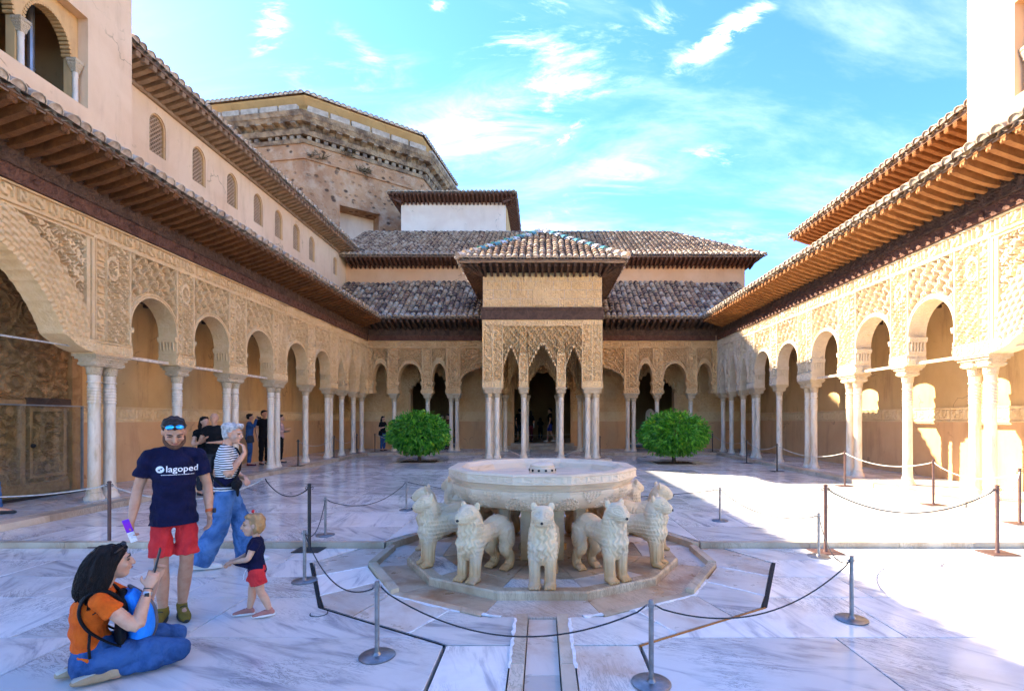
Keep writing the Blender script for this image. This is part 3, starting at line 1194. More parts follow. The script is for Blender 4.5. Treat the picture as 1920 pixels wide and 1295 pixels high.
# --- near floor (z = 0): rows of big marble slabs on both sides of the fountain apron
R_ROWS = [(-1.2, 1.1), (1.1, 2.35), (2.35, 3.05), (3.05, 3.86), (3.86, 4.72), (4.72, 5.34), (5.34, 5.98), (5.98, 6.52)]
OCT = [(0.72, 3.72), (1.97, 4.47), (2.69, 5.85), (2.35, 6.52)]


def oct_x(y):
    """outer edge of the apron at depth y"""
    if y <= OCT[0][1]:
        return OCT[0][0]
    for (x0, y0), (x1, y1) in zip(OCT, OCT[1:]):
        if y0 <= y <= y1:
            return x0 + (x1 - x0) * (y - y0) / (y1 - y0)
    return OCT[-1][0]


rs = random.Random(5)
for s in (-1, 1):
    for k, (y0, y1) in enumerate(R_ROWS):
        ys = [y0] + [y for _x, y in OCT if y0 < y < y1] + [y1]
        x_in = max(oct_x(y) for y in ys)
        cuts = []
        x = x_in + rs.uniform(0.35, 1.3)
        if s < 0 and k == 4:
            x = 2.78
        if s < 0 and k == 3:
            x = 3.55
        while x < 9.6:
            cuts.append(x)
            x += rs.uniform(1.25, 2.3)
        cuts.append(10.15)
        first = [(oct_x(y) + 0.012, y) for y in ys]
        poly = first + [(cuts[0], y1), (cuts[0], y0)]
        slab_poly(court, [(s * a, b) for a, b in poly], rs.uniform(-0.001, 0.001))
        for a, b in zip(cuts, cuts[1:]):
            slab_poly(court, [(s * a, y0), (s * b, y0), (s * b, y1), (s * a, y1)], rs.uniform(-0.001, 0.001))
# --- path slabs beside the water channel
for s in (-1, 1):
    for y0, y1, mt in ((-1.2, 1.0, 'marble'), (1.0, 2.3, 'marble_warm'), (2.3, 3.0, 'marble'), (3.0, 3.72, 'marble_warm' if s > 0 else 'marble')):
        slab_poly(court, [(s * 0.225, y0), (s * 0.715, y0), (s * 0.715, y1), (s * 0.225, y1)], 0.0, mat=mt)
# --- channel bed and its kerb stones
for y0, y1 in ((-1.2, 0.6), (0.6, 1.9), (1.9, 2.75), (2.75, 3.35), (3.35, 4.33)):
    slab_poly(court, [(-0.118, y0), (0.118, y0), (0.118, y1), (-0.118, y1)], -0.032, 0.05, 'marble_warm', 'channel_bed_slab', 0.002)
for s in (-1, 1):
    for y0, y1 in ((-1.2, 0.5), (0.5, 1.5), (1.5, 2.3), (2.3, 2.92), (2.92, 3.42), (3.42, 4.30)):
        slab_poly(court, [(s * 0.121, y0), (s * 0.222, y0), (s * 0.222, y1), (s * 0.121, y1)], 0.013 + rs.uniform(-0.004, 0.004), 0.09, 'marble_step', 'channel_kerb_stone', 0.003)
# --- fountain apron between the ring channel and the octagon
FC = Vector((0, 6.25))


def ringp(R, deg):
    """point on the fountain's dodecagon circle; deg 0 faces the camera, positive to the right; R is at that point"""
    a = math.radians(deg)
    return (R * math.sin(a), 6.25 - R * math.cos(a))


RIN = 2.06


def dode(R, deg):
    """point on the dodecagon (flat side towards the camera, circumradius R)"""
    m = (deg + 15) % 30 - 15
    return ringp(R * math.cos(math.radians(15)) / math.cos(math.radians(m)), deg)


AP = [  # (inner angles), outer points
    ([6.3, 15, 24], [(0.225, 3.73), (0.70, 3.73), (1.05, 3.93)]),
    ([24, 45], [(1.05, 3.93), (1.62, 4.27)]),
    ([45, 58], [(1.62, 4.27), (1.955, 4.475), (2.12, 4.77)]),
    ([58, 75], [(2.12, 4.77), (2.42, 5.36)]),
    ([75, 97], [(2.42, 5.36), (2.675, 5.85), (2.34, 6.51)]),
]
for s in (-1, 1):
    for k, (angs, outs) in enumerate(AP):
        inner = [dode(RIN, a) for a in angs]
        if k == 0:
            inner[0] = (0.225, inner[0][1])
        poly = inner + outs[::-1]
        mt = ('marble', 'marble_warm', 'marble', 'marble_warm', 'marble_warm')[(k + (0 if s > 0 else 2)) % 5]
        slab_poly(court, [(s * x, y) for x, y in poly], 0.0, mat=mt, name='apron_slab', gap=0.006)
    # low worn kerb on the ring's edge: raised at the flanks only
    for a0, a1, zt in ((45, 75, 0.045), (75, 97, 0.055), (15, 45, 0.006)):
        poly = [dode(RIN - 0.10, a0), dode(RIN - 0.10, a1), dode(RIN - 0.004, a1), dode(RIN - 0.004, a0)]
        slab_poly(court, [(s * x, y) for x, y in poly], zt, 0.09, 'kerb_brown', 'ring_kerb_stone', 0.003)
# grout lines smeared over the apron joints
mbg = MB()
rg = random.Random(3)
def smear(p, q, w=0.012, z=0.0045):
    p, q = Vector(p), Vector(q)
    n = max(3, int((q - p).length / 0.05))
    t = (q - p).normalized()
    nn = Vector((-t.y, t.x))
    L, Rr = [], []
    for i in range(n + 1):
        c = p.lerp(q, i / n) + nn * rg.uniform(-0.006, 0.006)
        ww = w * rg.uniform(0.35, 1.6)
        L.append((c + nn * ww))
        Rr.append((c - nn * ww))
    V = [(v.x, v.y, z) for v in L] + [(v.x, v.y, z) for v in Rr] + [(v.x, v.y, z - 0.012) for v in L] + [(v.x, v.y, z - 0.012) for v in Rr]
    k = n + 1
    F = []
    for i in range(n):
        F += [(i, i + 1, k + i + 1, k + i), (i, 2 * k + i, 2 * k + i + 1, i + 1), (k + i, k + i + 1, 3 * k + i + 1, 3 * k + i)]
    mbg.add(V, F)
for s in (-1, 1):
    for a0, a1 in ((10, 24), (24, 45), (45, 60)):
        p, q = dode(RIN - 0.0, a0), dode(RIN - 0.0, a1)
        smear((s * p[0], p[1]), (s * q[0], q[1]), 0.016)
    for a, o in ((24, (1.05, 3.93)), (58, (2.12, 4.77)), (75, (2.42, 5.36))):
        p = dode(RIN, a)
        smear((s * p[0], p[1]), (s * o[0], o[1]), 0.009)
    smear((s * 0.224, 3.35), (s * 0.224, 4.2), 0.013, 0.016)
    smear((s * 0.12, 2.92), (s * 0.225, 2.93), 0.016, 0.019)
smear((-0.11, 2.76), (0.11, 2.75), 0.012, -0.029)
smear((0.02, 2.2), (0.045, 2.75), 0.012, -0.029)
og = mbg.build('grout_smears', M['grout'], court)
og['kind'] = 'stuff'
# ring channel floor
for k in range(12):
    a0, a1 = -15 + 30 * k, 15 + 30 * k
    poly = [dode(1.60, a0), dode(1.60, a1), dode(RIN - 0.02, a1), dode(RIN - 0.02, a0)]
    slab_poly(court, poly, -0.012, 0.07, 'marble_rust' if k % 3 else 'marble_warm', 'ring_channel_slab', 0.002)
# --- far floor, one low step up: rows of slabs
FR = [(6.60, 7.55), (7.55, 8.70), (8.70, 9.55), (9.55, 10.7), (10.7, 11.9), (11.9, 13.2), (13.2, 14.6), (14.6, 16.1), (16.1, 17.7), (17.7, 19.4), (19.4, 21.0), (21.0, 22.36)]
TREES = [(-4.67, 19.0, 1.03), (4.82, 18.4, 1.13)]
BEDH = 0.62


def far_slab(a, b, y0, y1):
    """a rectangular slab, cut around the planting beds"""
    rects = [(a, b, y0, y1)]
    for tx, ty, _r in TREES:
        bx0, bx1, by0, by1 = tx - 0.78, tx + 0.78, ty - BEDH, ty + BEDH
        nxt = []
        for (p, q, r, t) in rects:
            if q <= bx0 or p >= bx1 or t <= by0 or r >= by1:
                nxt.append((p, q, r, t))
                continue
            if p < bx0:
                nxt.append((p, bx0, r, t))
            if q > bx1:
                nxt.append((bx1, q, r, t))
            p2, q2 = max(p, bx0), min(q, bx1)
            if r < by0:
                nxt.append((p2, q2, r, by0))
            if t > by1:
                nxt.append((p2, q2, by1, t))
        rects = nxt
    for (p, q, r, t) in rects:
        if q - p > 0.05 and t - r > 0.05:
            slab_poly(court, [(p, r), (q, r), (q, t), (p, t)], Z_FAR + rs.uniform(-0.0012, 0.0012), 0.09)


for k, (y0, y1) in enumerate(FR):
    for s in (-1, 1):
        x = 2.1 if k < 2 else 0.0
        cuts = [x]
        x += rs.uniform(0.8, 1.9)
        while x < 7.1:
            cuts.append(x)
            x += rs.uniform(1.2, 2.1)
        cuts.append(7.78)
        for a, b in zip(cuts, cuts[1:]):
            lo, hi = sorted((s * a, s * b))
            far_slab(lo, hi, y0, y1)
for s in (-1, 1):   # behind the fountain, cut to the ring
    pts = [dode(2.1, a) for a in (97, 105, 135, 165, 180)]
    slab_poly(court, [(s * 2.1, 6.6)] + [(s * x, y) for x, y in pts if y > 6.6] + [(0, 8.70), (s * 2.1, 8.70)], Z_FAR, 0.09)
# kerb along the low step, and wrapped round the ring
for s in (-1, 1):
    x = 2.06
    while x < 9.9:
        x2 = min(x + rs.uniform(0.9, 1.6), 10.0)
        if 10.0 - x2 < 0.4:
            x2 = 10.0
        slab_poly(court, [(s * x, 6.53), (s * x2, 6.53), (s * x2, 6.63), (s * x, 6.63)], Z_FAR + 0.012, 0.10, 'marble_step', 'step_kerb_stone', 0.003)
        x = x2
    for a0, a1 in ((98, 135), (135, 165), (165, 180)):
        poly = [dode(2.02, a0), dode(2.02, a1), dode(2.12, a1), dode(2.12, a0)]
        slab_poly(court, [(s * p, q) for p, q in poly], Z_FAR + 0.012, 0.12, 'kerb_brown', 'ring_kerb_stone', 0.003)
# --- black expansion gaps and the brass strip on the octagon edges
for nm, p, q, mt, w in (('joint_strip', (-2.70, 5.85), (-1.985, 4.475), 'black', 0.016), ('joint_strip', (2.70, 5.85), (1.985, 4.475), 'black', 0.02),
                        ('joint_strip', (-1.985, 4.462), (-0.725, 3.712), 'black', 0.006), ('brass_strip', (1.985, 4.462), (0.725, 3.712), 'wood_orange', 0.010)):
    p, q = Vector(p), Vector(q)
    t = (q - p).normalized()
    nn = Vector((-t.y, t.x)) * w
    mb = MB()
    mb.add([(a.x, a.y, z) for z in (-0.01, 0.0045) for a in (p + nn, q + nn, q - nn, p - nn)], [(0, 3, 2, 1), (4, 5, 6, 7), (0, 1, 5, 4), (1, 2, 6, 5), (2, 3, 7, 6), (3, 0, 4, 7)])
    mb.build(nm, M[mt], court)
mb = MB()
mb.lathe([(0.075, -0.01), (0.075, 0.004)], -1.93, 4.33, 24)
mb.build('drain_rim', M['joint'], court)
mb = MB()
mb.lathe([(0.066, -0.008), (0.066, 0.008)], -1.93, 4.33, 24)
mb.build('drain_cover', M['marble'], court)

# --- raised walkways under the galleries
walk = structure('gallery_walkway')
for s in (-1, 1):
    y = 6.64
    while y < 22.3:                                  # edging stones
        y2 = min(y + rs.uniform(0.9, 1.7), 22.42)
        if 22.42 - y2 < 0.5:
            y2 = 22.42
        slab_poly(walk, [(s * 7.78, y), (s * 8.12, y), (s * 8.12, y2), (s * 7.78, y2)], Z_WALK, 0.2, 'marble_step', 'edging_stone', 0.003)
        y = y2
    for x0, x1 in ((8.12, 9.05), (9.05, 10.22)):
        y = 6.64
        while y < 25.6:
            y2 = min(y + rs.uniform(1.0, 1.8), 25.7)
            if 25.7 - y2 < 0.5:
                y2 = 25.7
            slab_poly(walk, [(s * x0, y), (s * x1, y), (s * x1, y2), (s * x0, y2)], Z_WALK + rs.uniform(-0.001, 0.001), 0.2, 'marble', 'walkway_slab', 0.003)
            y = y2
x = -8.12
while x < 8.1:
    x2 = min(x + rs.uniform(0.9, 1.6), 8.12)
    if 8.12 - x2 < 0.5:
        x2 = 8.12
    slab_poly(walk, [(x, 22.43), (x2, 22.43), (x2, 22.78), (x, 22.78)], Z_WALK, 0.2, 'marble_step', 'edging_stone', 0.003)
    slab_poly(walk, [(x, 22.78), (x2, 22.78), (x2, 24.2), (x, 24.2)], Z_WALK, 0.2, 'marble', 'walkway_slab', 0.003)
    slab_poly(walk, [(x, 24.2), (x2, 24.2), (x2, 25.7), (x, 25.7)], Z_WALK, 0.2, 'marble', 'walkway_slab', 0.003)
    x = x2
# pavilion floor
x = -2.62
while x < 2.6:
    x2 = x + 0.5242
    slab_poly(walk, [(x, 18.85), (x2, 18.85), (x2, 19.5), (x, 19.5)], Z_WALK, 0.2, 'marble_step', 'edging_stone', 0.003)
    for y0, y1 in ((19.5, 20.5), (20.5, 21.5), (21.5, 22.42)):
        slab_poly(walk, [(x, y0), (x2, y0), (x2, y1), (x, y1)], Z_WALK, 0.2, 'marble', 'walkway_slab', 0.003)
    x = x2

# ================================================================== long galleries left and right
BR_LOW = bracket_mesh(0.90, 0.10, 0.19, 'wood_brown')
BR_LIT = bracket_mesh(0.90, 0.10, 0.19, 'wood_lit')
PIERS = [(2.45, 3.30, [2.72, 3.06]), (9.20, 10.05, [9.45, 9.79]), (11.30, 11.88, [11.60]), (13.20, 13.98, [13.43, 13.77]), (15.36, 16.18, [15.60, 15.95]),
         (17.62, 18.16, [17.88]), (19.50, 20.16, [19.68, 19.98]), (20.92, 21.26, [21.09]), (22.22, 22.58, [22.40]), (23.30, 23.66, [23.44])]
BAYS = [None, (3.50, 4.22, 'round'), (3.50, 4.22, 'round'), (3.50, 4.24, 'round'), (3.50, 4.22, 'round'), (3.50, 4.22, 'round'),
        (3.35, 4.15, 'muq'), (3.35, 4.42, 'muq'), (3.35, 4.15, 'muq')]


def long_gallery(s, label):
    g = root('arcade_gallery', (8.25 * s, 13, 0), label, 'gallery', 'arcaded galleries round the courtyard')
    place = place_left if s < 0 else place_right
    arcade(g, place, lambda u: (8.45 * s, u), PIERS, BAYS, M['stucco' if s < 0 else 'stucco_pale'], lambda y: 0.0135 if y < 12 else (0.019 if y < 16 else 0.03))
    # the great central arch
    c, cz, r = 6.25, 2.23, 2.54
    jamb = math.sqrt(r * r - (3.15 - cz) ** 2)
    n = 300
    U = np.concatenate([np.linspace(3.30, 6.6, 60), np.linspace(6.6, 9.20, n - 59)[1:]])
    n = len(U)
    x = np.abs(U - c)
    vb = np.where(x < jamb, cz + np.sqrt(np.clip(r * r - x * x, 0, None)), 0)
    t = np.clip((x - jamb) / (2.95 - jamb), 0, 1)
    vb = np.where(x >= jamb, Z_IMP + 0.02 + (3.15 - Z_IMP - 0.02) * (1 - t) ** 1.7, vb)
    ang = np.arctan2(U - c, vb - cz)
    vb = vb + np.where(x < jamb, 0.022 * np.abs(np.sin(ang * 45)), 0)

    def hf(u, v):
        xx, zz = u - c, v - cz
        rr = np.hypot(xx, zz) - r
        th = np.arctan2(xx, zz)
        h = -0.10 + 0.11 * arab(u, v, 0.135, 0.6)                        # open-work spandrel
        # stacked shells of the muqarnas ring
        row = np.floor(rr / 0.085)
        a = th * r / 0.135 + 0.5 * (row % 2)
        fr = (rr / 0.085) - row
        q = np.abs(a - np.floor(a) - 0.5) * 2
        shell = np.sqrt(np.clip(1 - q * q, 0, 1)) * (1 - 0.75 * fr)
        mu = 0.006 + 0.055 * shell + 0.05 * (rr / 0.5)
        edge = 0.50 + 0.05 * np.abs(np.sin(th * r / 0.19 * PI))
        h = np.where((rr > 0.10) & (rr < edge), mu, h)
        h = np.where((rr >= edge) & (rr < edge + 0.045), 0.07, h)
        h = np.where(rr <= 0.10, 0.02 + 0.012 * np.sin(th * 180), h)
        e = 2.95 - np.abs(xx)
        h = np.where(e < 0.16, 0.03, h)
        h = np.where((e > 0.05) & (e < 0.085), -0.03, h)
        h = np.where((v < 3.15) & (np.abs(xx) > jamb - 0.01), 0.03 + 0.02 * arab(u, v, 0.12), h)
        h = np.where(v > Z_BAND0 - 0.10, 0.035, h)
        h = np.where((v > Z_BAND0 - 0.06) & (v < Z_BAND0 - 0.03), -0.01, h)
        h = np.where(v > Z_BAND0, -0.035 + 0.055 * script(u, v, Z_BAND0, Z_BAND1), h)
        return h
    relief('great_arch_panel', U, vb, Z_BAND1, 150, hf, place, 0.40, M['stucco' if s < 0 else 'stucco_pale'], g)
    gallery_shell(g, s, 5.3, 25.7)
    # tie beams across the first arches, iron rod across the great arch
    for k in (1, 2, 3):
        mb = MB()
        xa, xb = sorted((8.41 * s, 8.49 * s))
        mb.box(xa, xb, PIERS[k][1] - 0.05, PIERS[k + 1][0] + 0.05, Z_IMP + 0.015, Z_IMP + 0.075)
        mb.build('tie_beam', M['mortar'], g)
    mb = MB()
    mb.tube([(8.42 * s, 3.3, 2.98), (8.42 * s, 9.2, 2.98)], 0.016, 6)
    mb.build('tie_rod', M['rope_pale'], g)
    # carved timber frieze
    for z0, z1, p, mt in ((Z_WOOD, 5.60, 0.055, 'wood_red'), (5.60, 5.66, 0.085, 'wood_dark'), (5.66, 5.90, 0.07, 'wood_dark'), (5.90, 6.0, 0.10, 'wood_dark')):
        U2 = np.linspace(2.2, 23.65 - p, 700)
        relief('frieze_beam', U2, z0 + 0.0015, z1 - 0.0015, 9, (lambda p: (lambda u, v: p + 0.018 * arab(u, v, 0.12)))(p), place, 0.3, M[mt], g)
    bm_ = MB()
    bm_.lathe([(0.045, 0), (0.042, 0.02), (0.028, 0.042), (0.001, 0.052)], 0, 0, 8)
    boss = bm_.mesh('boss', M['wood_red'], 60)
    y = 5.0
    while y < 23.4:
        link('boss', boss, g, Matrix.Translation((8.25 * s - 0.066 * s, y, 5.49)) @ Matrix.Rotation(-PI / 2 * s, 4, 'Y'))
        y += 0.62
    # eave, brackets, tiles
    eave(g, (8.20 * s, 3.2, 6.02), (8.20 * s, 22.75, 6.02), (-s, 0, 0), 0.85, 0.17, 0.257, BR_LOW if s < 0 else BR_LIT, 'wood_orange', 'wood_brown')
    A, B = (7.30 * s, 3.2, 6.215), (7.30 * s, 22.72, 6.215)
    roof_plane(g, A, B, (s, 0, 0), math.atan(0.58), lambda q: 2.95, 2, 4)
    return g


gal_l = long_gallery(-1, 'carved stucco arcade in shade behind the standing man, with red-brown eave')
gal_r = long_gallery(1, 'sunlit carved stucco arcade with bright orange eave and arch-shaped light on its wall')

# ================================================================== far gallery
g = root('arcade_gallery', (0, 23.65, 0), 'far ochre arcade on either side of the central pavilion, with dark wooden frieze', 'gallery', 'arcaded galleries round the courtyard')
gal_f = g
OPN = [(-8.0, -7.30), (-6.80, -5.70), (-5.20, -4.55), (-3.86, -2.32)]
PF_L = [(-8.25, -8.0, []), (-7.30, -6.80, [-7.05]), (-5.70, -5.20, [-5.45]), (-4.55, -3.86, [-4.34, -4.06])]
for s in (-1, 1):
    prs = [(min(-s * a, -s * b), max(-s * a, -s * b), sorted([-s * c for c in cs])) for a, b, cs in PF_L]
    if s > 0:
        prs.append((-2.32, -1.6, [-2.12]))
    else:
        prs.append((1.6, 2.32, [2.12]))
    prs.sort()
    n = len(prs)
    bays = [(3.42, 4.30, 'round')] * (n - 1)
    for k, (u0, u1, cols) in enumerate(prs):
        relief('pier_panel', np.linspace(u0, u1, max(6, int((u1 - u0) / 0.035))), Z_IMP, Z_BAND1, 70, h_pier(u0, u1, 3 + k * 0.41), place_far, 0.40, M['stucco_far'], g)
        for cu in cols:
            column(g, cu, 23.85)
        if cols:
            um, hw = sum(cols) / len(cols), (max(cols) - min(cols)) / 2 + 0.19
            mb = MB()
            mb.box(um - hw, um + hw, 23.64, 24.06, Z_CAP + 0.002, Z_CAP + 0.05)
            mb.box(um - hw - 0.04, um + hw + 0.04, 23.61, 24.08, Z_CAP + 0.05, Z_IMP - 0.002)
            mb.build('impost', M['capital'], g)
    for k in range(n - 1):
        u0, u1 = prs[k][1], prs[k + 1][0]
        c, a = (u0 + u1) / 2, (u1 - u0) / 2
        U = cosu(c, a, 60)
        xx = np.clip((U - c) / a, -1, 1)
        vb = 3.42 + 0.88 * np.sqrt(np.clip(1 - xx * xx, 0, 1)) ** 0.9
        relief('arch_panel', U, vb, Z_BAND1, 48, h_bay(c, a, 3.42, 0.88, u0, u1, 0.26, 0.36, 0.12), place_far, 0.40, M['stucco_far'], g)
        for sd, uu in ((1, u0), (-1, u1)):
            mb = MB()
            for z0, z1, gg in ((3.36, 3.43, 0.06), (3.28, 3.36, 0.04), (3.0, 3.06, 0.03), (2.9, 3.0, 0.05)):
                xa, xb = sorted((uu - sd * 0.02, uu + sd * gg))
                mb.box(xa, xb, 23.64, 24.04, z0, z1)
            mb.build('corbel', M['stucco_far'], g)
# frieze, eave and roof (cut where the pavilion stands)
for s in (-1, 1):
    xa, xb = sorted((s * 2.30, s * 8.16))
    for z0, z1, p, mt in ((Z_WOOD, 5.60, 0.055, 'wood_red'), (5.60, 6.0, 0.08, 'wood_dark')):
        relief('frieze_beam', np.linspace(xa, xb, 160), z0 + 0.0015, z1 - 0.0015, 8, (lambda p: (lambda u, v: p + 0.02 * arab(u, v, 0.16)))(p), place_far, 0.3, M[mt], g)
    eave(g, (xa if s > 0 else xa + 0.02, 23.60, 6.02), (xb, 23.60, 6.02), (0, -1, 0), 0.85, 0.17, 0.257, bracket_mesh(0.90, 0.10, 0.17, 'wood_dark'), 'wood_dark', 'wood_dark')
    xe = s * 10.2
    a, b = sorted((s * 2.32, xe))
    L = b - a
    roof_plane_args = dict(rows_ind=4)
PITCH_F = math.atan(0.74)


def roof_valley(parent, s):
    """far lower roof: eave columns between pavilion and corner, plus columns starting on the valley"""
    A, B = Vector((s * 2.34, 22.72, 6.26)), Vector((s * 7.32, 22.72, 6.26))
    if s < 0:
        A, B = B, A
    roof_plane(parent, A, B, (0, 1, 0), PITCH_F, lambda q: 3.28, 4)
    # valley part: short eaves stepped up along the valley line
    n = 11
    tx = []
    for i in range(n):
        x0 = 7.32 + 0.257 * (i + 0.5)
        st = x0 - 7.32
        ln = (3.28 - st) / math.cos(PITCH_F)
        k = int(ln / 0.30)
        tx.append((x0, st, k))
    up = Vector((0, math.cos(PITCH_F), math.sin(PITCH_F)))
    nr = Vector((0, -math.sin(PITCH_F), math.cos(PITCH_F)))
    R = Matrix((Vector((1, 0, 0)), up, nr)).transposed()
    for x0, st, k in tx:
        for j in range(k):
            p = Vector((s * x0, 22.72, 6.26)) + up * (st / math.cos(PITCH_F) + j * 0.30) + nr * 0.03
            Mx = R.to_4x4()
            Mx.translation = p
            link('roof_tile', TILE_ME, parent, Mx)
    mb = MB()
    t = math.tan(PITCH_F)
    P = [(s * 7.30, 22.72, 6.25), (s * 10.2, 25.6, 6.25 + 2.88 * t), (s * 10.2, 26.0, 6.25 + 3.28 * t), (s * 7.30, 26.0, 6.25 + 3.28 * t)]
    mb.add(P + [(x, y, z - 0.05) for x, y, z in P], [(0, 1, 2, 3), (4, 7, 6, 5), (0, 4, 5, 1), (1, 5, 6, 2), (2, 6, 7, 3), (3, 7, 4, 0)])
    mb.build('valley_deck', M['tile_pan'], parent)


roof_valley(g, -1)
roof_valley(g, 1)
# back wall of the far gallery: portals to the halls, carved panels between
Yb = 25.66
fr = ((0, Yb, 0), (1, 0, 0), (0, 0, 1), (0, -1, 0))
holes = [arch_poly(0, 1.45, 0.17, 3.3, 4.45), arch_poly(-5.6, 1.15, 0.17, 3.2, 4.25), arch_poly(5.6, 1.15, 0.17, 3.2, 4.25)]
wall_holes([(-10.2, 0.0), (10.2, 0.0), (10.2, 6.4), (-10.2, 6.4)], holes, fr, 0.5, 'back_wall', M['dado'], g)
pl_b = lambda u, v, w: (u, Yb - w, v)
for a, b in ((-10.1, -6.85), (-4.35, -1.55), (1.55, 4.35), (6.85, 10.1)):
    relief('carved_wall_panel', np.linspace(a, b, int((b - a) / 0.035)), 2.05, 4.6, 74, lambda u, v: 0.012 + 0.03 * np.where((u % 0.62 < 0.05) | (v % 1.15 < 0.06), 1.0, arab(u, v, 0.15, 0.4)), pl_b, 0.03, M['stucco_far'], g)
    relief('diamond_band', np.linspace(a, b, int((b - a) / 0.03)), 1.56, 2.049, 18, lambda u, v: 0.006 + 0.02 * (1 - sstep(0.2, 0.3, np.abs((u / 0.24) % 1 - 0.5) + np.abs(((v - 1.56) / 0.245) % 1 - 0.5))), pl_b, 0.02, M['stucco_pav'], g)
for c in (-5.6, 0, 5.6):                       # hanging muqarnas fringe in the portals
    hw = 1.45 if c == 0 else 1.15
    U = cosu(c, hw + 0.05, 70)
    xx = np.clip((U - c) / (hw + 0.05), -1, 1)
    t = (1 - np.abs(xx) ** 1.4) * 6
    vb = 3.0 + 1.0 * (np.floor(t) + sstep(0, 0.4, t - np.floor(t))) / 6 + 0.06 * np.abs(np.sin(t * PI))
    relief('muqarnas_fringe', U, vb, 4.62, 30, lambda u, v: 0.03 + 0.06 * sebka(u, v, 0.24, 0.3), lambda u, v, w: (u, Yb - 0.06 - w, v), 0.16, M['stucco_far'], g)
mb = MB()
mb.box(-10.2, 10.2, 24.02, 25.7, 4.63, 4.70)
mb.build('ceiling_beam_deck', M['wood_dark'], g)
# steps up to the hall
mb = MB()
mb.box(-1.9, 1.9, 25.0, 25.7, Z_WALK, 0.30)
mb.box(-1.6, 1.6, 25.3, 26.2, 0.30, 0.45)
mb.build('hall_step', M['marble_step'], g)

# ================================================================== hall behind (upper wall and big roof)
h = root('great_hall', (0, 26, 0), 'long salmon hall with wide tiled roof rising behind the far arcade', 'building')
wall_holes([(-10.2, 8.0), (10.5, 8.0), (10.5, 9.72), (-10.2, 9.72)], [], ((0, 26.0, 0), (1, 0, 0), (0, 0, 1), (0, -1, 0)), 0.4, 'upper_wall', M['plaster_far'], h)
mb = MB()
mb.box(10.1, 10.5, 26.4, 34.5, 4.0, 9.72)
mb.build('end_wall', M['plaster_far'], h)
eave(h, (-10.0, 25.98, 9.60), (10.9, 25.98, 9.60), (0, -1, 0), 0.74, 0.20, 0.235, bracket_mesh(0.78, 0.085, 0.14, 'wood_red', 1), 'wood_red', 'wood_red')
roof_plane(h, (-10.6, 25.16, 9.86), (11.2, 25.16, 9.86), (0, 1, 0), math.atan(0.60), lambda q: max(0.2, min(4.9, (21.8 - q) * 1.32)), 3)
mb = MB()   # far slope and end slope, ridge tiles
zt = 9.86 + 4.9 * 0.60
mb.add([(-10.6, 30.06, zt), (7.5, 30.06, zt), (11.2, 35, 9.86), (-10.6, 35, 9.86), (11.2, 25.16, 9.86)], [(0, 1, 2, 3), (1, 4, 2)])
mb.build('rear_roof_slope', M['tile_pan'], h)
for i in range(46):
    Mx = Matrix.Translation((-10.4 + i * 0.39, 30.06, zt + 0.01)) @ Matrix.Rotation(-PI / 2, 4, 'Z')
    link('ridge_tile', TILE_ME, h, Mx)
hipv = Vector((7.5, 30.06, zt)) - Vector((11.2, 25.16, 9.86))
for i in range(17):
    p = Vector((11.2, 25.16, 9.90)) + hipv * (i / 17)
    q = hipv.to_track_quat('Y', 'Z').to_matrix().to_4x4()
    q.translation = p
    link('hip_tile', TILE_ME, h, q)
# hall room (dark inside)
mb = MB()
mb.box(-10.2, 10.2, 26.16, 34, 0.35, 0.45)
mb.build('hall_floor', M['marble_step'], h)
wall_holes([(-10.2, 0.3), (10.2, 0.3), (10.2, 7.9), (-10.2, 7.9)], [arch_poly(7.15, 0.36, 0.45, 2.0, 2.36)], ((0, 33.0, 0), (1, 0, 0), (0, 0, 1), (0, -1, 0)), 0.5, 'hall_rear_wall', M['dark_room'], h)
mb = MB()
mb.box(5.5, 9.5, 35.2, 35.4, 0.2, 7.5)
mb.build('added_dimming_wall', M['plaster_white'], h)  # added behind the rear arch only to dim the daylight through it
for x in (-10.2, -2.6, 2.5, 10.1):
    mb = MB()
    mb.box(x, x + 0.12, 26.17, 33.0, 0.45, 6.0)
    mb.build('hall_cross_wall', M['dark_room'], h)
mb = MB()
mb.box(-10.2, 10.2, 26.17, 33.5, 5.9, 6.0)
mb.build('hall_ceiling', M['wood_dark'], h)
mb = MB()
mb.box(-10.2, 10.2, 26.42, 26.46, 6.0, 8.2)
mb.build('hall_inner_wall', M['dark_room'], h)

# ================================================================== pavilion
PY = 19.2
pv = root('pavilion', (0, 21.5, 0), 'square stucco pavilion with pyramid tile roof and green and white hip tiles', 'pavilion')
PP = [(-2.29, -1.51, [-2.06, -1.75]), (-0.90, -0.55, [-0.725]), (0.55, 0.90, [0.725]), (1.51, 2.29, [1.75, 2.06])]
ZT_P = 5.47


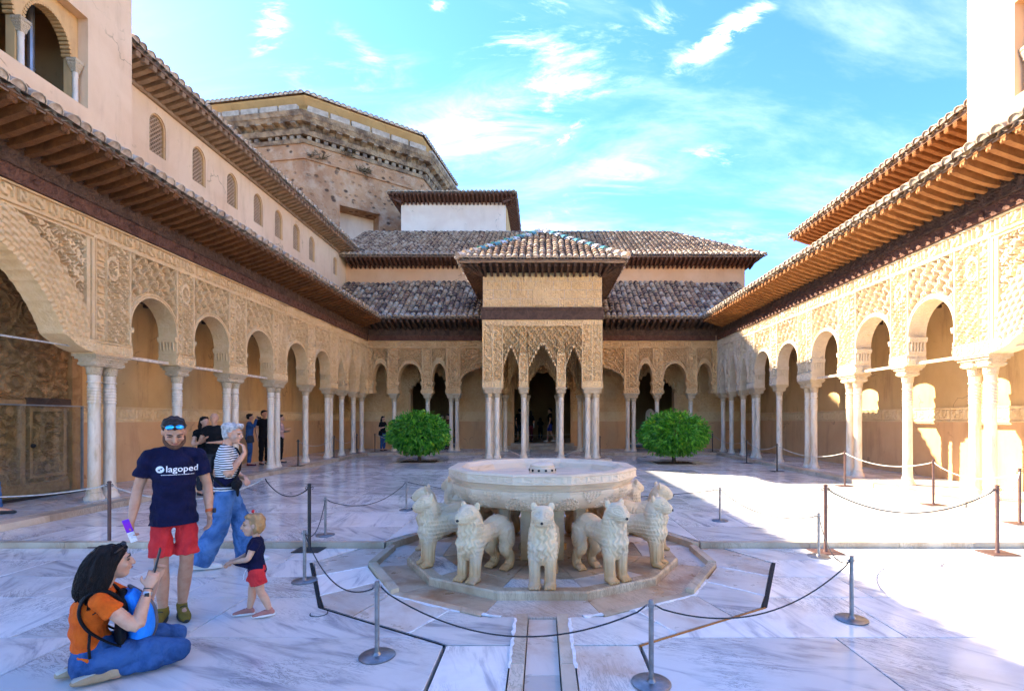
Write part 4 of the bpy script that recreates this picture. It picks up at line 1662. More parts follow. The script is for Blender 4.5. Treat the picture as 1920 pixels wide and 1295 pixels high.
def pav_face(place, ncols, col_xy, res=0.026):
    for k, (u0, u1, cols) in enumerate(PP):
        wide = u1 - u0 > 0.5

        def hp(u, v, u0=u0, u1=u1, k=k, wide=wide):
            e = np.minimum(u - u0, u1 - u)
            hh = -0.04 + 0.054 * arab(u + k, v, 0.115, k * 0.7)
            if wide:
                m = (u0 + u1) / 2
                hh = np.where(np.abs(u - m) < 0.02, 0.014, hh)
            hh = np.where(e < 0.03, 0.014, hh)
            hh = np.where(v < Z_IMP + 0.24, 0.02 + 0.02 * script(u + k, v, Z_IMP, Z_IMP + 0.24), hh)
            return hh
        vt = ZT_P - 0.2 if wide else 4.1
        relief('pier_panel', np.linspace(u0, u1, max(8, int((u1 - u0) / res))), Z_IMP, vt, int((vt - Z_IMP) / res), hp, place, 0.36, M['stucco_pav'], pv)
        for cu in cols:
            column(pv, *col_xy(cu))
        if ncols:
            um, hw = sum(cols) / len(cols), (max(cols) - min(cols)) / 2 + 0.185
            mb = MB()
            for z0, z1, gg in ((Z_CAP + 0.002, Z_CAP + 0.05, 0.0), (Z_CAP + 0.05, Z_IMP - 0.002, 0.035)):
                pts = [place(um + s1 * (hw + gg), z, w) for z in (z0, z1) for s1, w in ((-1, -0.37 - gg), (1, -0.37 - gg), (1, gg + 0.004), (-1, gg + 0.004))]
                mb.add(pts, [(0, 3, 2, 1), (4, 5, 6, 7), (0, 1, 5, 4), (1, 2, 6, 5), (2, 3, 7, 6), (3, 0, 4, 7)])
            mb.build('impost', M['capital'], pv)
    # one wide lattice field over three stepped arches
    U = np.concatenate([np.linspace(-1.51, -0.90, 46), np.linspace(-0.90, -0.55, 14)[1:-1], np.linspace(-0.55, 0.55, 80), np.linspace(0.55, 0.90, 14)[1:-1], np.linspace(0.90, 1.51, 46)])

    def arch(x, hw, spring, crown, steps):
        b = np.clip(1 - np.abs(x / hw) ** 1.25, 0, 1)
        t = b * steps
        return spring + (crown - spring) * (np.floor(t) + sstep(0.0, 0.5, t - np.floor(t))) / steps + 0.035 * np.abs(np.sin(t * PI))
    vb = np.where(np.abs(U) <= 0.5501, arch(U, 0.55, 3.52, 4.48, 6), 4.1)
    for c in (-1.205, 1.205):
        vb = np.where(np.abs(U - c) <= 0.3051, arch(U - c, 0.305, 3.62, 4.38, 5), vb)

    def hs(u, v):
        hh = -0.13 + 0.13 * sebka(u, v - 4.3, 0.31, 0.40)
        b = np.interp(u, U, vb)
        hh = np.where(v - b < 0.10, 0.03 + 0.015 * np.sin(u * 60), hh)
        hh = np.where(v > ZT_P - 0.24, 0.012, hh)
        hh = np.where(v > ZT_P - 0.2, -0.01 + 0.024 * script(u, v, ZT_P - 0.2, ZT_P), hh)
        return hh
    relief('arch_panel', U, vb, ZT_P, 62, hs, place, 0.36, M['stucco_pav'], pv)
    for u0, u1 in ((-2.29, -1.51), (1.51, 2.29)):
        relief('cornice_band', np.linspace(u0, u1, 40), ZT_P - 0.199, ZT_P, 9, lambda u, v: 0.004 + 0.02 * script(u, v, ZT_P - 0.2, ZT_P), place, 0.36, M['stucco_pav'], pv)


pav_face(lambda u, v, w: (u, PY - w, v), True, lambda u: (u, PY + 0.18))
# side faces: centre line y = 21.49, short of the corner
for s in (-1, 1):
    pl = (lambda s: (lambda u, v, w: (s * (2.29 + w), 21.49 + u * 0.985, v)))(s)
    pav_face(pl, True, (lambda s: (lambda u: (s * 2.10, 21.49 + u * 0.985) if abs(u) < 1.9 else (s * 2.12, 21.49 + u * 0.94)))(s), 0.045)
# columns and stepped arch on the inner side, seen through the front arches
for s in (-1, 1):
    for u in (0.725, 1.75, 2.0):
        column(pv, s * u, 23.55)
mb = MB()
for z0, z1, p, mt in ((ZT_P + 0.002, ZT_P + 0.06, 0.03, 'wood_dark'),):
    pass
for x0, x1, y0, y1 in ((-2.34, 2.34, PY - 0.05, PY + 0.3), (-2.34, -2.0, PY + 0.3, 23.6), (2.0, 2.34, PY + 0.3, 23.6)):
    mb.box(x0, x1, y0, y1, ZT_P + 0.003, 5.93, bev=0.012)
mb.build('timber_band', M['wood_dark'], pv)
mb = MB()
mb.box(-2.37, 2.37, PY - 0.08, PY - 0.05 - 0.001, 5.85, 5.94)
mb.build('timber_moulding', M['wood_dark'], pv)


def h_block(u, v):
    row = np.floor((v - 5.94) / 0.34)
    off = (row % 2) * 0.37 + 0.13 * row
    ju = np.abs(((u + off) / 0.74) % 1 - 0.5) > 0.476
    jv = np.abs(((v - 5.94) / 0.34) % 1 - 0.5) > 0.45
    hh = -0.012 + 0.022 * arab(u, v, 0.10, 0.3)
    hh = np.where(ju | jv, 0.016, hh)
    med = np.hypot(u / 0.34, np.maximum(v - 6.5, 0) / 0.36)
    ins = (np.abs(u) < 0.34) & (v > 6.02) & (med < 1)
    rim = (np.abs(u) < 0.36) & (v > 6.0) & (med < 1.08) & ~ins
    hh = np.where(ins, 0.004 + 0.02 * arab(u, v, 0.2, 1.2), hh)
    return np.where(rim, 0.022, hh)


mb = MB()
mb.box(-2.28, 2.28, PY + 0.004, PY + 0.3, 5.945, 7.27)
mb.build('upper_wall_core', M['mortar'], pv)
rb = random.Random(9)
for row in range(4):
    z0 = 5.947 + row * 0.331
    cuts = [-2.28]
    x = -2.28 + (0.35 if row % 2 else 0.72) + rb.uniform(-0.1, 0.1)
    while x < 2.1:
        cuts.append(x)
        x += rb.uniform(0.62, 0.86)
    cuts.append(2.28)
    for x0, x1 in zip(cuts, cuts[1:]):
        pr_ = 0.012 + rb.uniform(0, 0.01)
        relief('stucco_block', np.linspace(x0 + 0.013, x1 - 0.013, max(8, int((x1 - x0) / 0.035))), z0 + 0.011, z0 + 0.331 - 0.011, 10,
               (lambda pr_: (lambda u, v: pr_ - 0.02 + 0.026 * arab(u, v, 0.105, 0.3)))(pr_), lambda u, v, w: (u, PY - w, v), 0.0, M['stucco_pav'], pv)
Un = np.linspace(-0.36, 0.36, 40)
vtop = 6.45 + 0.42 * np.sqrt(np.clip(1 - (Un / 0.37) ** 2, 0, 1))
Vn, Qn = [], []
for i, u in enumerate(Un):
    for j in range(18):
        v = 6.0 + (vtop[i] - 6.0) * j / 17
        rim_ = j == 17 or j == 16 or i < 2 or i > 37
        Vn.append((u, PY - (0.05 if rim_ else 0.03 + 0.02 * float(arab(np.array(u), np.array(v), 0.16, 1.1))), v))
for i in range(39):
    for j in range(17):
        Qn.append((i * 18 + j, (i + 1) * 18 + j, (i + 1) * 18 + j + 1, i * 18 + j + 1))
link('arched_medallion', mesh_np('arched_medallion', np.array(Vn), np.array(Qn), M['stucco_pav']), pv)
for s in (-1, 1):
    relief('upper_stucco_wall', np.linspace(19.5, 23.7, 90), 5.945, 7.27, 30, lambda u, v: 0.01 * arab(u, v, 0.15), (lambda s: (lambda u, v, w: (s * (2.28 + w), u, v)))(s), 0.3, M['stucco_pav'], pv)
bp = bracket_mesh(0.74, 0.085, 0.16, 'wood_dark')
eave(pv, (-2.29, PY, 7.27), (2.29, PY, 7.27), (0, -1, 0), 0.72, 0.17, 0.24, bp, 'wood_dark', 'wood_grey')
for s in (-1, 1):
    eave(pv, (s * 2.29, PY, 7.27), (s * 2.29, 23.78, 7.27), (s, 0, 0), 0.72, 0.17, 0.24, bp, 'wood_dark', 'wood_grey')
# fanned corner brackets
for s in (-1, 1):
    for k, a in enumerate((15, 30, 45, 60, 75)):
        a = math.radians(a)
        d = Vector((s * math.sin(a), -math.cos(a), 0))
        ln = 0.72 / max(math.cos(a), math.sin(a))
        y = (d + Vector((0, 0, 0.17 / ln))).normalized()
        x = y.cross(Vector((0, 0, 1))).normalized()
        z = x.cross(y).normalized()
        Mx = Matrix((x, y, z)).transposed().to_4x4() @ Matrix.Diagonal((1, ln / 0.72, 1, 1))
        Mx.translation = Vector((s * 2.27, PY + 0.02, 7.27))
        link('bracket', bp, pv, Mx)
    mb = MB()
    c0 = Vector((s * 2.28, PY, 7.295))
    P = [c0, c0 + Vector((s * 0.77, 0, 0.18)), c0 + Vector((s * 0.77, -0.77, 0.185)), c0 + Vector((0, -0.77, 0.18))]
    mb.add(P + [p + Vector((0, 0, 0.03)) for p in P], [(0, 1, 2, 3), (4, 7, 6, 5), (0, 4, 5, 1), (1, 5, 6, 2), (2, 6, 7, 3), (3, 7, 4, 0)])
    mb.build('corner_soffit', M['wood_dark'], pv)
    mb = MB()
    mb.box(min(s * 2.29, s * 3.06), max(s * 2.29, s * 3.06), PY - 0.77, PY - 0.70, 7.415, 7.52)
    xa, xb = sorted((s * 2.99, s * 3.06))
    mb.box(xa, xb, PY - 0.695, PY + 0.02, 7.415, 7.52)
    mb.build('eave_board', M['wood_grey'], pv)
half = 3.10
PITCH_P = math.atan(2.05 / half)
yc = PY + 2.29
ze = 7.53
for A, B, inw in (((-half, yc - half, ze), (half, yc - half, ze), (0, 1, 0)), ((-half, yc + half, ze), (-half, yc - half, ze), (1, 0, 0)), ((half, yc - half, ze), (half, yc + half, ze), (-1, 0, 0))):
    roof_plane(pv, A, B, inw, PITCH_P, lambda q: max(0.05, min(q, 2 * half - q)), 8, spacing=0.245)
for sx in (-1, 1):
    for sy in (-1,):
        a = Vector((sx * half, yc + sy * half, ze + 0.02))
        b = Vector((0, yc, ze + 2.07))
        d = b - a
        q = d.to_track_quat('Y', 'Z').to_matrix().to_4x4()
        n = 13
        for i in range(n):
            Mx = q @ Matrix.Diagonal((1.45, 0.85, 1.5, 1))
            Mx.translation = a + d * (i / n) + Vector((0, 0, 0.03))
            me = TILE_ME.copy()
            me.materials.clear()
            mt = M['mortar'] if i < 3 else (M['glaze_green'] if i % 2 else M['glaze_white'])
            me.materials.append(mt)
            me.materials.append(M['mortar'])
            link('hip_tile', me, pv, Mx)
mb = MB()
mb.lathe([(0.20, ze + 2.02), (0.20, ze + 2.12), (0.12, ze + 2.24), (0.02, ze + 2.30)], 0, yc, 8)
mb.build('finial', M['mortar'], pv)
mb = MB()
mb.box(-2.0, 2.0, PY + 0.3, 23.6, 5.2, 5.27)
mb.build('ceiling', M['wood_dark'], pv)
# second stepped arch at the rear of the pavilion, in the far gallery's plane
U = np.linspace(-1.6, 1.6, 150)
b = np.clip(1 - np.abs(U / 0.62) ** 1.25, 0, 1) * 6
vb = np.where(np.abs(U) < 0.62, 3.35 + 0.85 * (np.floor(b) + sstep(0, 0.5, b - np.floor(b))) / 6, 3.35)
for c in (-1.2, 1.2):
    b2 = np.clip(1 - np.abs((U - c) / 0.34) ** 1.25, 0, 1) * 5
    vb = np.where(np.abs(U - c) < 0.34, 3.3 + 0.8 * (np.floor(b2) + sstep(0, 0.5, b2 - np.floor(b2))) / 5, vb)
vb = np.where((np.abs(np.abs(U) - 0.74) < 0.12), Z_IMP, vb)
relief('inner_arch_panel', U, vb, ZT_P - 0.25, 40, lambda u, v: -0.03 + 0.04 * sebka(u, v, 0.25, 0.34), lambda u, v, w: (u, 23.40 - w, v), 0.3, M['stucco_pav'], pv)
# ================================================================== upper wing on the left, with lattice windows
def lattice_window(parent, c, hw, z0, zs, zt, X, s, depth=0.16):
    """recessed window: frame moulding, plaster lattice, dark-coloured sheet standing for the unlit room. wall plane x = X, room lies towards s"""
    mb = MB()
    pts = arch_poly(c, hw, z0, zs, zt)
    inner = arch_poly(c, hw - 0.035, z0 + 0.0, zs, zt - 0.035)
    O = Vector((X + s * 0.03, 0, 0))
    n = len(pts)
    V, F = [], []
    for (a, b), (a2, b2) in zip(pts, inner):
        V += [(X + s * 0.04, a, b), (X + s * 0.04, a2, b2), (X + s * 0.10, a2, b2)]
    for i in range(n):
        j = (i + 1) % n
        F += [(3 * i, 3 * j, 3 * j + 1, 3 * i + 1), (3 * i + 1, 3 * j + 1, 3 * j + 2, 3 * i + 2)]
    mb.add(V, F)
    w = mb.build('window', M['plaster_ochre'], parent)
    mb = MB()
    st = 0.115
    xx = X + s * 0.09
    i0, i1 = int(-hw / st) - 1, int(hw / st) + 1
    zc = z0
    while zc < zt:
        for i in range(i0, i1 + 1):
            a = c + i * st
            zmid = zc + st / 2
            inside = abs(a - c) < hw - 0.05 and (zmid < zs or ((a - c) / hw) ** 2 + ((zmid - zs) / (zt - zs)) ** 2 < 0.86)
            if inside:
                for sg in (-1, 1):
                    mb.tube([(xx, a - sg * st / 2, zc), (xx, a + sg * st / 2, zc + st)], 0.017, 4, cap=False)
        zc += st
    o = mb.build('lattice', M['lattice'], w)
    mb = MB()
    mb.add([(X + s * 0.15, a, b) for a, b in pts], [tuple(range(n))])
    mb.build('shaded_pane', M['room_shade'], w)  # flat sheet, its dark colour stands for shade inside the room
    return w


lw = root('palace_wing', (-10.2, 19, 0), 'pink upper storey with a row of arched lattice windows under tiled eaves', 'building')
WD = [13.3, 14.9, 16.5, 18.0, 19.4, 20.8, 22.2, 24.7]
WB = [(d, 0.285 if d < 24 else 0.24, 8.66 if d < 24 else 8.77, 9.43, 9.74 if d < 24 else 9.64) for d in WD]
wall_holes([(10.6, 6.2), (26.0, 6.2), (26.0, 10.2), (10.6, 10.2)], [arch_poly(d, hw, z0, zs, zt) for d, hw, z0, zs, zt in WB],
           ((-10.2, 0, 0), (0, 1, 0), (0, 0, 1), (1, 0, 0)), 0.16, 'pink_wall', M['plaster_pink'], lw)
for d, hw, z0, zs, zt in WB:
    lattice_window(lw, d, hw, z0, zs, zt, -10.2, -1)
mb = MB()
mb.box(-16, -10.37, 10.6, 30, 6.2, 10.2)
mb.build('wing_body', M['plaster_pink'], lw)
mb = MB()
mb.box(-10.22, -10.12, 10.9, 26.0, 9.98, 10.10, bev=0.02)
mb.build('wall_cornice', M['wood_grey'], lw)
eave(lw, (-10.2, 10.9, 10.16), (-10.2, 27.0, 10.16), (1, 0, 0), 0.68, 0.15, 0.25, bracket_mesh(0.72, 0.13, 0.13, 'wood_grey', 1), 'wood_grey', 'wood_brown')
roof_plane(lw, (-9.46, 10.9, 10.36), (-9.46, 27.0, 10.36), (-1, 0, 0), math.atan(0.52), lambda q: 5.5, 1, 3)
mb = MB()
mb.add([(-14.9, 10.9, 13.2), (-14.9, 30, 13.2), (-20.4, 30, 10.3), (-20.4, 10.9, 10.3), (-9.5, 10.9, 10.3), (-9.5, 30, 10.3)], [(0, 1, 2, 3), (0, 4, 5, 1)])
mb.build('rear_roof_slope', M['tile_pan'], lw)


# ================================================================== corner blocks with twin-arched windows
def corner_block(s, y_edge, label):
    X = 9.0 * s
    b = root('corner_block', (X, 8, 0), label, 'building', 'pink blocks flanking the courtyard')
    y0, y1 = y_edge - 9.5, y_edge
    wy1 = y_edge - 1.06
    wy0 = wy1 - 2.25
    zb, zt = 7.81, 9.60
    wall_holes([(y0, 6.6), (y1, 6.6), (y1, 14.2), (y0, 14.2)], [[(wy0, zb), (wy1, zb), (wy1, zt), (wy0, zt)]], ((X, 0, 0), (0, 1, 0), (0, 0, 1), (-s, 0, 0)), 0.20, 'pink_wall', M['plaster_pink'], b)
    Xi = X + 0.205 * s
    m = (wy0 + wy1) / 2
    hw = 0.47
    c1, c2 = m - 0.53, m + 0.53
    wall_holes([(wy0 - 0.1, zb - 0.1), (wy1 + 0.1, zb - 0.1), (wy1 + 0.1, zt + 0.2), (wy0 - 0.1, zt + 0.2)],
               [arch_poly(c1, hw, zb + 0.01, 8.72, 9.36, 20), arch_poly(c2, hw, zb + 0.01, 8.72, 9.36, 20)], ((Xi, 0, 0), (0, 1, 0), (0, 0, 1), (-s, 0, 0)), 0.16, 'twin_arch_plate', M['plaster_ochre'], b)
    # serrated voussoirs round each arch
    vs = MB()
    for c in (c1, c2):
        for i in range(26):
            a = PI * (i + 0.5) / 26
            for r in (hw - 0.02,):
                cy, cz = c + r * math.cos(a), 8.72 + (0.64 / hw) * r * math.sin(a)
                vs.tube([(Xi - s * 0.012, cy, cz), (Xi + s * 0.17, cy, cz)], 0.032, 6)
    vs.build('voussoirs', M['plaster_yellow'], b)['kind'] = 'stuff'
    for cy in (m, wy1 - 0.10, wy0 + 0.10):
        cm_ = MB()
        cm_.lathe([(0.062, zb), (0.062, zb + 0.05), (0.048, zb + 0.08), (0.045, 8.36), (0.052, 8.38), (0.046, 8.41), (0.052, 8.43), (0.048, 8.46)], Xi - s * 0.045, cy, 12)
        sh = cm_.build('columnette', M['column'], b, 35)
        cm_ = MB()
        rings = []
        for q, z in ((0.05, 8.46), (0.06, 8.52), (0.085, 8.60), (0.08, 8.63), (0.095, 8.65), (0.095, 8.70)):
            rings.append([(Xi - s * 0.045 + i * q, cy + j * q, z) for i, j in ((-1, -1), (1, -1), (1, 1), (-1, 1))])
        cm_.loft(rings)
        cm_.build('capital', M['capital'], sh)
    mb = MB()
    xa, xb = sorted((Xi + s * 0.17, Xi + s * 2.0))
    mb.box(xa, xb, wy0 - 0.3, wy0 - 0.2, zb - 0.2, zt + 0.4)
    mb.box(xa, xb, wy1 + 0.2, wy1 + 0.3, zb - 0.2, zt + 0.4)
    xa2, xb2 = sorted((Xi + s * 2.0, Xi + s * 2.1))
    mb.box(xa2, xb2, wy0 - 0.3, wy1 + 0.3, zb - 0.2, zt + 0.4)
    mb.box(xa, xb, wy0 - 0.3, wy1 + 0.3, zt + 0.25, zt + 0.4)
    mb.box(xa, xb, wy0 - 0.3, wy1 + 0.3, zb - 0.3, zb - 0.2)
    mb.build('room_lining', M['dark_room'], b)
    mb = MB()
    mb.tube([(Xi + s * 0.5, wy1 - 0.42, zb - 0.2), (Xi + s * 0.5, wy1 - 0.42, zt + 0.3)], 0.055, 10)
    mb.tube([(Xi + s * 0.5, wy1 - 0.42, 8.3), (Xi + s * 0.5, wy1 - 0.42, 8.33)], 0.068, 10)
    mb.build('pipe', M['iron_pipe'], b)
    mb = MB()
    xa, xb = sorted((X + 0.22 * s, X + 6 * s))
    if s < 0:
        xb = X - 0.2
    else:
        xa = X + 0.2
    mb.box(xa, xb, y1 - 0.3, y1 - 0.001, 6.6, 14.2)
    mb.box(xa, xb, y0 + 0.001, y0 + 0.3, 6.6, 14.2)
    mb.build('side_wall', M['plaster_pink'], b)
    mb = MB()
    cx, cy = X + 3 * s, (y0 + y1) / 2
    xa, xb = sorted((X - 0.5 * s, X + 6.5 * s))
    mb.add([(xa, y0 - 0.5, 14.2), (xb, y0 - 0.5, 14.2), (xb, y1 + 0.5, 14.2), (xa, y1 + 0.5, 14.2), (cx, cy - 1.5, 16.2), (cx, cy + 1.5, 16.2)],
           [(0, 3, 2, 1), (0, 1, 4), (2, 3, 5), (1, 2, 5, 4), (3, 0, 4, 5)])
    mb.build('roof', M['tile_pan'], b)
    return b


corner_block(-1, 10.99, 'tall pink block with columned twin-arch window, beside the lattice-windowed upper storey')
corner_block(1, 10.62, 'tall pale sunlit block standing above the sunlit arcade\'s eave')

# ================================================================== upper wing on the right
rw = root('palace_wing', (10.2, 15, 0), 'sunlit tiled eave of an upper storey above the bright arcade', 'building')
mb = MB()
mb.box(10.2, 15, 10.63, 19.0, 6.0, 8.44)
mb.build('upper_wall', M['plaster_far'], rw)
eave(rw, (10.2, 10.64, 8.36), (10.2, 19.05, 8.36), (-1, 0, 0), 0.68, 0.15, 0.25, bracket_mesh(0.72, 0.12, 0.13, 'wood_lit', 1), 'wood_orange', 'wood_brown')
roof_plane(rw, (9.46, 10.64, 8.58), (9.46, 19.15, 8.58), (1, 0, 0), math.atan(0.52), lambda q: max(0.1, min(4.5, (8.51 - q) * 1.0 + 0.3)), 1, 3)
mb = MB()
mb.add([(14.0, 10.64, 10.9), (14.0, 14.5, 10.9), (9.46, 19.15, 8.55), (18.5, 19.15, 8.55), (18.5, 10.64, 8.55)], [(0, 1, 3, 4), (1, 2, 3)])
mb.build('rear_roof_slope', M['tile_pan'], rw)

# ================================================================== white lantern box behind the hall
lb = root('lantern_tower', (-5.9, 36, 0), 'low white tower with dark wooden eaves and tiled roof behind the hall roof', 'tower')
x0, x1, y0, y1 = -9.3, -2.42, 33.0, 38.6
mb = MB()
mb.box(x0, x1, y0, y1, 11.0, 15.9)
mb.build('white_wall', M['plaster_white'], lb)
mb = MB()
mb.box(x1 + 0.001, x1 + 0.06, y0 + 0.35, y1 - 0.2, 13.0, 15.7)
mb.build('side_panel', M['plaster_yellow'], lb)
bt = bracket_mesh(0.72, 0.10, 0.15, 'wood_red', 1)
eave(lb, (x0 - 0.5, y0, 15.9), (x1 + 0.5, y0, 15.9), (0, -1, 0), 0.66, 0.28, 0.27, bt, 'wood_red', 'wood_red')
eave(lb, (x1, y0 - 0.5, 15.9), (x1, y1 + 0.5, 15.9), (1, 0, 0), 0.66, 0.28, 0.27, bt, 'wood_red', 'wood_red')
eave(lb, (x0, y0 - 0.5, 15.9), (x0, y1 + 0.5, 15.9), (-1, 0, 0), 0.66, 0.28, 0.27, bt, 'wood_red', 'wood_red')
ex0, ex1, ey0, ey1 = x0 - 0.7, x1 + 0.7, y0 - 0.7, y1 + 0.7
roof_plane(lb, (ex0, ey0, 16.24), (ex1, ey0, 16.24), (0, 1, 0), math.atan(0.3), lambda q: max(0.1, min(3.4, q, (ex1 - ex0) - q)), 1, 99, 0.27)
roof_plane(lb, (ex1, ey0, 16.24), (ex1, ey1, 16.24), (-1, 0, 0), math.atan(0.3), lambda q: max(0.1, min(3.4, q, (ey1 - ey0) - q)), 1, 99, 0.27)
roof_plane(lb, (ex0, ey1, 16.24), (ex0, ey0, 16.24), (1, 0, 0), math.atan(0.3), lambda q: max(0.1, min(3.4, q, (ey1 - ey0) - q)), 0, 3, 0.27)

# ================================================================== great stone tower
tw = root('stone_tower', (-18, 42, 0), 'huge weathered polygonal stone tower with heavy cornice and yellow tiled attic', 'tower')
TP = [(-15.4, 32.0), (-8.2, 37.4), (-6.95, 46.3), (-12.4, 53.5), (-21.4, 55.6), (-28.8, 49.6), (-30.0, 40.6), (-24.3, 33.4)]
cen = Vector((-22, 46))


def offset(poly, d):
    out = []
    n = len(poly)
    for i in range(n):
        a, b, c = Vector(poly[i - 1]), Vector(poly[i]), Vector(poly[(i + 1) % n])
        e1, e2 = (b - a).normalized(), (c - b).normalized()
        n1, n2 = Vector((e1.y, -e1.x)), Vector((e2.y, -e2.x))
        out.append(tuple(b + (n1 + n2) * (d / (1 + n1.dot(n2)))))
    return out


# walls: plain prism except the niche face
W = offset(TP, -0.9)
body = MB()
n = len(W)
for i in range(1, n):
    a, b = W[i], W[(i + 1) % n]
    body.add([(*a, 0), (*b, 0), (*b, 20.0), (*a, 20.0)], [(0, 1, 2, 3)])
body.add([(*p, 20.0) for p in W], [tuple(range(n))])
body.build('tower_wall', M['tower'], tw)
A2, B2 = Vector(W[0]), Vector(W[1])
ax = (B2 - A2).normalized()
LN = (B2 - A2).length
nn = Vector((ax.y, -ax.x))
fr = ((A2.x, A2.y, 0), (ax.x, ax.y, 0), (0, 0, 1), (nn.x, nn.y, 0))
ta, tb = 0.27 * LN, 0.60 * LN
wall_holes([(0, 0), (LN, 0), (LN, 20), (0, 20)], [[(ta, 8), (tb, 8), (tb, 16.3), (ta, 16.3)]], fr, 1.3, 'tower_wall', M['tower'], tw)
mb = MB()
mb.prism([(ta - 0.1, 7.9), (tb + 0.1, 7.9), (tb + 0.1, 16.4), (ta - 0.1, 16.4)], fr, -1.45, -1.29)
mb.build('niche_plaster', M['plaster_white'], tw)


def band(off, z0, z1, name, mat, off2=None, rows=1):
    p, q = offset(W, off), offset(W, off if off2 is None else off2)
    mb = MB()
    V = [(*a, z0) for a in p] + [(*a, z1) for a in q] + [(*a, z0) for a in W] + [(*a, z1) for a in W]
    k = len(p)
    F = []
    for i in range(k):
        j = (i + 1) % k
        F += [(i, j, k + j, k + i), (2 * k + i, 2 * k + j, j, i), (k + i, k + j, 3 * k + j, 3 * k + i)]
    mb.add(V, F)
    return mb.build(name, M[mat], tw)


band(0.10, 18.75, 18.92, 'string_course', 'tower')
band(0.14, 19.75, 19.95, 'dentil_course', 'cornice', 0.26)
band(0.28, 20.25, 20.5, 'cornice', 'cornice', 0.45)
band(0.62, 20.92, 21.14, 'cornice', 'cornice', 0.78)
band(0.82, 21.14, 21.42, 'cornice', 'cornice', 0.97)
band(0.2, 20.5, 20.92, 'bracket_frieze', 'cornice', 0.2)
band(0.05, 18.92, 19.75, 'pale_frieze', 'tower', 0.05)
modm = MB()
modm.prism([(0, 0), (0.62, 0), (0.66, -0.1), (0.5, -0.16), (0.2, -0.28), (0, -0.3)], ((0, 0, 0), (0, -1, 0), (0, 0, 1), (1, 0, 0)), -0.17, 0.17)
modme = modm.mesh('modillion', M['cornice'])
dent = MB()
dent.box(-0.13, 0.13, -0.24, 0.05, -0.22, 0)
dentme = dent.mesh('dentil', M['cornice'])
parm = MB()
parm.box(-0.62, 0.62, -0.14, 0.14, 0, 0.5, bev=0.02)
parme = parm.mesh('parapet_block', M['parapet'])
for (p, q) in ((W[0], W[1]), (W[7], W[0]), (W[1], W[2])):
    p, q = Vector(p), Vector(q)
    t = (q - p).normalized()
    L = (q - p).length
    ang = math.atan2(t.y, t.x)
    R = Matrix.Rotation(ang, 4, 'Z')
    nrm = Vector((t.y, -t.x))
    k = int(L / 0.82)
    for i in range(k):
        c = p + t * ((i + 0.5) * L / k)
        Mx = R.copy()
        Mx.translation = Vector((c.x, c.y, 20.91 + random.uniform(-0.02, 0.02)))
        link('modillion', modme, tw, Mx)
    k = int(L / 0.5)
    for i in range(k):
        c = p + t * ((i + 0.5) * L / k)
        Mx = R.copy()
        Mx.translation = Vector((c.x, c.y, 20.20))
        if random.random() > 0.08:
            link('dentil', dentme, tw, Mx)
    k = int(L / 1.34)
    for i in range(k):
        c = p + t * ((i + 0.5) * L / k) + nrm * 0.6
        Mx = R.copy()
        Mx.translation = Vector((c.x, c.y, 21.42))
        link('parapet_block', parme, tw, Mx)
D = offset(W, -0.55)
dr = MB()
V = [(*p, 21.3) for p in D] + [(*p, 22.8) for p in D]
dr.add(V, [(i, (i + 1) % n, n + (i + 1) % n, n + i) for i in range(n)])
dr.build('attic_wall', M['plaster_yellow'], tw)
D2, D3 = offset(W, -0.35), offset(W, -0.05)
dr = MB()
V = [(*p, 22.4) for p in offset(W, -0.54)] + [(*p, 22.55) for p in D2] + [(*p, 22.9) for p in D3] + [(*p, 23.0) for p in D3]
dr.add(V, [(k * n + i, k * n + (i + 1) % n, (k + 1) * n + (i + 1) % n, (k + 1) * n + i) for k in range(3) for i in range(n)])
dr.build('attic_cornice', M['plaster_yellow'], tw)
rf = MB()
D4 = offset(W, 0.02)
rf.add([(*p, 23.0) for p in D4] + [(-18.5, 44, 26.0)], [(i, (i + 1) % n, n) for i in range(n)])
rf.build('roof', M['tile_pan'], tw)
for (p, q) in ((D4[0], D4[1]), (D4[7], D4[0]), (D4[1], D4[2])):
    p, q = Vector(p), Vector(q)
    t = (q - p).normalized()
    L = (q - p).length
    inw = Vector((-t.y, t.x, 0))
    k = int(L / 0.36)
    y = (inw + Vector((0, 0, 0.3))).normalized()
    x = Vector((t.x, t.y, 0))
    z = x.cross(y)
    R = Matrix((x, y, z)).transposed().to_4x4() @ Matrix.Scale(1.7, 4)
    for i in range(k):
        c = p + t * ((i + 0.5) * L / k)
        Mx = R.copy()
        Mx.translation = Vector((c.x, c.y, 23.0)) - y * 0.12
        link('roof_tile', TILE_ME, tw, Mx)
# tufts of weed in the cornice
wm = MB()
wr = random.Random(4)
for t_, z in ((0.06, 19.1), (0.3, 19.9), (0.36, 19.8), (0.42, 19.0), (0.46, 18.9), (0.5, 19.05), (0.13, 19.0)):
    c = A2 + (B2 - A2) * t_
    for i in range(40):
        d = Vector((nn.x * wr.uniform(0.1, 0.7) + ax.x * wr.uniform(-0.6, 0.6), nn.y * wr.uniform(0.1, 0.7) + ax.y * wr.uniform(-0.6, 0.6), wr.uniform(-0.35, 0.35)))
        p0 = Vector((c.x, c.y, z))
        s_ = Vector((wr.uniform(-1, 1), wr.uniform(-1, 1), wr.uniform(-1, 1))) * 0.05
        wm.add([p0, p0 + d * 0.6 + s_, p0 + d], [(0, 1, 2)])
M['weed'] = simple('dry_weed', (0.10, 0.075, 0.03), (0.16, 0.11, 0.045), 4, 0.9)
o = wm.build('weed_tuft', M['weed'], tw)
o['kind'] = 'stuff'
# ================================================================== blending of shapes into one continuous surface
SCRATCH = bpy.data.scenes.new('scratch')     # only for evaluating modifiers; removed at the end


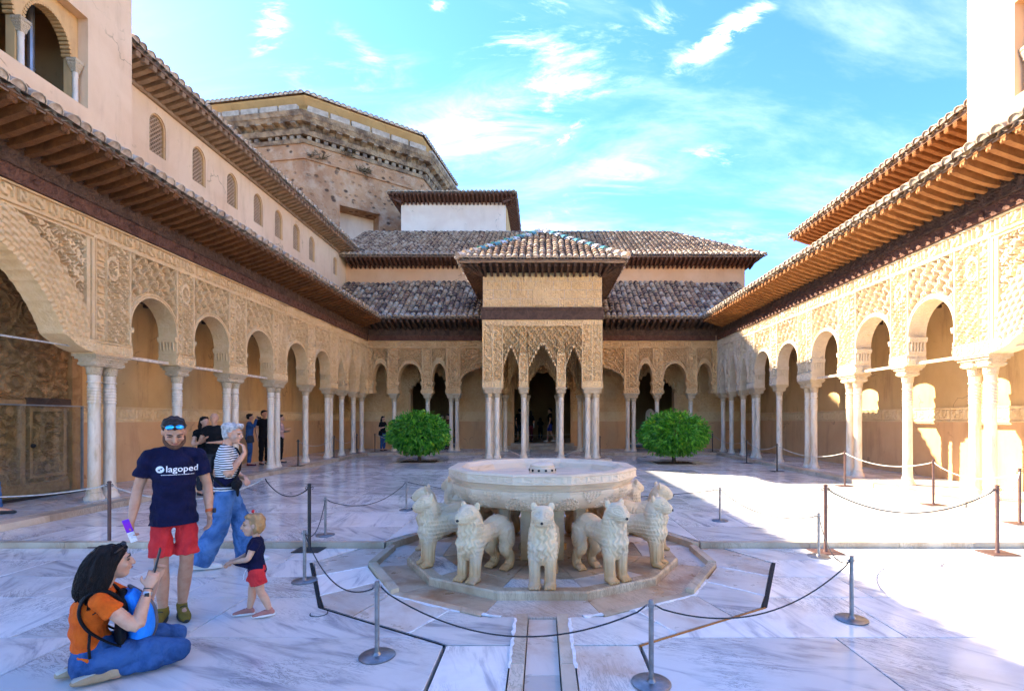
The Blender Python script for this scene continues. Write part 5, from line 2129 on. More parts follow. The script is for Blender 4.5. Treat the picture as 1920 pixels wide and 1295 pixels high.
def blend(mb, voxel, smooth=4, fac=0.5):
    me = bpy.data.meshes.new('tmp')
    me.from_pydata(mb.v, [], mb.f)
    bm = bmesh.new()
    bm.from_mesh(me)
    bmesh.ops.recalc_face_normals(bm, faces=bm.faces)
    bm.to_mesh(me)
    bm.free()
    ob = bpy.data.objects.new('tmp', me)
    SCRATCH.collection.objects.link(ob)
    m = ob.modifiers.new('r', 'REMESH')
    m.mode = 'VOXEL'
    m.voxel_size = voxel
    if smooth:
        s = ob.modifiers.new('s', 'SMOOTH')
        s.factor = fac
        s.iterations = smooth
    vl = SCRATCH.view_layers[0]
    vl.update()
    dg = vl.depsgraph
    out = bpy.data.meshes.new_from_object(ob.evaluated_get(dg))
    bpy.data.objects.remove(ob)
    bpy.data.meshes.remove(me)
    out.polygons.foreach_set('use_smooth', np.full(len(out.polygons), True))
    return out


def limb(mb, pts, rad, ref=(1, 0, 0), seg=12, sub=4, mi=0, flat=False):
    """tapered limb through pts; rad = radius or (a along ref, b across); rounded ends; Catmull-Rom between"""
    P = [Vector(p) for p in pts]
    Rr = [(r, r) if isinstance(r, (int, float)) else r for r in rad]
    C, RR = [], []
    n = len(P)
    for i in range(n - 1):
        p0, p1, p2, p3 = P[max(i - 1, 0)], P[i], P[i + 1], P[min(i + 2, n - 1)]
        for k in range(sub):
            t = k / sub
            C.append(0.5 * ((2 * p1) + (p2 - p0) * t + (2 * p0 - 5 * p1 + 4 * p2 - p3) * t * t + (3 * p1 - p0 - 3 * p2 + p3) * t ** 3))
            s = t * t * (3 - 2 * t)
            RR.append((Rr[i][0] * (1 - s) + Rr[i + 1][0] * s, Rr[i][1] * (1 - s) + Rr[i + 1][1] * s))
    C.append(P[-1])
    RR.append(Rr[-1])
    rings = []
    ref = Vector(ref)
    m = len(C)
    for i in range(m):
        t = (C[min(i + 1, m - 1)] - C[max(i - 1, 0)])
        t = t.normalized() if t.length > 1e-9 else Vector((0, 0, 1))
        a = ref - t * ref.dot(t)
        if a.length < 0.15:
            a = Vector((0, 0, 1)) - t * t.z
            if a.length < 0.15:
                a = Vector((0, 1, 0)) - t * t.y
        a.normalize()
        b = t.cross(a)
        ends = []
        if i == 0:
            ends = [(-0.8, 0.35), (-0.5, 0.75)]
        for off, sc in ends:
            rings.append([tuple(C[i] + t * off * min(RR[i]) + a * RR[i][0] * sc * math.cos(2 * PI * k / seg) + b * RR[i][1] * sc * math.sin(2 * PI * k / seg)) for k in range(seg)])
        rings.append([tuple(C[i] + a * RR[i][0] * math.cos(2 * PI * k / seg) + b * RR[i][1] * math.sin(2 * PI * k / seg)) for k in range(seg)])
        if i == m - 1 and not flat:
            for off, sc in ((0.5, 0.75), (0.8, 0.35)):
                rings.append([tuple(C[i] + t * off * min(RR[i]) + a * RR[i][0] * sc * math.cos(2 * PI * k / seg) + b * RR[i][1] * sc * math.sin(2 * PI * k / seg)) for k in range(seg)])
    mb.loft(rings, mi)
    return mb


def ell(mb, c, r, rot=None, seg=14, mi=0):
    c = Vector(c)
    rot = rot or Matrix.Identity(3)
    rings = []
    for i in range(1, 9):
        a = PI * i / 9
        rings.append([tuple(c + rot @ Vector((r[0] * math.sin(a) * math.cos(2 * PI * k / seg), r[1] * math.sin(a) * math.sin(2 * PI * k / seg), -r[2] * math.cos(a)))) for k in range(seg)])
    mb.loft(rings, mi)
    return mb


def displace(me, fn):
    n = len(me.vertices)
    co = np.empty(n * 3, np.float32)
    no = np.empty(n * 3, np.float32)
    me.vertices.foreach_get('co', co)
    me.vertices.foreach_get('normal', no)
    co, no = co.reshape(-1, 3), no.reshape(-1, 3)
    co = co + no * fn(co, no)[:, None]
    me.vertices.foreach_set('co', co.astype(np.float32).ravel())
    me.update()


# ================================================================== fountain
Z_PL = 0.07
ft = root('fountain', (0, 6.25, 0), 'twelve-sided carved marble fountain basin carried by stone lions', 'fountain')
mb = MB()
rings = []
for R, z in ((1.60, -0.05), (1.63, -0.012), (1.63, Z_PL - 0.015), (1.615, Z_PL), (1.50, Z_PL), (1.50, Z_PL - 0.03)):
    rings.append([(*dode(R, -15 + 30 * k), z) for k in range(12)])
mb.loft(rings, cap=False)
mb.build('platform_kerb', M['kerb_brown'], ft)
rp = random.Random(8)
for k in range(12):                      # platform paving: outer and inner stones per side
    a0, a1 = -15 + 30 * k, 15 + 30 * k
    am = (a0 + a1) / 2
    for q, (r0, r1) in enumerate(((1.22, 1.497), (0.80, 1.22), (0.0, 0.80))):
        if q == 2:
            slab_poly(ft, [ringp(0.02, a0), dode(r1, a0), dode(r1, a1), ringp(0.02, a1)], Z_PL - 0.012, 0.05, 'marble_rust', 'platform_slab', 0.002)
            continue
        slab_poly(ft, [dode(r0, a0), dode(r1, a0), dode(r1, a1), dode(r0, a1)], Z_PL - 0.006 + rp.uniform(-0.003, 0.003), 0.05,
                  ('marble_warm' if q == 0 and k % 2 else 'marble') if q == 0 and k % 3 != 2 else 'marble_rust', 'platform_slab', 0.003)


def basin():
    prof = []

    def seg(R0, z0, R1, z1, n, tagv):
        for i in range(n):
            t = i / n
            prof.append((R0 + (R1 - R0) * t, z0 + (z1 - z0) * t, tagv))
    seg(0.001, 0.70, 0.93, 0.70, 4, 0)
    for i in range(26):                     # bulging lower body
        t = i / 26
        prof.append((0.93 + 0.175 * math.sin(t * PI / 2) ** 0.8, 0.70 + 0.215 * t, 1))
    seg(1.105, 0.915, 1.075, 0.925, 2, 0)
    seg(1.075, 0.925, 1.085, 0.945, 2, 0)
    seg(1.085, 0.945, 1.105, 0.955, 2, 0)
    seg(1.105, 0.955, 1.125, 0.985, 3, 0)
    seg(1.135, 0.99, 1.155, 1.00, 2, 0)
    seg(1.155, 1.00, 1.155, 1.092, 12, 2)
    seg(1.155, 1.092, 1.14, 1.107, 3, 0)
    seg(1.14, 1.107, 1.01, 1.108, 3, 0)
    seg(1.01, 1.108, 0.995, 1.09, 2, 0)
    seg(0.995, 1.09, 0.955, 1.06, 2, 0)
    seg(0.955, 1.06, 0.93, 0.99, 3, 0)
    seg(0.93, 0.99, 0.86, 0.965, 3, 0)
    seg(0.86, 0.965, 0.001, 0.955, 3, 0)
    per = 40
    na = 12 * per
    deg = -15 + np.arange(na) * 30 / per
    m = (deg + 15) % 30 - 15
    V = np.zeros((len(prof), na, 3))
    for i, (R, z, tg) in enumerate(prof):
        Rm = R * math.cos(math.radians(15)) / np.cos(np.radians(m))
        u = R * np.tan(np.radians(m)) * 0.966
        d = np.zeros(na)
        if tg == 2:
            d = -0.004 + 0.009 * script(np.radians(deg) * 1.15, np.full(na, z), 1.0, 1.092)
        if tg == 1:
            t = (z - 0.70) / 0.215
            dm = np.abs(u) / 0.135 + abs(t - 0.86) / 0.62 < 1
            kn = 0.5 + 0.5 * np.sign(np.sin(u * 150 + z * 150) * np.sin(u * 150 - z * 150))
            d = np.where(dm & (t > 0.28), 0.003 + 0.012 * kn, d)
            uc = 0.29 * R / 1.1 - np.abs(u)
            fl = (uc / 0.15) ** 2 + ((t - 0.12) / 0.62) ** 2 < 1
            d = np.where(fl, 0.002 + 0.020 * arab(uc, np.full(na, z), 0.06, 0.4), d)
            d = d - 0.006 * (t < 0.03)
        Rm = Rm + d
        a = np.radians(deg)
        V[i] = np.stack([Rm * np.sin(a), 6.25 - Rm * np.cos(a), np.full(na, z)], -1)
    idx = np.arange(len(prof) * na).reshape(len(prof), na)
    nx = np.roll(idx, -1, 1)
    q = np.stack([idx[:-1], nx[:-1], nx[1:], idx[1:]], -1).reshape(-1, 4)
    return mesh_np('basin', V.reshape(-1, 3), q, M['basin'])


link('basin', basin(), ft)
mb = MB()
mb.lathe([(0.30, Z_PL - 0.01), (0.30, 0.13), (0.25, 0.16), (0.235, 0.6), (0.27, 0.66), (0.3, 0.699)], 0, 6.25, 8)
mb.build('pedestal', M['lion'], ft, 30)
for k in range(8):
    a = 2 * PI * (k + 0.5) / 8
    mb = MB()
    mb.box(0.50 * math.cos(a) - 0.055, 0.50 * math.cos(a) + 0.055, 6.25 + 0.50 * math.sin(a) - 0.055, 6.25 + 0.50 * math.sin(a) + 0.055, Z_PL - 0.01, 0.698, bev=0.012)
    mb.build('support_post', M['lion'], ft)
mb = MB()
mb.lathe([(0.10, 0.95), (0.155, 0.97), (0.168, 1.02), (0.165, 1.075), (0.15, 1.09), (0.155, 1.10), (0.155, 1.108), (0.12, 1.13), (0.05, 1.145), (0.001, 1.147)], 0, 6.25, 20)
jh = mb.build('jet_head', M['basin'], ft, 35)
mb = MB()
for k in range(12):
    a = 2 * PI * (k + 0.5) / 12
    c = Vector((math.cos(a), math.sin(a), 0))
    mb.tube([Vector((0, 6.25, 1.05)) + c * 0.15, Vector((0, 6.25, 1.05)) + c * 0.172], 0.015, 8)
mb.build('jet_holes', M['black'], jh)['kind'] = 'stuff'


# ------------------------------------------------------------------ lion (faces +y, front paws at y = 0)
def lion_mesh():
    mb = MB()
    X = (1, 0, 0)
    limb(mb, [(0, -0.60, 0.43), (0, -0.50, 0.485), (0, -0.33, 0.455), (0, -0.17, 0.45), (0, -0.06, 0.44)], [(0.105, 0.10), (0.125, 0.12), (0.115, 0.11), (0.13, 0.135), (0.13, 0.14)], X)
    limb(mb, [(0, -0.09, 0.38), (0, -0.055, 0.48), (0, -0.045, 0.58), (0, -0.03, 0.67)], [(0.138, 0.135), (0.134, 0.13), (0.118, 0.12), (0.106, 0.108)], X)      # chest and neck
    limb(mb, [(0, -0.03, 0.28), (0, -0.01, 0.40)], [(0.125, 0.085), (0.135, 0.105)], X)
    ell(mb, (0, -0.005, 0.695), (0.112, 0.105, 0.09))                                      # skull
    ell(mb, (0, 0.015, 0.655), (0.102, 0.088, 0.064))                                     # cheeks
    limb(mb, [(0, 0.03, 0.672), (0, 0.075, 0.66), (0, 0.102, 0.652)], [(0.100, 0.080), (0.092, 0.074), (0.080, 0.064)], X, 16)   # blunt muzzle
    limb(mb, [(0, 0.045, 0.752), (0, 0.085, 0.73), (0, 0.118, 0.69)], [(0.032, 0.018), (0.026, 0.016), (0.034, 0.02)], X)     # nose ridge
    for s in (-1, 1):
        limb(mb, [(s * 0.076, -0.04, 0.745), (s * 0.083, -0.038, 0.778), (s * 0.080, -0.036, 0.795)], [(0.034, 0.022), (0.034, 0.02), (0.024, 0.014)], X)
        limb(mb, [(s * 0.072, -0.045, 0.42), (s * 0.074, -0.03, 0.30), (s * 0.073, -0.02, 0.17), (s * 0.072, -0.015, 0.06)], [(0.068, 0.09), (0.064, 0.075), (0.056, 0.062), (0.056, 0.06)], X)
        limb(mb, [(s * 0.072, -0.03, 0.035), (s * 0.073, 0.02, 0.037), (s * 0.073, 0.05, 0.024)], [(0.058, 0.036), (0.062, 0.038), (0.056, 0.024)], X)
        for t in (-0.042, -0.014, 0.014, 0.042):
            ell(mb, (s * 0.073 + t, 0.056, 0.022), (0.0145, 0.032, 0.022))
        limb(mb, [(s * 0.080, -0.52, 0.45), (s * 0.095, -0.53, 0.33), (s * 0.098, -0.50, 0.245), (s * 0.097, -0.565, 0.16), (s * 0.096, -0.585, 0.10), (s * 0.096, -0.56, 0.045)],
             [(0.080, 0.125), (0.076, 0.112), (0.066, 0.085), (0.052, 0.060), (0.048, 0.053), (0.05, 0.054)], X)
        limb(mb, [(s * 0.096, -0.57, 0.032), (s * 0.097, -0.51, 0.035), (s * 0.098, -0.475, 0.024)], [(0.050, 0.034), (0.056, 0.036), (0.05, 0.022)], X)
        for t in (-0.036, -0.012, 0.012, 0.036):
            ell(mb, (s * 0.097 + t, -0.470, 0.02), (0.0135, 0.03, 0.02))
    limb(mb, [(0.02, -0.63, 0.46), (0.06, -0.665, 0.38), (0.122, -0.62, 0.33), (0.138, -0.54, 0.36)], [0.02, 0.02, 0.018, 0.022], X)   # tail curled on the flank
    me = blend(mb, 0.0062, 2, 0.5)

    def fn(co, no):
        x, y, z = co[:, 0], co[:, 1], co[:, 2]
        d = np.zeros(len(co))
        # carved mane: wavy locks on the breast, overlapping scales on the sides
        mane = sstep(0.25, 0.29, z) * (1 - sstep(0.61, 0.635, z + 0.3 * np.maximum(y, 0))) * sstep(-0.34, -0.26, y - 0.25 * (z - 0.4))
        ang = np.arctan2(x, y + 0.10)
        lock = np.sin(ang * 21 + 1.5 * np.sin(z * 70 + 2 * np.sin(ang * 5)) + 0.8 * np.sin(z * 29))
        front = 1 - sstep(0.6, 1.0, np.abs(ang))
        row = z / 0.043
        kk = np.floor(row)
        a = ang * 4.4 + 0.5 * (kk % 2)
        fx = np.abs(a - np.floor(a) - 0.5) * 2
        fz = row - kk
        arc = fz - 0.55 * fx * fx
        scl = np.where(arc > 0.42, 1.0, np.clip(arc / 0.42, 0, 1) * 0.75) - 0.5 + 0.25 * np.sin(a * 18)
        wob = 0.8 + 0.2 * np.sin(x * 31 + z * 23) * np.sin(y * 27 - z * 17)
        d += mane * 0.0115 * wob * (front * lock + (1 - front) * scl)
        # face: concentric brow and cheek lines, bared teeth
        face = sstep(0.605, 0.63, z) * sstep(-0.03, 0.01, y)
        e = np.hypot((np.abs(x) - 0.052) / 0.85, (z - 0.712) / 0.62)
        d -= face * 0.008 * sstep(0.1, 0.6, np.sin(e * 190)) * (e < 0.075) * (np.abs(x) > 0.018)
        d -= face * 0.006 * sstep(0.1, 0.6, np.sin((z + 0.4 * np.abs(x)) * 260)) * (z < 0.672) * (np.abs(x) > 0.034)
        mouth = np.abs(z - 0.637 - 0.1 * np.abs(x)) < 0.012
        d -= face * mouth * (0.007 + 0.004 * np.sin(np.arctan2(x, y) * 60)) * (np.abs(x) > 0.018)
        # grooves down the legs, curls on shoulder and haunch
        leg = sstep(0.05, 0.09, z) * (1 - sstep(0.24, 0.28, z))
        d -= leg * 0.006 * sstep(0.3, 0.8, np.sin(np.arctan2(np.abs(x) - 0.073, np.where(y < -0.3, y + 0.55, y + 0.02)) * 7))
        h = np.hypot(y + 0.30, (z - 0.47) * 1.1)
        d -= 0.006 * sstep(0.2, 0.7, np.sin(h * 150)) * (h < 0.11) * (np.abs(x) > 0.06)
        h2 = np.hypot(y + 0.54, z - 0.36)
        d -= 0.005 * sstep(0.3, 0.8, np.sin(h2 * 110)) * (h2 < 0.14) * (np.abs(x) > 0.07)
        return d
    displace(me, fn)
    me.materials.append(M['lion'])
    me.name = 'stone_lion'
    return me


LION = lion_mesh()
sp = MB()
sp.tube([(0, 0.13, 0.648), (0, 0.166, 0.645)], 0.0135, 8)
SPOUT = sp.mesh('spout', M['metal_dark'])
LION_LABELS = {0: 'stone lion facing straight out at the camera, under the basin front', 30: 'first stone lion right of the front one, seen with its flank',
               60: 'stone lion at the right flank of the fountain with curly chest', 90: 'stone lion just behind the right flank lion, head above it', 120: 'stone lion on the right rear of the fountain, against the bright floor',
               150: 'right one of the rear lions hidden behind the pedestal', 180: 'rearmost stone lion straight behind the pedestal', 210: 'left one of the rear lions hidden behind the pedestal',
               240: 'stone lion on the left rear, back of its mane beside the basin', 270: 'stone lion just behind the left flank lion, ears above it', 300: 'stone lion at the left flank of the fountain, shaggy chest towards the camera',
               330: 'first stone lion left of the front one, head turned outwards'}
for k in range(12):
    a = 30 * k
    x, y = ringp(1.475, a)
    o = bpy.data.objects.new('stone_lion', LION)
    COL.objects.link(o)
    o.location = (x, y, Z_PL - 0.004)
    o.rotation_euler = (0, 0, PI + math.radians(a) + rp.uniform(-0.035, 0.035))
    o.scale = (rp.uniform(0.95, 1.05), rp.uniform(0.97, 1.02), rp.uniform(0.965, 1.03))
    tag(o, LION_LABELS[a], 'lion statue', 'stone lions round the fountain')
    c = bpy.data.objects.new('spout', SPOUT)
    COL.objects.link(c)
    c.parent = o


# ================================================================== clipped orange trees
def leaf_mat():
    m = NT('citrus_leaf')
    t = m.n('ShaderNodeAttribute', attribute_name='tone')
    r = m.n('ShaderNodeValToRGB')
    r.color_ramp.elements[0].color = (0.022, 0.11, 0.012, 1)
    r.color_ramp.elements[1].color = (0.42, 0.46, 0.03, 1)
    for p, c in ((0.35, (0.075, 0.27, 0.02)), (0.7, (0.15, 0.41, 0.03)), (0.9, (0.30, 0.47, 0.035))):
        e = r.color_ramp.elements.new(p)
        e.color = (*c, 1)
    m.l(t.outputs['Fac'], r.inputs[0])
    m.b.inputs['Subsurface Weight'].default_value = 0.0
    tr = m.n('ShaderNodeBsdfTranslucent')
    m.l(m.mix(1.0, r.outputs[0], (1.6, 1.7, 0.7), 'MULTIPLY'), tr.inputs[0])
    ms = m.n('ShaderNodeMixShader')
    ms.inputs[0].default_value = 0.3
    m.l(m.b.outputs[0], ms.inputs[1])
    m.l(tr.outputs[0], ms.inputs[2])
    m.l(ms.outputs[0], m.t.nodes['Material Output'].inputs[0])
    return m.out(r.outputs[0], 0.42, 0, 0.5)


M['leaf'] = leaf_mat()
M['bark'] = simple('citrus_bark', (0.085, 0.055, 0.035), (0.05, 0.03, 0.02), 20, 0.9, 0.6, 40, 0.01)


def tree(x, y, rx, label, seed):
    t = root('orange_tree', (x, y, Z_FAR), label, 'tree', 'clipped round trees')
    r = np.random.default_rng(seed)
    n = 8500
    zc, up, dn = 1.02, 0.80, 0.62
    th = r.uniform(0, 2 * PI, n)
    cz = r.uniform(-1, 1, n)
    s = np.sqrt(1 - cz * cz)
    D = np.stack([s * np.cos(th), s * np.sin(th), cz], -1)
    lump = 1 + 0.035 * np.sin(5 * th + 3 * cz + seed) + 0.05 * np.sin(9 * th - 7 * cz) + 0.055 * np.sin(17 * th + 11 * cz + 2) + 0.03 * np.sin(31 * th - 19 * cz)
    rad = lump * np.where(r.random(n) < 0.72, r.uniform(0.86, 1.05, n), r.uniform(0.45, 0.9, n)) * np.where(r.random(n) < 0.05, r.uniform(1.0, 1.09, n), 1.0)
    # flat-ish bottom
    S = np.stack([np.full(n, rx), np.full(n, rx), np.where(cz > 0, up, dn)], -1)
    P = D * S * rad[:, None]
    P[:, 2] = np.where(P[:, 2] < -0.52, -0.52 - r.random(n) * 0.16, P[:, 2])
    P += np.array([x, y, zc + Z_FAR])
    L = r.uniform(0.11, 0.175, n)
    Wd = L * r.uniform(0.36, 0.48, n)
    out = D + r.normal(0, 0.45, (n, 3))
    out[:, 2] -= 0.55
    out /= np.linalg.norm(out, axis=1)[:, None]
    side = np.cross(out, D + r.normal(0, 0.35, (n, 3)))
    side /= np.linalg.norm(side, axis=1)[:, None] + 1e-9
    nr = np.cross(side, out)
    v0 = P
    v1 = P + out * (L * 0.5)[:, None] + side * (Wd * 0.5)[:, None] + nr * (L * 0.08)[:, None]
    v2 = P + out * L[:, None] - nr * (L * 0.06)[:, None]
    v3 = P + out * (L * 0.5)[:, None] - side * (Wd * 0.5)[:, None] + nr * (L * 0.08)[:, None]
    V = np.stack([v0, v1, v2, v3], 1).reshape(-1, 3)
    b = np.arange(n)[:, None] * 4
    F = np.concatenate([b + np.array([[0, 1, 2]]), b + np.array([[0, 2, 3]])])
    patch = 0.5 + 0.5 * np.sin(4.3 * D[:, 0] * 2 + seed) * np.sin(5.1 * D[:, 2] + 3.3 * D[:, 1])
    spr = r.random(n) < 0.06
    tone = np.clip(0.0 + 0.52 * r.random(n) + 0.30 * (rad > 0.93) * r.random(n) + 0.35 * (patch > 0.82) * r.random(n), 0, 1)
    me = mesh_np('crown', V, F, M['leaf'], None, False, np.concatenate([tone, tone]))
    link('crown', me, t)
    mb = MB()
    mb.tube([(x, y, Z_FAR - 0.05), (x + 0.01, y, 0.2), (x - 0.01, y + 0.01, 0.5), (x, y, 0.95)], [0.085, 0.07, 0.062, 0.055], 9)
    rr = random.Random(seed)
    for i in range(7):
        a = rr.uniform(0, 2 * PI)
        e = Vector((x + math.cos(a) * rx * 0.7, y + math.sin(a) * rx * 0.7, 1.05 + rr.uniform(-0.2, 0.5)))
        st = Vector((x, y, rr.uniform(0.45, 0.9)))
        mb.tube([st, st.lerp(e, 0.5) + Vector((0, 0, 0.05)), e], [0.035, 0.022, 0.008], 6)
    mb.build('trunk', M['bark'], t)
    # planting bed
    bed = bpy.data.objects.new('planting_bed', None)
    COL.objects.link(bed)
    bed['kind'] = 'structure'
    mb = MB()
    for (a, b_, c, d) in ((-0.775, 0.775, -BEDH, -BEDH + 0.07), (-0.775, 0.775, BEDH - 0.07, BEDH), (-0.775, -0.70, -BEDH + 0.07, BEDH - 0.07), (0.70, 0.775, -BEDH + 0.07, BEDH - 0.07)):
        mb.box(x + a, x + b_, y + c, y + d, -0.05, Z_FAR + 0.006)
    mb.build('bed_border', M['marble_step'], bed)
    g = np.linspace(-0.70, 0.70, 20)
    gy = np.linspace(-BEDH + 0.07, BEDH - 0.07, 18)
    X2, Y2 = np.meshgrid(x + g, y + gy, indexing='ij')
    Z2 = Z_FAR - 0.015 + 0.03 * r.random(X2.shape)
    idx = np.arange(X2.size).reshape(X2.shape)
    q = np.stack([idx[:-1, :-1], idx[1:, :-1], idx[1:, 1:], idx[:-1, 1:]], -1).reshape(-1, 4)
    link('soil', mesh_np('soil', np.stack([X2, Y2, Z2], -1).reshape(-1, 3), q, M['soil'], None, True), bed)


tree(TREES[0][0], TREES[0][1], TREES[0][2], 'smaller round clipped tree, in front of the woman in black', 3)
tree(TREES[1][0], TREES[1][1], TREES[1][2], 'larger round clipped tree near the sunlit arcade', 8)

# ================================================================== great wooden door and glass screen on the left
dr = root('wooden_door', (-10.1, 8, Z_WALK), 'tall carved wooden door with star strapwork behind the great arch', 'door')
pl_d = lambda u, v, w: (-10.12 + w, u, v)


def h_door(u, v):
    h = -0.03 + 0.06 * strapwork(u, v, 0.36) + 0.008 * arab(u, v, 0.06)
    post = (np.abs(u - 9.72) < 0.06) & (v < 2.0)
    rail = (np.abs(v - 2.0) < 0.06) | (v < 0.42) | (np.abs(u - 8.1) < 0.05)
    wick = (u > 9.85) & (u < 10.62) & (v < 1.9) & (v > 0.5)
    e = np.minimum(np.minimum(u - 9.85, 10.62 - u), np.minimum(v - 0.5, 1.9 - v))
    h = np.where(wick & (e < 0.07), 0.045, h)
    h = np.where(post | rail, 0.05, h)
    return h


relief('door_panel', np.linspace(6.6, 10.68, 260), Z_WALK + 0.02, 4.52, 250, h_door, pl_d, 0.07, M['wood_door'], dr)
mb = MB()
mb.box(-10.19, -10.02, 10.69, 10.92, Z_WALK, 4.58, bev=0.015)
mb.build('door_post', M['wood_door'], dr)
mb = MB()
mb.box(-10.19, -10.04, 9.78, 10.68, 1.96, 2.10, bev=0.01)
mb.build('wicket_lintel', M['wood_dark'], dr)
mb = MB()
mb.lathe([(0.05, 0), (0.045, 0.02), (0.02, 0.05)], 0, 0, 8)
link('door_knob', mb.mesh('door_knob', M['metal_dark']), dr, Matrix.Translation((-10.06, 9.9, 1.15)) @ Matrix.Rotation(PI / 2, 4, 'Y'))


def glass_mat():
    m = NT('screen_glass')
    tr = m.n('ShaderNodeBsdfTransparent')
    tr.inputs[0].default_value = (0.93, 0.96, 0.95, 1)
    gl = m.n('ShaderNodeBsdfGlossy')
    gl.inputs['Roughness'].default_value = 0.02
    lw_ = m.n('ShaderNodeLayerWeight', Blend=0.3)
    fz = m.n('ShaderNodeMath', operation='MULTIPLY')
    m.l(lw_.outputs['Facing'], fz.inputs[0])
    fz.inputs[1].default_value = 0.3
    ms = m.n('ShaderNodeMixShader')
    m.l(fz.outputs[0], ms.inputs[0])
    m.l(tr.outputs[0], ms.inputs[1])
    m.l(gl.outputs[0], ms.inputs[2])
    m.l(ms.outputs[0], m.t.nodes['Material Output'].inputs[0])
    return m.mat


M['glass'] = glass_mat()
gs = root('glass_screen', (-9.7, 8, Z_WALK), 'waist-high clear glass screen with thin metal rail before the wooden door', 'screen')
mb = MB()
mb.box(-9.706, -9.694, 5.4, 10.55, Z_WALK + 0.05, 1.93)
mb.build('glass_pane', M['glass'], gs)
mb = MB()
mb.box(-9.72, -9.68, 5.4, 10.58, 1.93, 1.955)
mb.box(-9.72, -9.68, 10.55, 10.58, Z_WALK, 1.93)
mb.build('metal_rail', M['iron_pipe'], gs)
mb = MB()
mb.box(-9.74, -9.66, 5.4, 10.6, Z_WALK, Z_WALK + 0.05)
mb.build('floor_rail', M['metal_dark'], gs)

# ================================================================== barrier posts and ropes
mb = MB()
mb.lathe([(0.125, 0), (0.125, 0.010), (0.118, 0.014), (0.03, 0.016), (0.021, 0.03), (0.0165, 0.035), (0.0165, 0.49), (0.02, 0.492), (0.02, 0.502), (0.0165, 0.505), (0.0165, 0.525), (0.012, 0.53)], 0, 0, 20)
LOW_POLE = MB()
LOW_POLE.lathe([(0.03, 0.014), (0.021, 0.03), (0.0165, 0.035), (0.0165, 0.53), (0.013, 0.533)], 0, 0, 14)
LOW_POLE = LOW_POLE.mesh('pole', M['metal_post'], 40)
LOW_BASE = MB()
LOW_BASE.lathe([(0.123, 0), (0.125, 0.003), (0.125, 0.010), (0.118, 0.0145), (0.001, 0.0155)], 0, 0, 28)
LOW_BASE = LOW_BASE.mesh('base', M['metal_post'], 40)
LOW_COLL = MB()
LOW_COLL.lathe([(0.0165, 0.488), (0.022, 0.49), (0.022, 0.504), (0.0165, 0.506)], 0, 0, 14)
for s in (-1, 1):
    LOW_COLL.tube([(s * 0.018, 0, 0.498), (s * 0.033, 0, 0.503), (s * 0.036, 0, 0.494), (s * 0.026, 0, 0.488)], 0.0035, 5)
LOW_COLL = LOW_COLL.mesh('collar', M['metal_post'], 40)


def tall_meshes(mat, sq=0.17):
    a = MB()
    a.lathe([(0.03, 0.012), (0.024, 0.03), (0.021, 0.04), (0.021, 0.83), (0.025, 0.832), (0.025, 0.848), (0.015, 0.856)], 0, 0, 12)
    b = MB()
    b.box(-sq, sq, -sq * 0.8, sq * 0.8, 0, 0.014, bev=0.003)
    c = MB()
    for s in (-1, 1):
        c.tube([(s * 0.02, 0, 0.80), (s * 0.04, 0, 0.815), (s * 0.052, 0, 0.80), (s * 0.045, 0, 0.78), (s * 0.03, 0, 0.785)], 0.005, 6)
    return a.mesh('pole', M[mat], 40), b.mesh('base', M[mat]), c.mesh('hook', M[mat], 40)


TALL = tall_meshes('metal_brown')
TALLD = tall_meshes('metal_dark')


def post(kind, x, y, z, label, rot=0.0):
    o = root('barrier_post', (x, y, z), label, 'barrier post', 'rope barrier posts')
    o.rotation_euler = (0, 0, rot)
    ms = (LOW_POLE, LOW_BASE, LOW_COLL) if kind == 'low' else (TALL if kind == 'tall' else TALLD)
    for nm, me in zip(('pole', 'base', 'collar' if kind == 'low' else 'hook'), ms):
        c = bpy.data.objects.new(nm, me)
        COL.objects.link(c)
        c.parent = o
    return Vector((x, y, z + (0.495 if kind == 'low' else 0.80)))


def rope(p, q, sag, mat, label, r=0.006):
    n = 22
    pts = []
    for i in range(n + 1):
        t = i / n
        v = p.lerp(q, t)
        v.z -= sag * 4 * t * (1 - t)
        pts.append(v)
    d = (q - p).normalized() * 0.03
    pts[0] = p + d
    pts[-1] = q - d
    mb = MB()
    mb.tube(pts, r, 7)
    o = mb.build('barrier_rope', M[mat], None, 60)
    tag(o, label, 'rope', 'barrier ropes')
    return o


xy = lambda px, py, Z=0.0: at(px, py, Z)
LP = {}
for k, px, py, Z, lab in (
        ('a', 707, 1230, 0, 'low steel post with round base, front of the fountain beside the black floor joint'),
        ('b', 1221, 1281, 0, 'low steel post with round base cut by the bottom edge, beside the brass floor strip'),
        ('c', 1597, 1161, 0, 'low steel post with round base on the shadow edge of the sunlit floor'),
        ('d', 1535, 1043, 0, 'thin low post in full sun just before the brown post on the kerb'),
        ('e', 1350, 976, Z_FAR, 'low post on bright floor behind the right flank lion'),
        ('f', 762, 956, Z_FAR, 'low post on shaded floor just behind the left flank lion'),
        ('g', 610, 1003, Z_FAR, 'low post with round base behind the tall dark post on the kerb'),
        ('h', 571, 1089, 0, 'low post with round base standing close behind the toddler')):
    x, y = xy(px, py, Z)
    LP[k] = post('low', x, y, Z, lab)
LR = [('a', 'b', 0.27, 'long dark rope drooping across the front of the fountain channel'), ('b', 'c', 0.24, 'dark rope rising from the brass strip post to the shadow edge post'),
      ('c', 'd', 0.20, 'short rope hanging between the two low sunlit posts'), ('d', 'e', 0.18, 'thin rope over the sunlit floor, behind the right flank lion'),
      ('e', 'f', 0.2, 'thin rope passing behind the fountain basin'), ('f', 'g', 0.22, 'dark rope over shaded floor behind the left lions'),
      ('g', 'h', 0.2, 'rope dropping beside the tall dark post on the kerb'), ('h', 'a', 0.24, 'dark rope between the toddler and the fountain')]
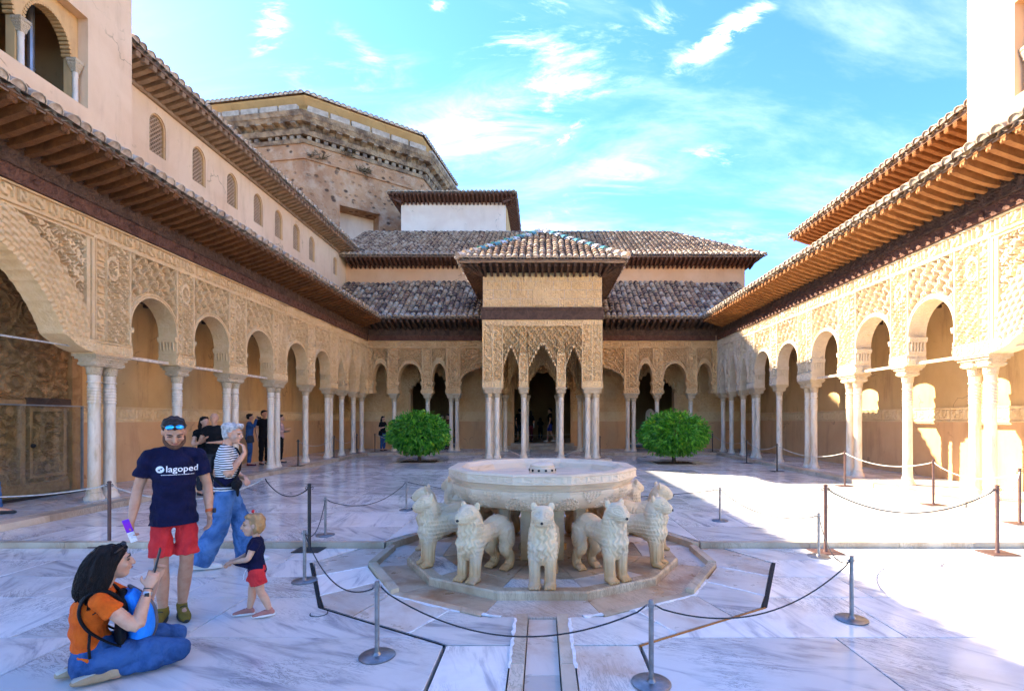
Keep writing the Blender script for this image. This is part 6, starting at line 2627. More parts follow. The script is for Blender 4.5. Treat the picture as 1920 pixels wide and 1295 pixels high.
for a, b, sg, lab in LR:
    rope(LP[a], LP[b], sg, 'rope_dark', lab, 0.0055)
TPD = {}
for k, kind, px, py, Z, lab in (
        ('L1', 'tall', 205, 1022, 0, 'tall brown post with rope knot beside the double column, left of the man'),
        ('L2', 'talld', 580, 1031, 0, 'tall dark post with square base between the toddler and the fountain'),
        ('R1', 'tall', 1548, 1035, 0, 'tall brown post on the kerb at the sunlit side of the fountain'),
        ('R2', 'tall', 1870, 1037, 0, 'tall brown post in full sun before the double column'),
        ('R3', 'tall', 1912, 981, Z_FAR, 'brown post at the picture\'s edge behind the sunlit double column line'),
        ('R4', 'tall', 1750, 946, Z_FAR, 'brown post beside the sunlit single column'),
        ('R5', 'tall', 1584, 911, Z_FAR, 'brown post before the first shaded column pair of the sunlit arcade'),
        ('R6', 'talld', 1457, 883, Z_FAR, 'dark post between shaded columns, third from the far corner'),
        ('R7', 'talld', 1400, 868, Z_FAR, 'dark post near the larger tree, second from the far corner'),
        ('R8', 'talld', 1336, 847, Z_WALK, 'dark post in the far corner right beside the larger tree'),
        ('G1', 'talld', 559, 873, Z_WALK, 'dark post in the shaded gallery beside the single column'),
        ('G2', 'talld', 626, 857, Z_WALK, 'dark post in the shaded gallery beyond the column pair'),
        ('G3', 'talld', 669, 849, Z_WALK, 'dark post in the shaded far corner between thin columns'),
        ('G4', 'talld', 703, 847, Z_WALK, 'dark post beside the woman in black'),
        ('P1', 'tall', 912, 858, Z_WALK, 'brown post at the pavilion\'s corner nearer the smaller tree'),
        ('P2', 'tall', 1125, 858, Z_WALK, 'brown post at the pavilion\'s corner nearer the larger tree')):
    x, y = xy(px, py, Z)
    if k in ('G2', 'G3'):
        x = max(x, -9.9)
    TPD[k] = post(kind, x, y, Z, lab)
TR = [('L2', None, (-4.1, 7.4, 0.80), 0.18, 'rope_dark', 'dark rope running from the tall dark post towards the white-haired woman'),
      ('L1', None, (-9.8, 6.9, 0.9), 0.22, 'rope_pale', 'pale rope running from the knotted post past the wooden door'),
      ('L1', None, (-4.1, 7.42, 0.80), 0.25, 'rope_pale', 'pale rope passing behind the standing man'),
      ('R1', 'R2', None, 0.30, 'rope_dark', 'dark rope sagging between the two tall brown posts on the kerb'), ('R2', 'R3', None, 0.2, 'rope_pale', 'short pale rope at the picture\'s edge beside the double column'),
      ('R3', 'R4', None, 0.20, 'rope_pale', 'pale rope between the sunlit double and single columns'), ('R4', 'R5', None, 0.18, 'rope_pale', 'pale rope from the sunlit single column to the shaded pair'),
      ('R5', 'R6', None, 0.2, 'rope_pale', 'pale rope before the first shaded column pairs of the bright arcade'), ('R6', 'R7', None, 0.2, 'rope_pale', 'pale rope between the two dark posts near the far corner'),
      ('R7', 'R8', None, 0.22, 'rope_pale', 'pale rope from the far corner beside the larger tree'), ('G1', 'G2', None, 0.25, 'rope_pale', 'thin pale rope low along the shaded ochre wall'),
      ('G2', 'G3', None, 0.3, 'rope_pale', 'thin pale rope in the shaded far corner'), ('G4', None, (-6.2, 23.1, 0.7), 0.1, 'rope_pale', 'pale rope before the woman in black'),
      ('P1', None, (-0.73, 19.1, 0.25), 0.05, 'rope_pale', 'pale rope slanting across the pavilion\'s side arch nearer the smaller tree'), ('P2', None, (0.73, 19.1, 0.25), 0.05, 'rope_pale', 'pale rope slanting across the pavilion\'s side arch nearer the larger tree'),
      (None, None, ((-2.0, 25.9, 0.95), (2.0, 25.9, 0.95)), 0.12, 'rope_pale', 'pale rope across the dark hall doorway behind the pavilion')]
for a, b, e, sg, mt, lab in TR:
    p = TPD[a] if a else Vector(e[0])
    q = TPD[b] if b else Vector(e if a else e[1])
    rope(p, q, sg, mt, lab, 0.009 if mt == 'rope_pale' else 0.008)
# ================================================================== people
def cloth(name, c1, c2=None, rough=0.9, sc=9):
    m = NT(name)
    p = m.obj()
    c2 = c2 or tuple(x * 0.72 for x in c1)
    f = m.rng(m.noise(p, sc, 5, 0.6, 0.6), 0.35, 0.68)
    h = m.math('ADD', m.noise(m.mapping(p, (1, 1, 0.6)), 13, 4, 0.6, 0.9), m.math('MULTIPLY', m.noise(p, 260, 2, 0.5), 0.12))
    m.bump(h, 0.7, 0.03)
    return m.out(m.mix(f, c1, c2), rough, 0, 0.2)


def skin_mat(name, c):
    m = NT(name)
    p = m.obj()
    f = m.rng(m.noise(p, 14, 4, 0.6), 0.4, 0.7)
    m.bump(m.noise(p, 160, 3, 0.5), 0.06, 0.004)
    m.b.inputs['Subsurface Weight'].default_value = 0.08
    m.b.inputs['Subsurface Radius'].default_value = (0.012, 0.005, 0.003)
    return m.out(m.mix(f, c, (c[0] * 0.9, c[1] * 0.78, c[2] * 0.74)), 0.5, 0, 0.35)


M['skin'] = skin_mat('fair_skin', (0.56, 0.31, 0.19))
M['skin_tan'] = skin_mat('tanned_skin', (0.50, 0.26, 0.15))
M['hair_dark'] = simple('dark_hair', (0.006, 0.0035, 0.0025), (0.014, 0.0075, 0.005), 30, 0.55, 0.8, 110, 0.008, 0, 0.2, 'obj')
M['hair_brown'] = simple('dark_brown_hair', (0.012, 0.007, 0.005), (0.022, 0.013, 0.009), 30, 0.6, 0.6, 120, 0.006, 0, 0.3, 'obj')
M['hair_white'] = simple('white_hair', (0.56, 0.52, 0.47), (0.26, 0.24, 0.22), 26, 0.6, 0.6, 90, 0.006, 0, 0.4, 'obj')
M['hair_blond'] = simple('blond_hair', (0.42, 0.23, 0.085), (0.30, 0.15, 0.05), 26, 0.5, 0.6, 90, 0.006, 0, 0.4, 'obj')
M['beard'] = simple('stubble', (0.15, 0.07, 0.04), (0.09, 0.042, 0.025), 60, 0.8, 0.4, 160, 0.004, 0, 0.2, 'obj')
M['navy'] = cloth('navy_cotton', (0.006, 0.007, 0.035), (0.004, 0.004, 0.022))
M['red'] = cloth('red_cotton', (0.62, 0.035, 0.035), (0.50, 0.022, 0.026))
M['orange'] = cloth('orange_cotton', (0.72, 0.115, 0.008), (0.58, 0.08, 0.006))
M['denim'] = cloth('blue_denim', (0.035, 0.095, 0.24), (0.014, 0.042, 0.12), 0.85, 7)
M['denim_pale'] = cloth('washed_denim', (0.08, 0.18, 0.37), (0.03, 0.085, 0.21), 0.85, 6)
M['black_cloth'] = cloth('black_cotton', (0.006, 0.006, 0.007))
M['charcoal'] = cloth('dark_grey_cotton', (0.035, 0.036, 0.042))
M['pink_cloth'] = cloth('pale_pink_cotton', (0.52, 0.33, 0.30))
M['cream_cloth'] = cloth('cream_cotton', (0.55, 0.50, 0.42))
M['blue_cloth'] = cloth('royal_blue_cotton', (0.03, 0.05, 0.26))
M['maroon'] = cloth('maroon_cotton', (0.11, 0.012, 0.018))
M['bag_blue'] = cloth('bright_blue_nylon', (0.018, 0.235, 0.78), (0.012, 0.17, 0.62), 0.55, 5)
M['bag_grey'] = cloth('grey_nylon', (0.13, 0.115, 0.125), None, 0.6)
M['strap'] = cloth('black_webbing', (0.005, 0.005, 0.006), None, 0.7)
M['tan_suede'] = cloth('tan_suede', (0.42, 0.30, 0.18), (0.34, 0.23, 0.13))
M['olive_suede'] = cloth('olive_suede', (0.20, 0.14, 0.02), (0.14, 0.10, 0.018))
M['rubber'] = simple('black_rubber', (0.02, 0.02, 0.021), None, 10, 0.6, 0.1, 60, 0.003, 0, 0.4, 'obj')
M['white_leather'] = simple('white_leather', (0.70, 0.68, 0.64), (0.6, 0.58, 0.54), 10, 0.5, 0.1, 60, 0.003, 0, 0.4, 'obj')
M['pink_leather'] = simple('rose_canvas', (0.42, 0.17, 0.13), (0.34, 0.13, 0.10), 10, 0.8, 0.1, 60, 0.003, 0, 0.3, 'obj')
M['white_print'] = simple('white_print', (0.78, 0.78, 0.78), (0.7, 0.7, 0.7), 4, 0.8, 0, space='obj')
M['plastic_black'] = simple('black_plastic', (0.015, 0.015, 0.016), None, 4, 0.35, 0, space='obj')
M['lens'] = simple('blue_mirror_lens', (0.02, 0.25, 0.75), (0.05, 0.5, 0.75), 20, 0.08, 0, metal=0.7, space='obj')
M['silver'] = simple('silver_steel', (0.55, 0.54, 0.52), None, 10, 0.3, 0, metal=0.9, space='obj')
M['watch_orange'] = simple('orange_watch_band', (0.72, 0.12, 0.01), None, 10, 0.5, 0, space='obj')
M['purple'] = simple('purple_print', (0.16, 0.03, 0.55), (0.35, 0.02, 0.45), 14, 0.4, 0, space='obj')
M['paper'] = simple('white_paper', (0.78, 0.77, 0.74), (0.6, 0.6, 0.62), 40, 0.6, 0, space='obj', lo=0.5, hi=0.55)
M['lip'] = simple('lip_skin', (0.36, 0.12, 0.10), None, 20, 0.5, 0, space='obj')
M['eye_dark'] = simple('eye_shadow_line', (0.03, 0.018, 0.013), None, 20, 0.3, 0, space='obj')


def stripes():
    m = NT('striped_jersey')
    p = m.obj()
    s = m.n('ShaderNodeSeparateXYZ')
    m.l(p, s.inputs[0])
    z = m.math('ADD', m.math('MULTIPLY', s.outputs[2], 1 / 0.026), m.math('MULTIPLY', m.noise(p, 4, 2, 0.5), 0.9))
    f = m.math('GREATER_THAN', m.math('FRACT', z), 0.52)
    m.bump(m.noise(p, 16, 4, 0.6, 0.8), 0.3, 0.02)
    return m.out(m.mix(f, (0.74, 0.73, 0.70), (0.02, 0.02, 0.025)), 0.9, 0, 0.2)


M['stripes'] = stripes()
V3 = Vector


def std_pose(h=1.72):
    k = h / 1.72
    P = dict(pelvis=(0, 0, 0.93), waist=(0, 0.0, 1.08), chest=(0, 0.005, 1.27), top=(0, -0.01, 1.40), neck=(0, 0.0, 1.46), head=(0, 0.02, 1.605),
             rsho=(0.165, -0.01, 1.395), relb=(0.235, -0.03, 1.12), rwri=(0.25, 0.06, 0.88), lsho=(-0.165, -0.01, 1.395), lelb=(-0.235, -0.03, 1.12), lwri=(-0.25, 0.06, 0.88),
             rhip=(0.09, 0, 0.90), rkne=(0.095, 0.015, 0.49), rank=(0.095, -0.02, 0.085), lhip=(-0.09, 0, 0.90), lkne=(-0.095, 0.015, 0.49), lank=(-0.095, -0.02, 0.085),
             rtoe=(0.115, 0.16, 0.03), ltoe=(-0.115, 0.16, 0.03))
    return {a: V3(b) * k for a, b in P.items()}


def hand(mb, wri, d, n, side, curl=0.5, k=1.0):
    """wri wrist, d finger direction, n palm normal (the way the fingers curl), side: +1 thumb on the +b side"""
    d, n = V3(d).normalized(), V3(n)
    n = (n - d * n.dot(d)).normalized()
    b = d.cross(n) * side
    palm = wri + d * 0.045 * k
    limb(mb, [wri, palm, wri + d * 0.088 * k], [(0.026 * k, 0.020 * k), (0.040 * k, 0.017 * k), (0.040 * k, 0.014 * k)], b, 10, 3)
    for i, (o, L) in enumerate(((0.030, 0.072), (0.011, 0.080), (-0.009, 0.075), (-0.028, 0.058))):
        p0 = wri + d * 0.082 * k + b * o * k
        c1 = curl * 0.75
        d1 = (d * math.cos(c1) + n * math.sin(c1))
        c2 = curl * 1.7
        d2 = (d * math.cos(c2) + n * math.sin(c2))
        c3 = curl * 2.5
        d3 = (d * math.cos(c3) + n * math.sin(c3))
        p1 = p0 + d1 * L * 0.45 * k
        p2 = p1 + d2 * L * 0.32 * k
        limb(mb, [p0 - d * 0.02 * k, p0, p1, p2, p2 + d3 * L * 0.25 * k], [0.0095 * k, 0.0095 * k, 0.009 * k, 0.0082 * k, 0.007 * k], b, 7, 2)
    t0 = wri + d * 0.025 * k + b * 0.026 * k
    t1 = t0 + (d * 0.6 + b * 0.75 + n * 0.25).normalized() * 0.038 * k
    t2 = t1 + (d * 0.85 + b * 0.25 + n * 0.45).normalized() * 0.032 * k
    limb(mb, [t0 - b * 0.01 * k, t0, t1, t2], [0.012 * k, 0.0125 * k, 0.011 * k, 0.0085 * k], n, 7, 2)


def head_shape(mb, c, R, k=1.0):
    """skull, jaw, nose, ears; R turns local head axes (y forward)"""
    def q(x, y, z):
        return c + R @ V3((x, y, z)) * k
    ell(mb, q(0, -0.012, 0.035), (0.076 * k, 0.094 * k, 0.083 * k), R)
    ell(mb, q(0, 0.018, -0.02), (0.066 * k, 0.074 * k, 0.075 * k), R)
    ell(mb, q(0, 0.038, -0.072), (0.046 * k, 0.046 * k, 0.038 * k), R)
    limb(mb, [q(0, 0.088, 0.02), q(0, 0.098, 0.0), q(0, 0.108, -0.022)], [(0.011 * k, 0.012 * k), (0.013 * k, 0.014 * k), (0.018 * k, 0.013 * k)], R @ V3((1, 0, 0)), 8, 2)
    for s in (-1, 1):
        limb(mb, [q(s * 0.045, 0.072, 0.033), q(s * 0.02, 0.082, 0.034)], [0.012 * k, 0.011 * k], R @ V3((0, 0, 1)), 7, 2)         # brow
        ell(mb, q(s * 0.042, 0.062, -0.018), (0.024 * k, 0.022 * k, 0.02 * k), R)                                                      # cheek
        ell(mb, q(s * 0.078, -0.008, 0.0), (0.010 * k, 0.019 * k, 0.031 * k), R @ Matrix.Rotation(s * 0.3, 3, 'Z'))                  # ear
    limb(mb, [q(0.02, 0.084, -0.048), q(0, 0.09, -0.047), q(-0.02, 0.084, -0.048)], [0.008 * k, 0.010 * k, 0.008 * k], R @ V3((0, 0, 1)), 7, 2)


def face_details(obj, c, R, k=1.0, brow='hair_dark', lips=True):
    def q(x, y, z):
        return c + R @ V3((x, y, z)) * k
    for s in (-1, 1):
        mb = MB()
        limb(mb, [q(s * 0.048, 0.076, 0.012), q(s * 0.034, 0.0845, 0.0155), q(s * 0.02, 0.0835, 0.011)], [0.0035 * k, 0.0055 * k, 0.0035 * k], R @ V3((0, 0, 1)), 6, 2)
        mb.build('eye', M['eye_dark'], None, 60).parent = obj
        mb = MB()
        limb(mb, [q(s * 0.054, 0.074, 0.034), q(s * 0.035, 0.0885, 0.040), q(s * 0.016, 0.0905, 0.034)], [(0.003 * k, 0.003 * k), (0.0045 * k, 0.004 * k), (0.0045 * k, 0.004 * k)], R @ V3((0, 0, 1)), 6, 2)
        mb.build('eyebrow', M[brow], None, 60).parent = obj
    if lips:
        mb = MB()
        limb(mb, [q(0.024, 0.082, -0.046), q(0, 0.0985, -0.048), q(-0.024, 0.082, -0.046)], [0.003 * k, 0.0055 * k, 0.003 * k], R @ V3((0, 0, 1)), 7, 2)
        mb.build('lips', M['lip'], None, 60).parent = obj


def child(obj, name, me, mat):
    me.materials.clear()
    me.materials.append(M[mat])
    me.name = name
    o = bpy.data.objects.new(name, me)
    COL.objects.link(o)
    o.parent = obj
    return o


def rotm(pitch=0.0, yaw=0.0, roll=0.0):
    """head turn: pitch>0 looks down, yaw>0 towards +x"""
    return Matrix.Rotation(-yaw, 3, 'Z') @ Matrix.Rotation(-pitch, 3, 'X') @ Matrix.Rotation(roll, 3, 'Y')


def torso(mb, J, k, grow=0.0, lo='pelvis', fem=0.0, low_ext=None):
    X = (J['rsho'] - J['lsho']).normalized()
    pts = [J['pelvis'], J['waist'], J['chest'], J['top']]
    rad = [(0.148 * k + grow + fem * 0.012, 0.106 * k + grow), (0.132 * k + grow - fem * 0.010, 0.094 * k + grow), (0.148 * k + grow - fem * 0.010, 0.108 * k + grow), (0.115 * k + grow * 0.6, 0.082 * k + grow * 0.6)]
    if low_ext is not None:
        pts = [low_ext] + pts
        rad = [(0.163 * k + grow + fem * 0.012, 0.122 * k + grow)] + rad
        pts, rad = pts[::-1], rad[::-1]
    limb(mb, pts, rad, X, 20, 5, 0, low_ext is not None)
    limb(mb, [J['lsho'] * 0.85 + J['top'] * 0.15, (J['lsho'] + J['rsho']) / 2, J['rsho'] * 0.85 + J['top'] * 0.15], [0.050 * k + grow * 0.7, 0.068 * k + grow * 0.6, 0.050 * k + grow * 0.7], (0, 0, 1), 14, 4)


def build_person(label, loc, face, J, k=1.0, voxel=0.007, hd=None, hk=None, hands=None, skin='skin', arm=1.0, leg=1.0, group=None, detail=True, neckr=0.052):
    """the body: one continuous surface. face = direction (x,y) looked at; hands: dict side -> (dir, palm normal, curl)"""
    hd = hd or Matrix.Identity(3)
    hk = hk or k
    mb = MB()
    torso(mb, J, k * 0.93)
    limb(mb, [J['top'], J['neck'], J['head'] + hd @ V3((0, -0.015, -0.05)) * hk], [0.062 * k, neckr * k, neckr * 0.98 * k], (1, 0, 0), 12, 3)
    head_shape(mb, J['head'], hd, hk)
    for s in 'rl':
        sg = 1 if s == 'r' else -1
        mid1 = J[s + 'sho'].lerp(J[s + 'elb'], 0.5)
        mid2 = J[s + 'elb'].lerp(J[s + 'wri'], 0.4)
        limb(mb, [J[s + 'sho'], mid1, J[s + 'elb'], mid2, J[s + 'wri']], [0.055 * k * arm, 0.047 * k * arm, 0.040 * k * arm, 0.041 * k * arm, 0.027 * k * arm], (0, 1, 0), 12, 4)
        hv = (hands or {}).get(s, (J[s + 'wri'] - J[s + 'elb'], (-sg, 0.3, 0), 0.35))
        d, n, cu = hv[:3]
        th = 1 if V3(d).normalized().cross(V3(n)).dot(V3((0, 1, 0.3))) > 0 else -1
        if len(hv) > 3:
            th = hv[3]
        if detail:
            hand(mb, J[s + 'wri'], d, n, th, cu, k if k > 0.7 else hk * 0.85)
        else:
            limb(mb, [J[s + 'wri'], J[s + 'wri'] + V3(d).normalized() * 0.1 * k, J[s + 'wri'] + V3(d).normalized() * 0.16 * k], [(0.03 * k, 0.022 * k), (0.038 * k, 0.02 * k), (0.02 * k, 0.012 * k)], (0, 1, 0), 8, 2)
        m1 = J[s + 'hip'].lerp(J[s + 'kne'], 0.5)
        m2 = J[s + 'kne'].lerp(J[s + 'ank'], 0.35)
        calf = (J[s + 'kne'] - J[s + 'hip']).normalized()
        limb(mb, [J[s + 'hip'], m1, J[s + 'kne'], m2 + V3((0, -0.012 * k, 0)), J[s + 'ank']], [0.070 * k * leg, 0.072 * k * leg, 0.055 * k * leg, 0.057 * k * leg, 0.036 * k * leg], (0, 1, 0), 14, 4)
        limb(mb, [J[s + 'ank'] + V3((0, -0.02 * k, -0.03 * k)), J[s + 'ank'].lerp(J[s + 'toe'], 0.5), J[s + 'toe']], [0.034 * k, 0.036 * k, 0.025 * k], (1, 0, 0), 10, 3)
    me = blend(mb, voxel, 3, 0.45)
    me.materials.append(M[skin])
    me.name = 'person'
    o = bpy.data.objects.new('person', me)
    COL.objects.link(o)
    f = Vector(face).normalized()
    o.location = loc
    o.rotation_euler = (0, 0, math.atan2(-f.x, f.y))
    tag(o, label, 'person', group)
    return o


def top_garment(o, J, k, mat, voxel=0.009, grow=0.016, sleeve=0.62, fem=0.0, hem=None, name='shirt', sl_r=1.0, cuff=0.0):
    mb = MB()
    torso(mb, J, k, grow, fem=fem, low_ext=hem)
    for s in 'rl':
        if sleeve > 0:
            a = J[s + 'sho']
            if sleeve <= 1:
                e = a.lerp(J[s + 'elb'], sleeve)
                limb(mb, [a, a.lerp(e, 0.5), e], [0.060 * k * sl_r, 0.062 * k * sl_r, (0.062 + cuff) * k * sl_r], (0, 1, 0), 14, 4, 0, True)
            else:
                e = J[s + 'elb'].lerp(J[s + 'wri'], sleeve - 1)
                limb(mb, [a, a.lerp(J[s + 'elb'], 0.5), J[s + 'elb'], e], [0.060 * k * sl_r, 0.056 * k * sl_r, 0.052 * k * sl_r, 0.042 * k * sl_r], (0, 1, 0), 14, 4, 0, True)
    me = blend(mb, voxel, 3, 0.5)

    def fn(co, no):
        w = np.sin(co[:, 2] * 38 + 9 * co[:, 0] + 3 * np.sin(co[:, 1] * 17 + co[:, 2] * 9)) + 0.7 * np.sin(co[:, 2] * 71 - 21 * co[:, 0] + 13 * co[:, 1])
        return 0.0042 * k * w
    displace(me, fn)
    return child(o, name, me, mat)


def legwear(o, J, k, mat, length=1.9, voxel=0.009, r_top=0.1, r_kne=0.072, r_end=0.06, name='trousers', grow=0.012):
    """length 1 = knee, 2 = ankle"""
    mb = MB()
    X = (J['rhip'] - J['lhip']).normalized()
    limb(mb, [J['pelvis'] - V3((0, 0, 0.075 * k)), J['pelvis'], J['pelvis'].lerp(J['waist'], 0.55)], [(0.140 * k + grow, 0.106 * k + grow), (0.148 * k + grow, 0.106 * k + grow), (0.132 * k + grow, 0.094 * k + grow)], X, 20, 4)
    for s in 'rl':
        hp, kn, an = J[s + 'hip'], J[s + 'kne'], J[s + 'ank']
        if length <= 1:
            e = hp.lerp(kn, length)
            limb(mb, [hp, hp.lerp(e, 0.5), e], [r_top * k, (r_top + r_kne) / 2 * k, r_kne * k], (0, 1, 0), 16, 5, 0, True)
        else:
            e = kn.lerp(an, length - 1)
            limb(mb, [hp, hp.lerp(kn, 0.5), kn, kn.lerp(e, 0.5), e], [r_top * k, (r_top + r_kne) / 2 * k, r_kne * k, (r_kne + r_end) / 2 * k, r_end * k], (0, 1, 0), 16, 5, 0, True)
    me = blend(mb, voxel, 3, 0.5)

    def fn(co, no):
        w = np.sin(co[:, 2] * 30 + 14 * np.sin(co[:, 0] * 9) + 6 * co[:, 1]) + 0.6 * np.sin(co[:, 2] * 66 + 19 * co[:, 0] - 11 * co[:, 1])
        return 0.0046 * k * w
    displace(me, fn)
    return child(o, name, me, mat)


def shoe(o, J, k, s, mat, sole='rubber', rise=0.035, stripes_=None, name='shoe', up=(0, 0, 1)):
    an, to = J[s + 'ank'], J[s + 'toe']
    d = to - an
    d = V3((d.x, d.y, 0)).normalized() if abs(up[2]) > 0.9 else d.normalized()
    heel = V3((an.x, an.y, an.z)) - d * 0.045 * k
    upv = V3(up)
    base = an.z - 0.085 * k
    side = d.cross(upv).normalized()
    ground = lambda p: V3((p.x, p.y, base))
    hb = ground(heel)
    mb = MB()
    L = 0.285 * k
    limb(mb, [hb + upv * 0.05 * k, hb + d * L * 0.35 + upv * 0.052 * k, hb + d * L * 0.7 + upv * 0.036 * k, hb + d * L * 0.95 + upv * 0.026 * k], [(0.036 * k, 0.045 * k), (0.040 * k, 0.048 * k), (0.046 * k, 0.032 * k), (0.034 * k, 0.02 * k)], side, 14, 4)
    limb(mb, [an + upv * (rise * k) - d * 0.012 * k, hb + d * 0.06 * k + upv * 0.06 * k], [(0.042 * k, 0.048 * k), (0.042 * k, 0.052 * k)], side, 12, 3)
    sh = child(o, name, blend(mb, 0.007 if k > 0.7 else 0.005, 2), mat)
    mb = MB()
    rings = []
    out = []
    for i in range(20):
        a = 2 * PI * i / 20
        px = 0.5 + 0.5 * math.cos(a)
        w = (0.037 + 0.011 * math.sin(px * PI * 0.9)) * k
        out.append(hb + d * (L * 1.03 * px - 0.04 * k * (1 - px)) + side * w * math.sin(a))
    for z, g in ((0.0, 0.97), (0.006, 1.0), (0.026, 1.0), (0.028, 0.95)):
        c = hb + d * L * 0.5
        rings.append([tuple(c + (p - c) * g + upv * z * k) for p in out])
    mb.loft(rings)
    mb.build('sole', M[sole], None, 40).parent = sh
    if stripes_:
        mb = MB()
        for i in range(3):
            for sd in (-1, 1):
                t = 0.36 + i * 0.10
                p0 = hb + d * L * t + side * sd * 0.047 * k + upv * 0.028 * k
                p1 = hb + d * L * (t - 0.05) + side * sd * 0.042 * k + upv * 0.066 * k
                mb.tube([p0, p0.lerp(p1, 0.5) + side * sd * 0.003 * k, p1], 0.0055 * k, 5)
        mb.build('stripe', M[stripes_], None).parent = sh
    else:
        mb = MB()
        for i in range(4):
            t = 0.42 + i * 0.085
            zz = 0.092 - i * 0.012
            pts = [hb + d * L * t + side * x * k + upv * (zz * k + 0.006 * k - abs(x) * 0.35 * k) for x in (-0.024, 0, 0.024)]
            mb.tube(pts, 0.0035 * k, 5)
        mb.build('laces', M['charcoal'], None).parent = sh
    return sh


def hair_cap(o, c, R, k, mat, voxel=0.007, extra=None, wave=0.0035, name='hair', top=1.0):
    mb = MB()

    def q(x, y, z):
        return c + R @ V3((x, y, z)) * k
    ell(mb, q(0, -0.026, 0.052), (0.084 * k, 0.094 * k, 0.082 * k * top), R)
    ell(mb, q(0, -0.05, 0.01), (0.080 * k, 0.068 * k, 0.075 * k), R)
    ell(mb, q(0, 0.035, 0.095), (0.062 * k, 0.045 * k, 0.030 * k * top), R)
    if extra:
        extra(mb, q)
    me = blend(mb, voxel, 2)

    def fn(co, no):
        return wave * k * (np.sin(co[:, 0] * 150 / k + 25 * co[:, 2] / k) + np.sin(co[:, 1] * 120 / k - 30 * co[:, 2] / k))
    displace(me, fn)
    return child(o, name, me, mat)


# ------------------------------------------------------------------ the standing man
J = std_pose(1.70)
J['head'] = V3((0, 0.06, 1.565))
J['neck'] = V3((0, 0.015, 1.445))
J['rwri'] = V3((0.275, 0.07, 0.865))
J['relb'] = V3((0.240, -0.03, 1.10))
J['lelb'] = V3((-0.236, -0.03, 1.10))
J['lwri'] = V3((-0.245, 0.06, 0.862))
J['rkne'] = V3((0.085, 0.02, 0.485))
J['lkne'] = V3((-0.085, 0.015, 0.485))
J['rank'] = V3((0.075, -0.01, 0.085))
J['lank'] = V3((-0.055, -0.06, 0.085))
J['rtoe'] = V3((0.125, 0.15, 0.03))
J['ltoe'] = V3((-0.075, 0.12, 0.03))
MAN_LOC = (-3.10, 4.22, 0)
MAN_F = Vector((0.60, -0.80))
Hm = rotm(0.58, -0.05, 0.03)
man = build_person('man in navy printed T-shirt and red shorts, looking down', MAN_LOC, MAN_F, J, 0.93, 0.0068, Hm, 1.0,
                   {'r': ((0.03, 0.12, -1), (-0.9, 0.35, 0), 0.75), 'l': ((0, 0.1, -1), (0.9, 0.35, 0), 0.5)}, 'skin_tan')
face_details(man, J['head'], Hm, 1.0, 'hair_brown')
shirt = top_garment(man, J, 0.925, 'navy', 0.0075, 0.024, 0.62, 0, V3((0, 0.0, 0.80)), 'shirt', 1.12, 0.006)
legwear(man, J, 0.93, 'red', 0.86, 0.0075, 0.070, 0.097, 0.09, 'shorts', 0.004)
for s in 'rl':
    shoe(man, J, 0.98, s, 'olive_suede', 'rubber', 0.012)


def man_hair(mb, q):
    pass


hair_cap(man, J['head'], Hm, 1.0, 'hair_brown', 0.0065, None, 0.003, 'hair', 0.97)
mb = MB()
hq = lambda x, y, z: J['head'] + Hm @ V3((x, y, z))
limb(mb, [hq(0.068, 0.005, -0.03), hq(0.058, 0.045, -0.072), hq(0.0, 0.078, -0.094), hq(-0.058, 0.045, -0.072), hq(-0.068, 0.005, -0.03)], [0.012, 0.017, 0.022, 0.017, 0.012], Hm @ V3((0, 0, 1)), 9, 4)
limb(mb, [hq(0.026, 0.088, -0.036), hq(0, 0.098, -0.033), hq(-0.026, 0.088, -0.036)], [0.0045, 0.0055, 0.0045], Hm @ V3((0, 0, 1)), 6, 3)
child(man, 'beard', blend(mb, 0.005, 2), 'beard')
mb = MB()     # sunglasses pushed up on the head
for s in (-1, 1):
    ell(mb, hq(s * 0.034, 0.080, 0.108), (0.031, 0.010, 0.019), Hm @ Matrix.Rotation(0.75, 3, 'X') @ Matrix.Rotation(-s * 0.3, 3, 'Z'))
gl = mb.build('sunglasses', M['lens'], None, 60)
gl.parent = man
mb = MB()
for s in (-1, 1):
    mb.tube([hq(s * 0.064, 0.065, 0.105), hq(s * 0.086, 0.0, 0.07), hq(s * 0.084, -0.05, 0.045)], 0.004, 5)
mb.tube([hq(-0.012, 0.088, 0.112), hq(0.012, 0.088, 0.112)], 0.004, 5)
mb.build('sunglasses_frame', M['plastic_black'], None).parent = gl
mb = MB()     # watch
w = J['lwri'] + V3((0, -0.002, 0.03))
dd = (J['lwri'] - J['lelb']).normalized()
mb.tube([w - dd * 0.012, w + dd * 0.012], 0.0315, 14)
wt_ = mb.build('watch', M['watch_orange'], None, 50)
wt_.parent = man
mb = MB()
mb.tube([w + V3((-0.028, 0.014, 0)), w + V3((-0.040, 0.02, 0))], 0.021, 14)
mb.build('watch_face', M['plastic_black'], None).parent = wt_

# print on the shirt, wrapped onto the cloth
bvh = BVHTree.FromPolygons([v.co for v in shirt.data.vertices], [tuple(p.vertices) for p in shirt.data.polygons])


def wrap_on(verts, off=0.003):
    out = []
    for x, z in verts:
        hit = bvh.ray_cast(V3((x, 0.6, z)), V3((0, -1, 0)))
        y = hit[0].y if hit[0] else 0.12
        out.append((x, y + off, z))
    return out


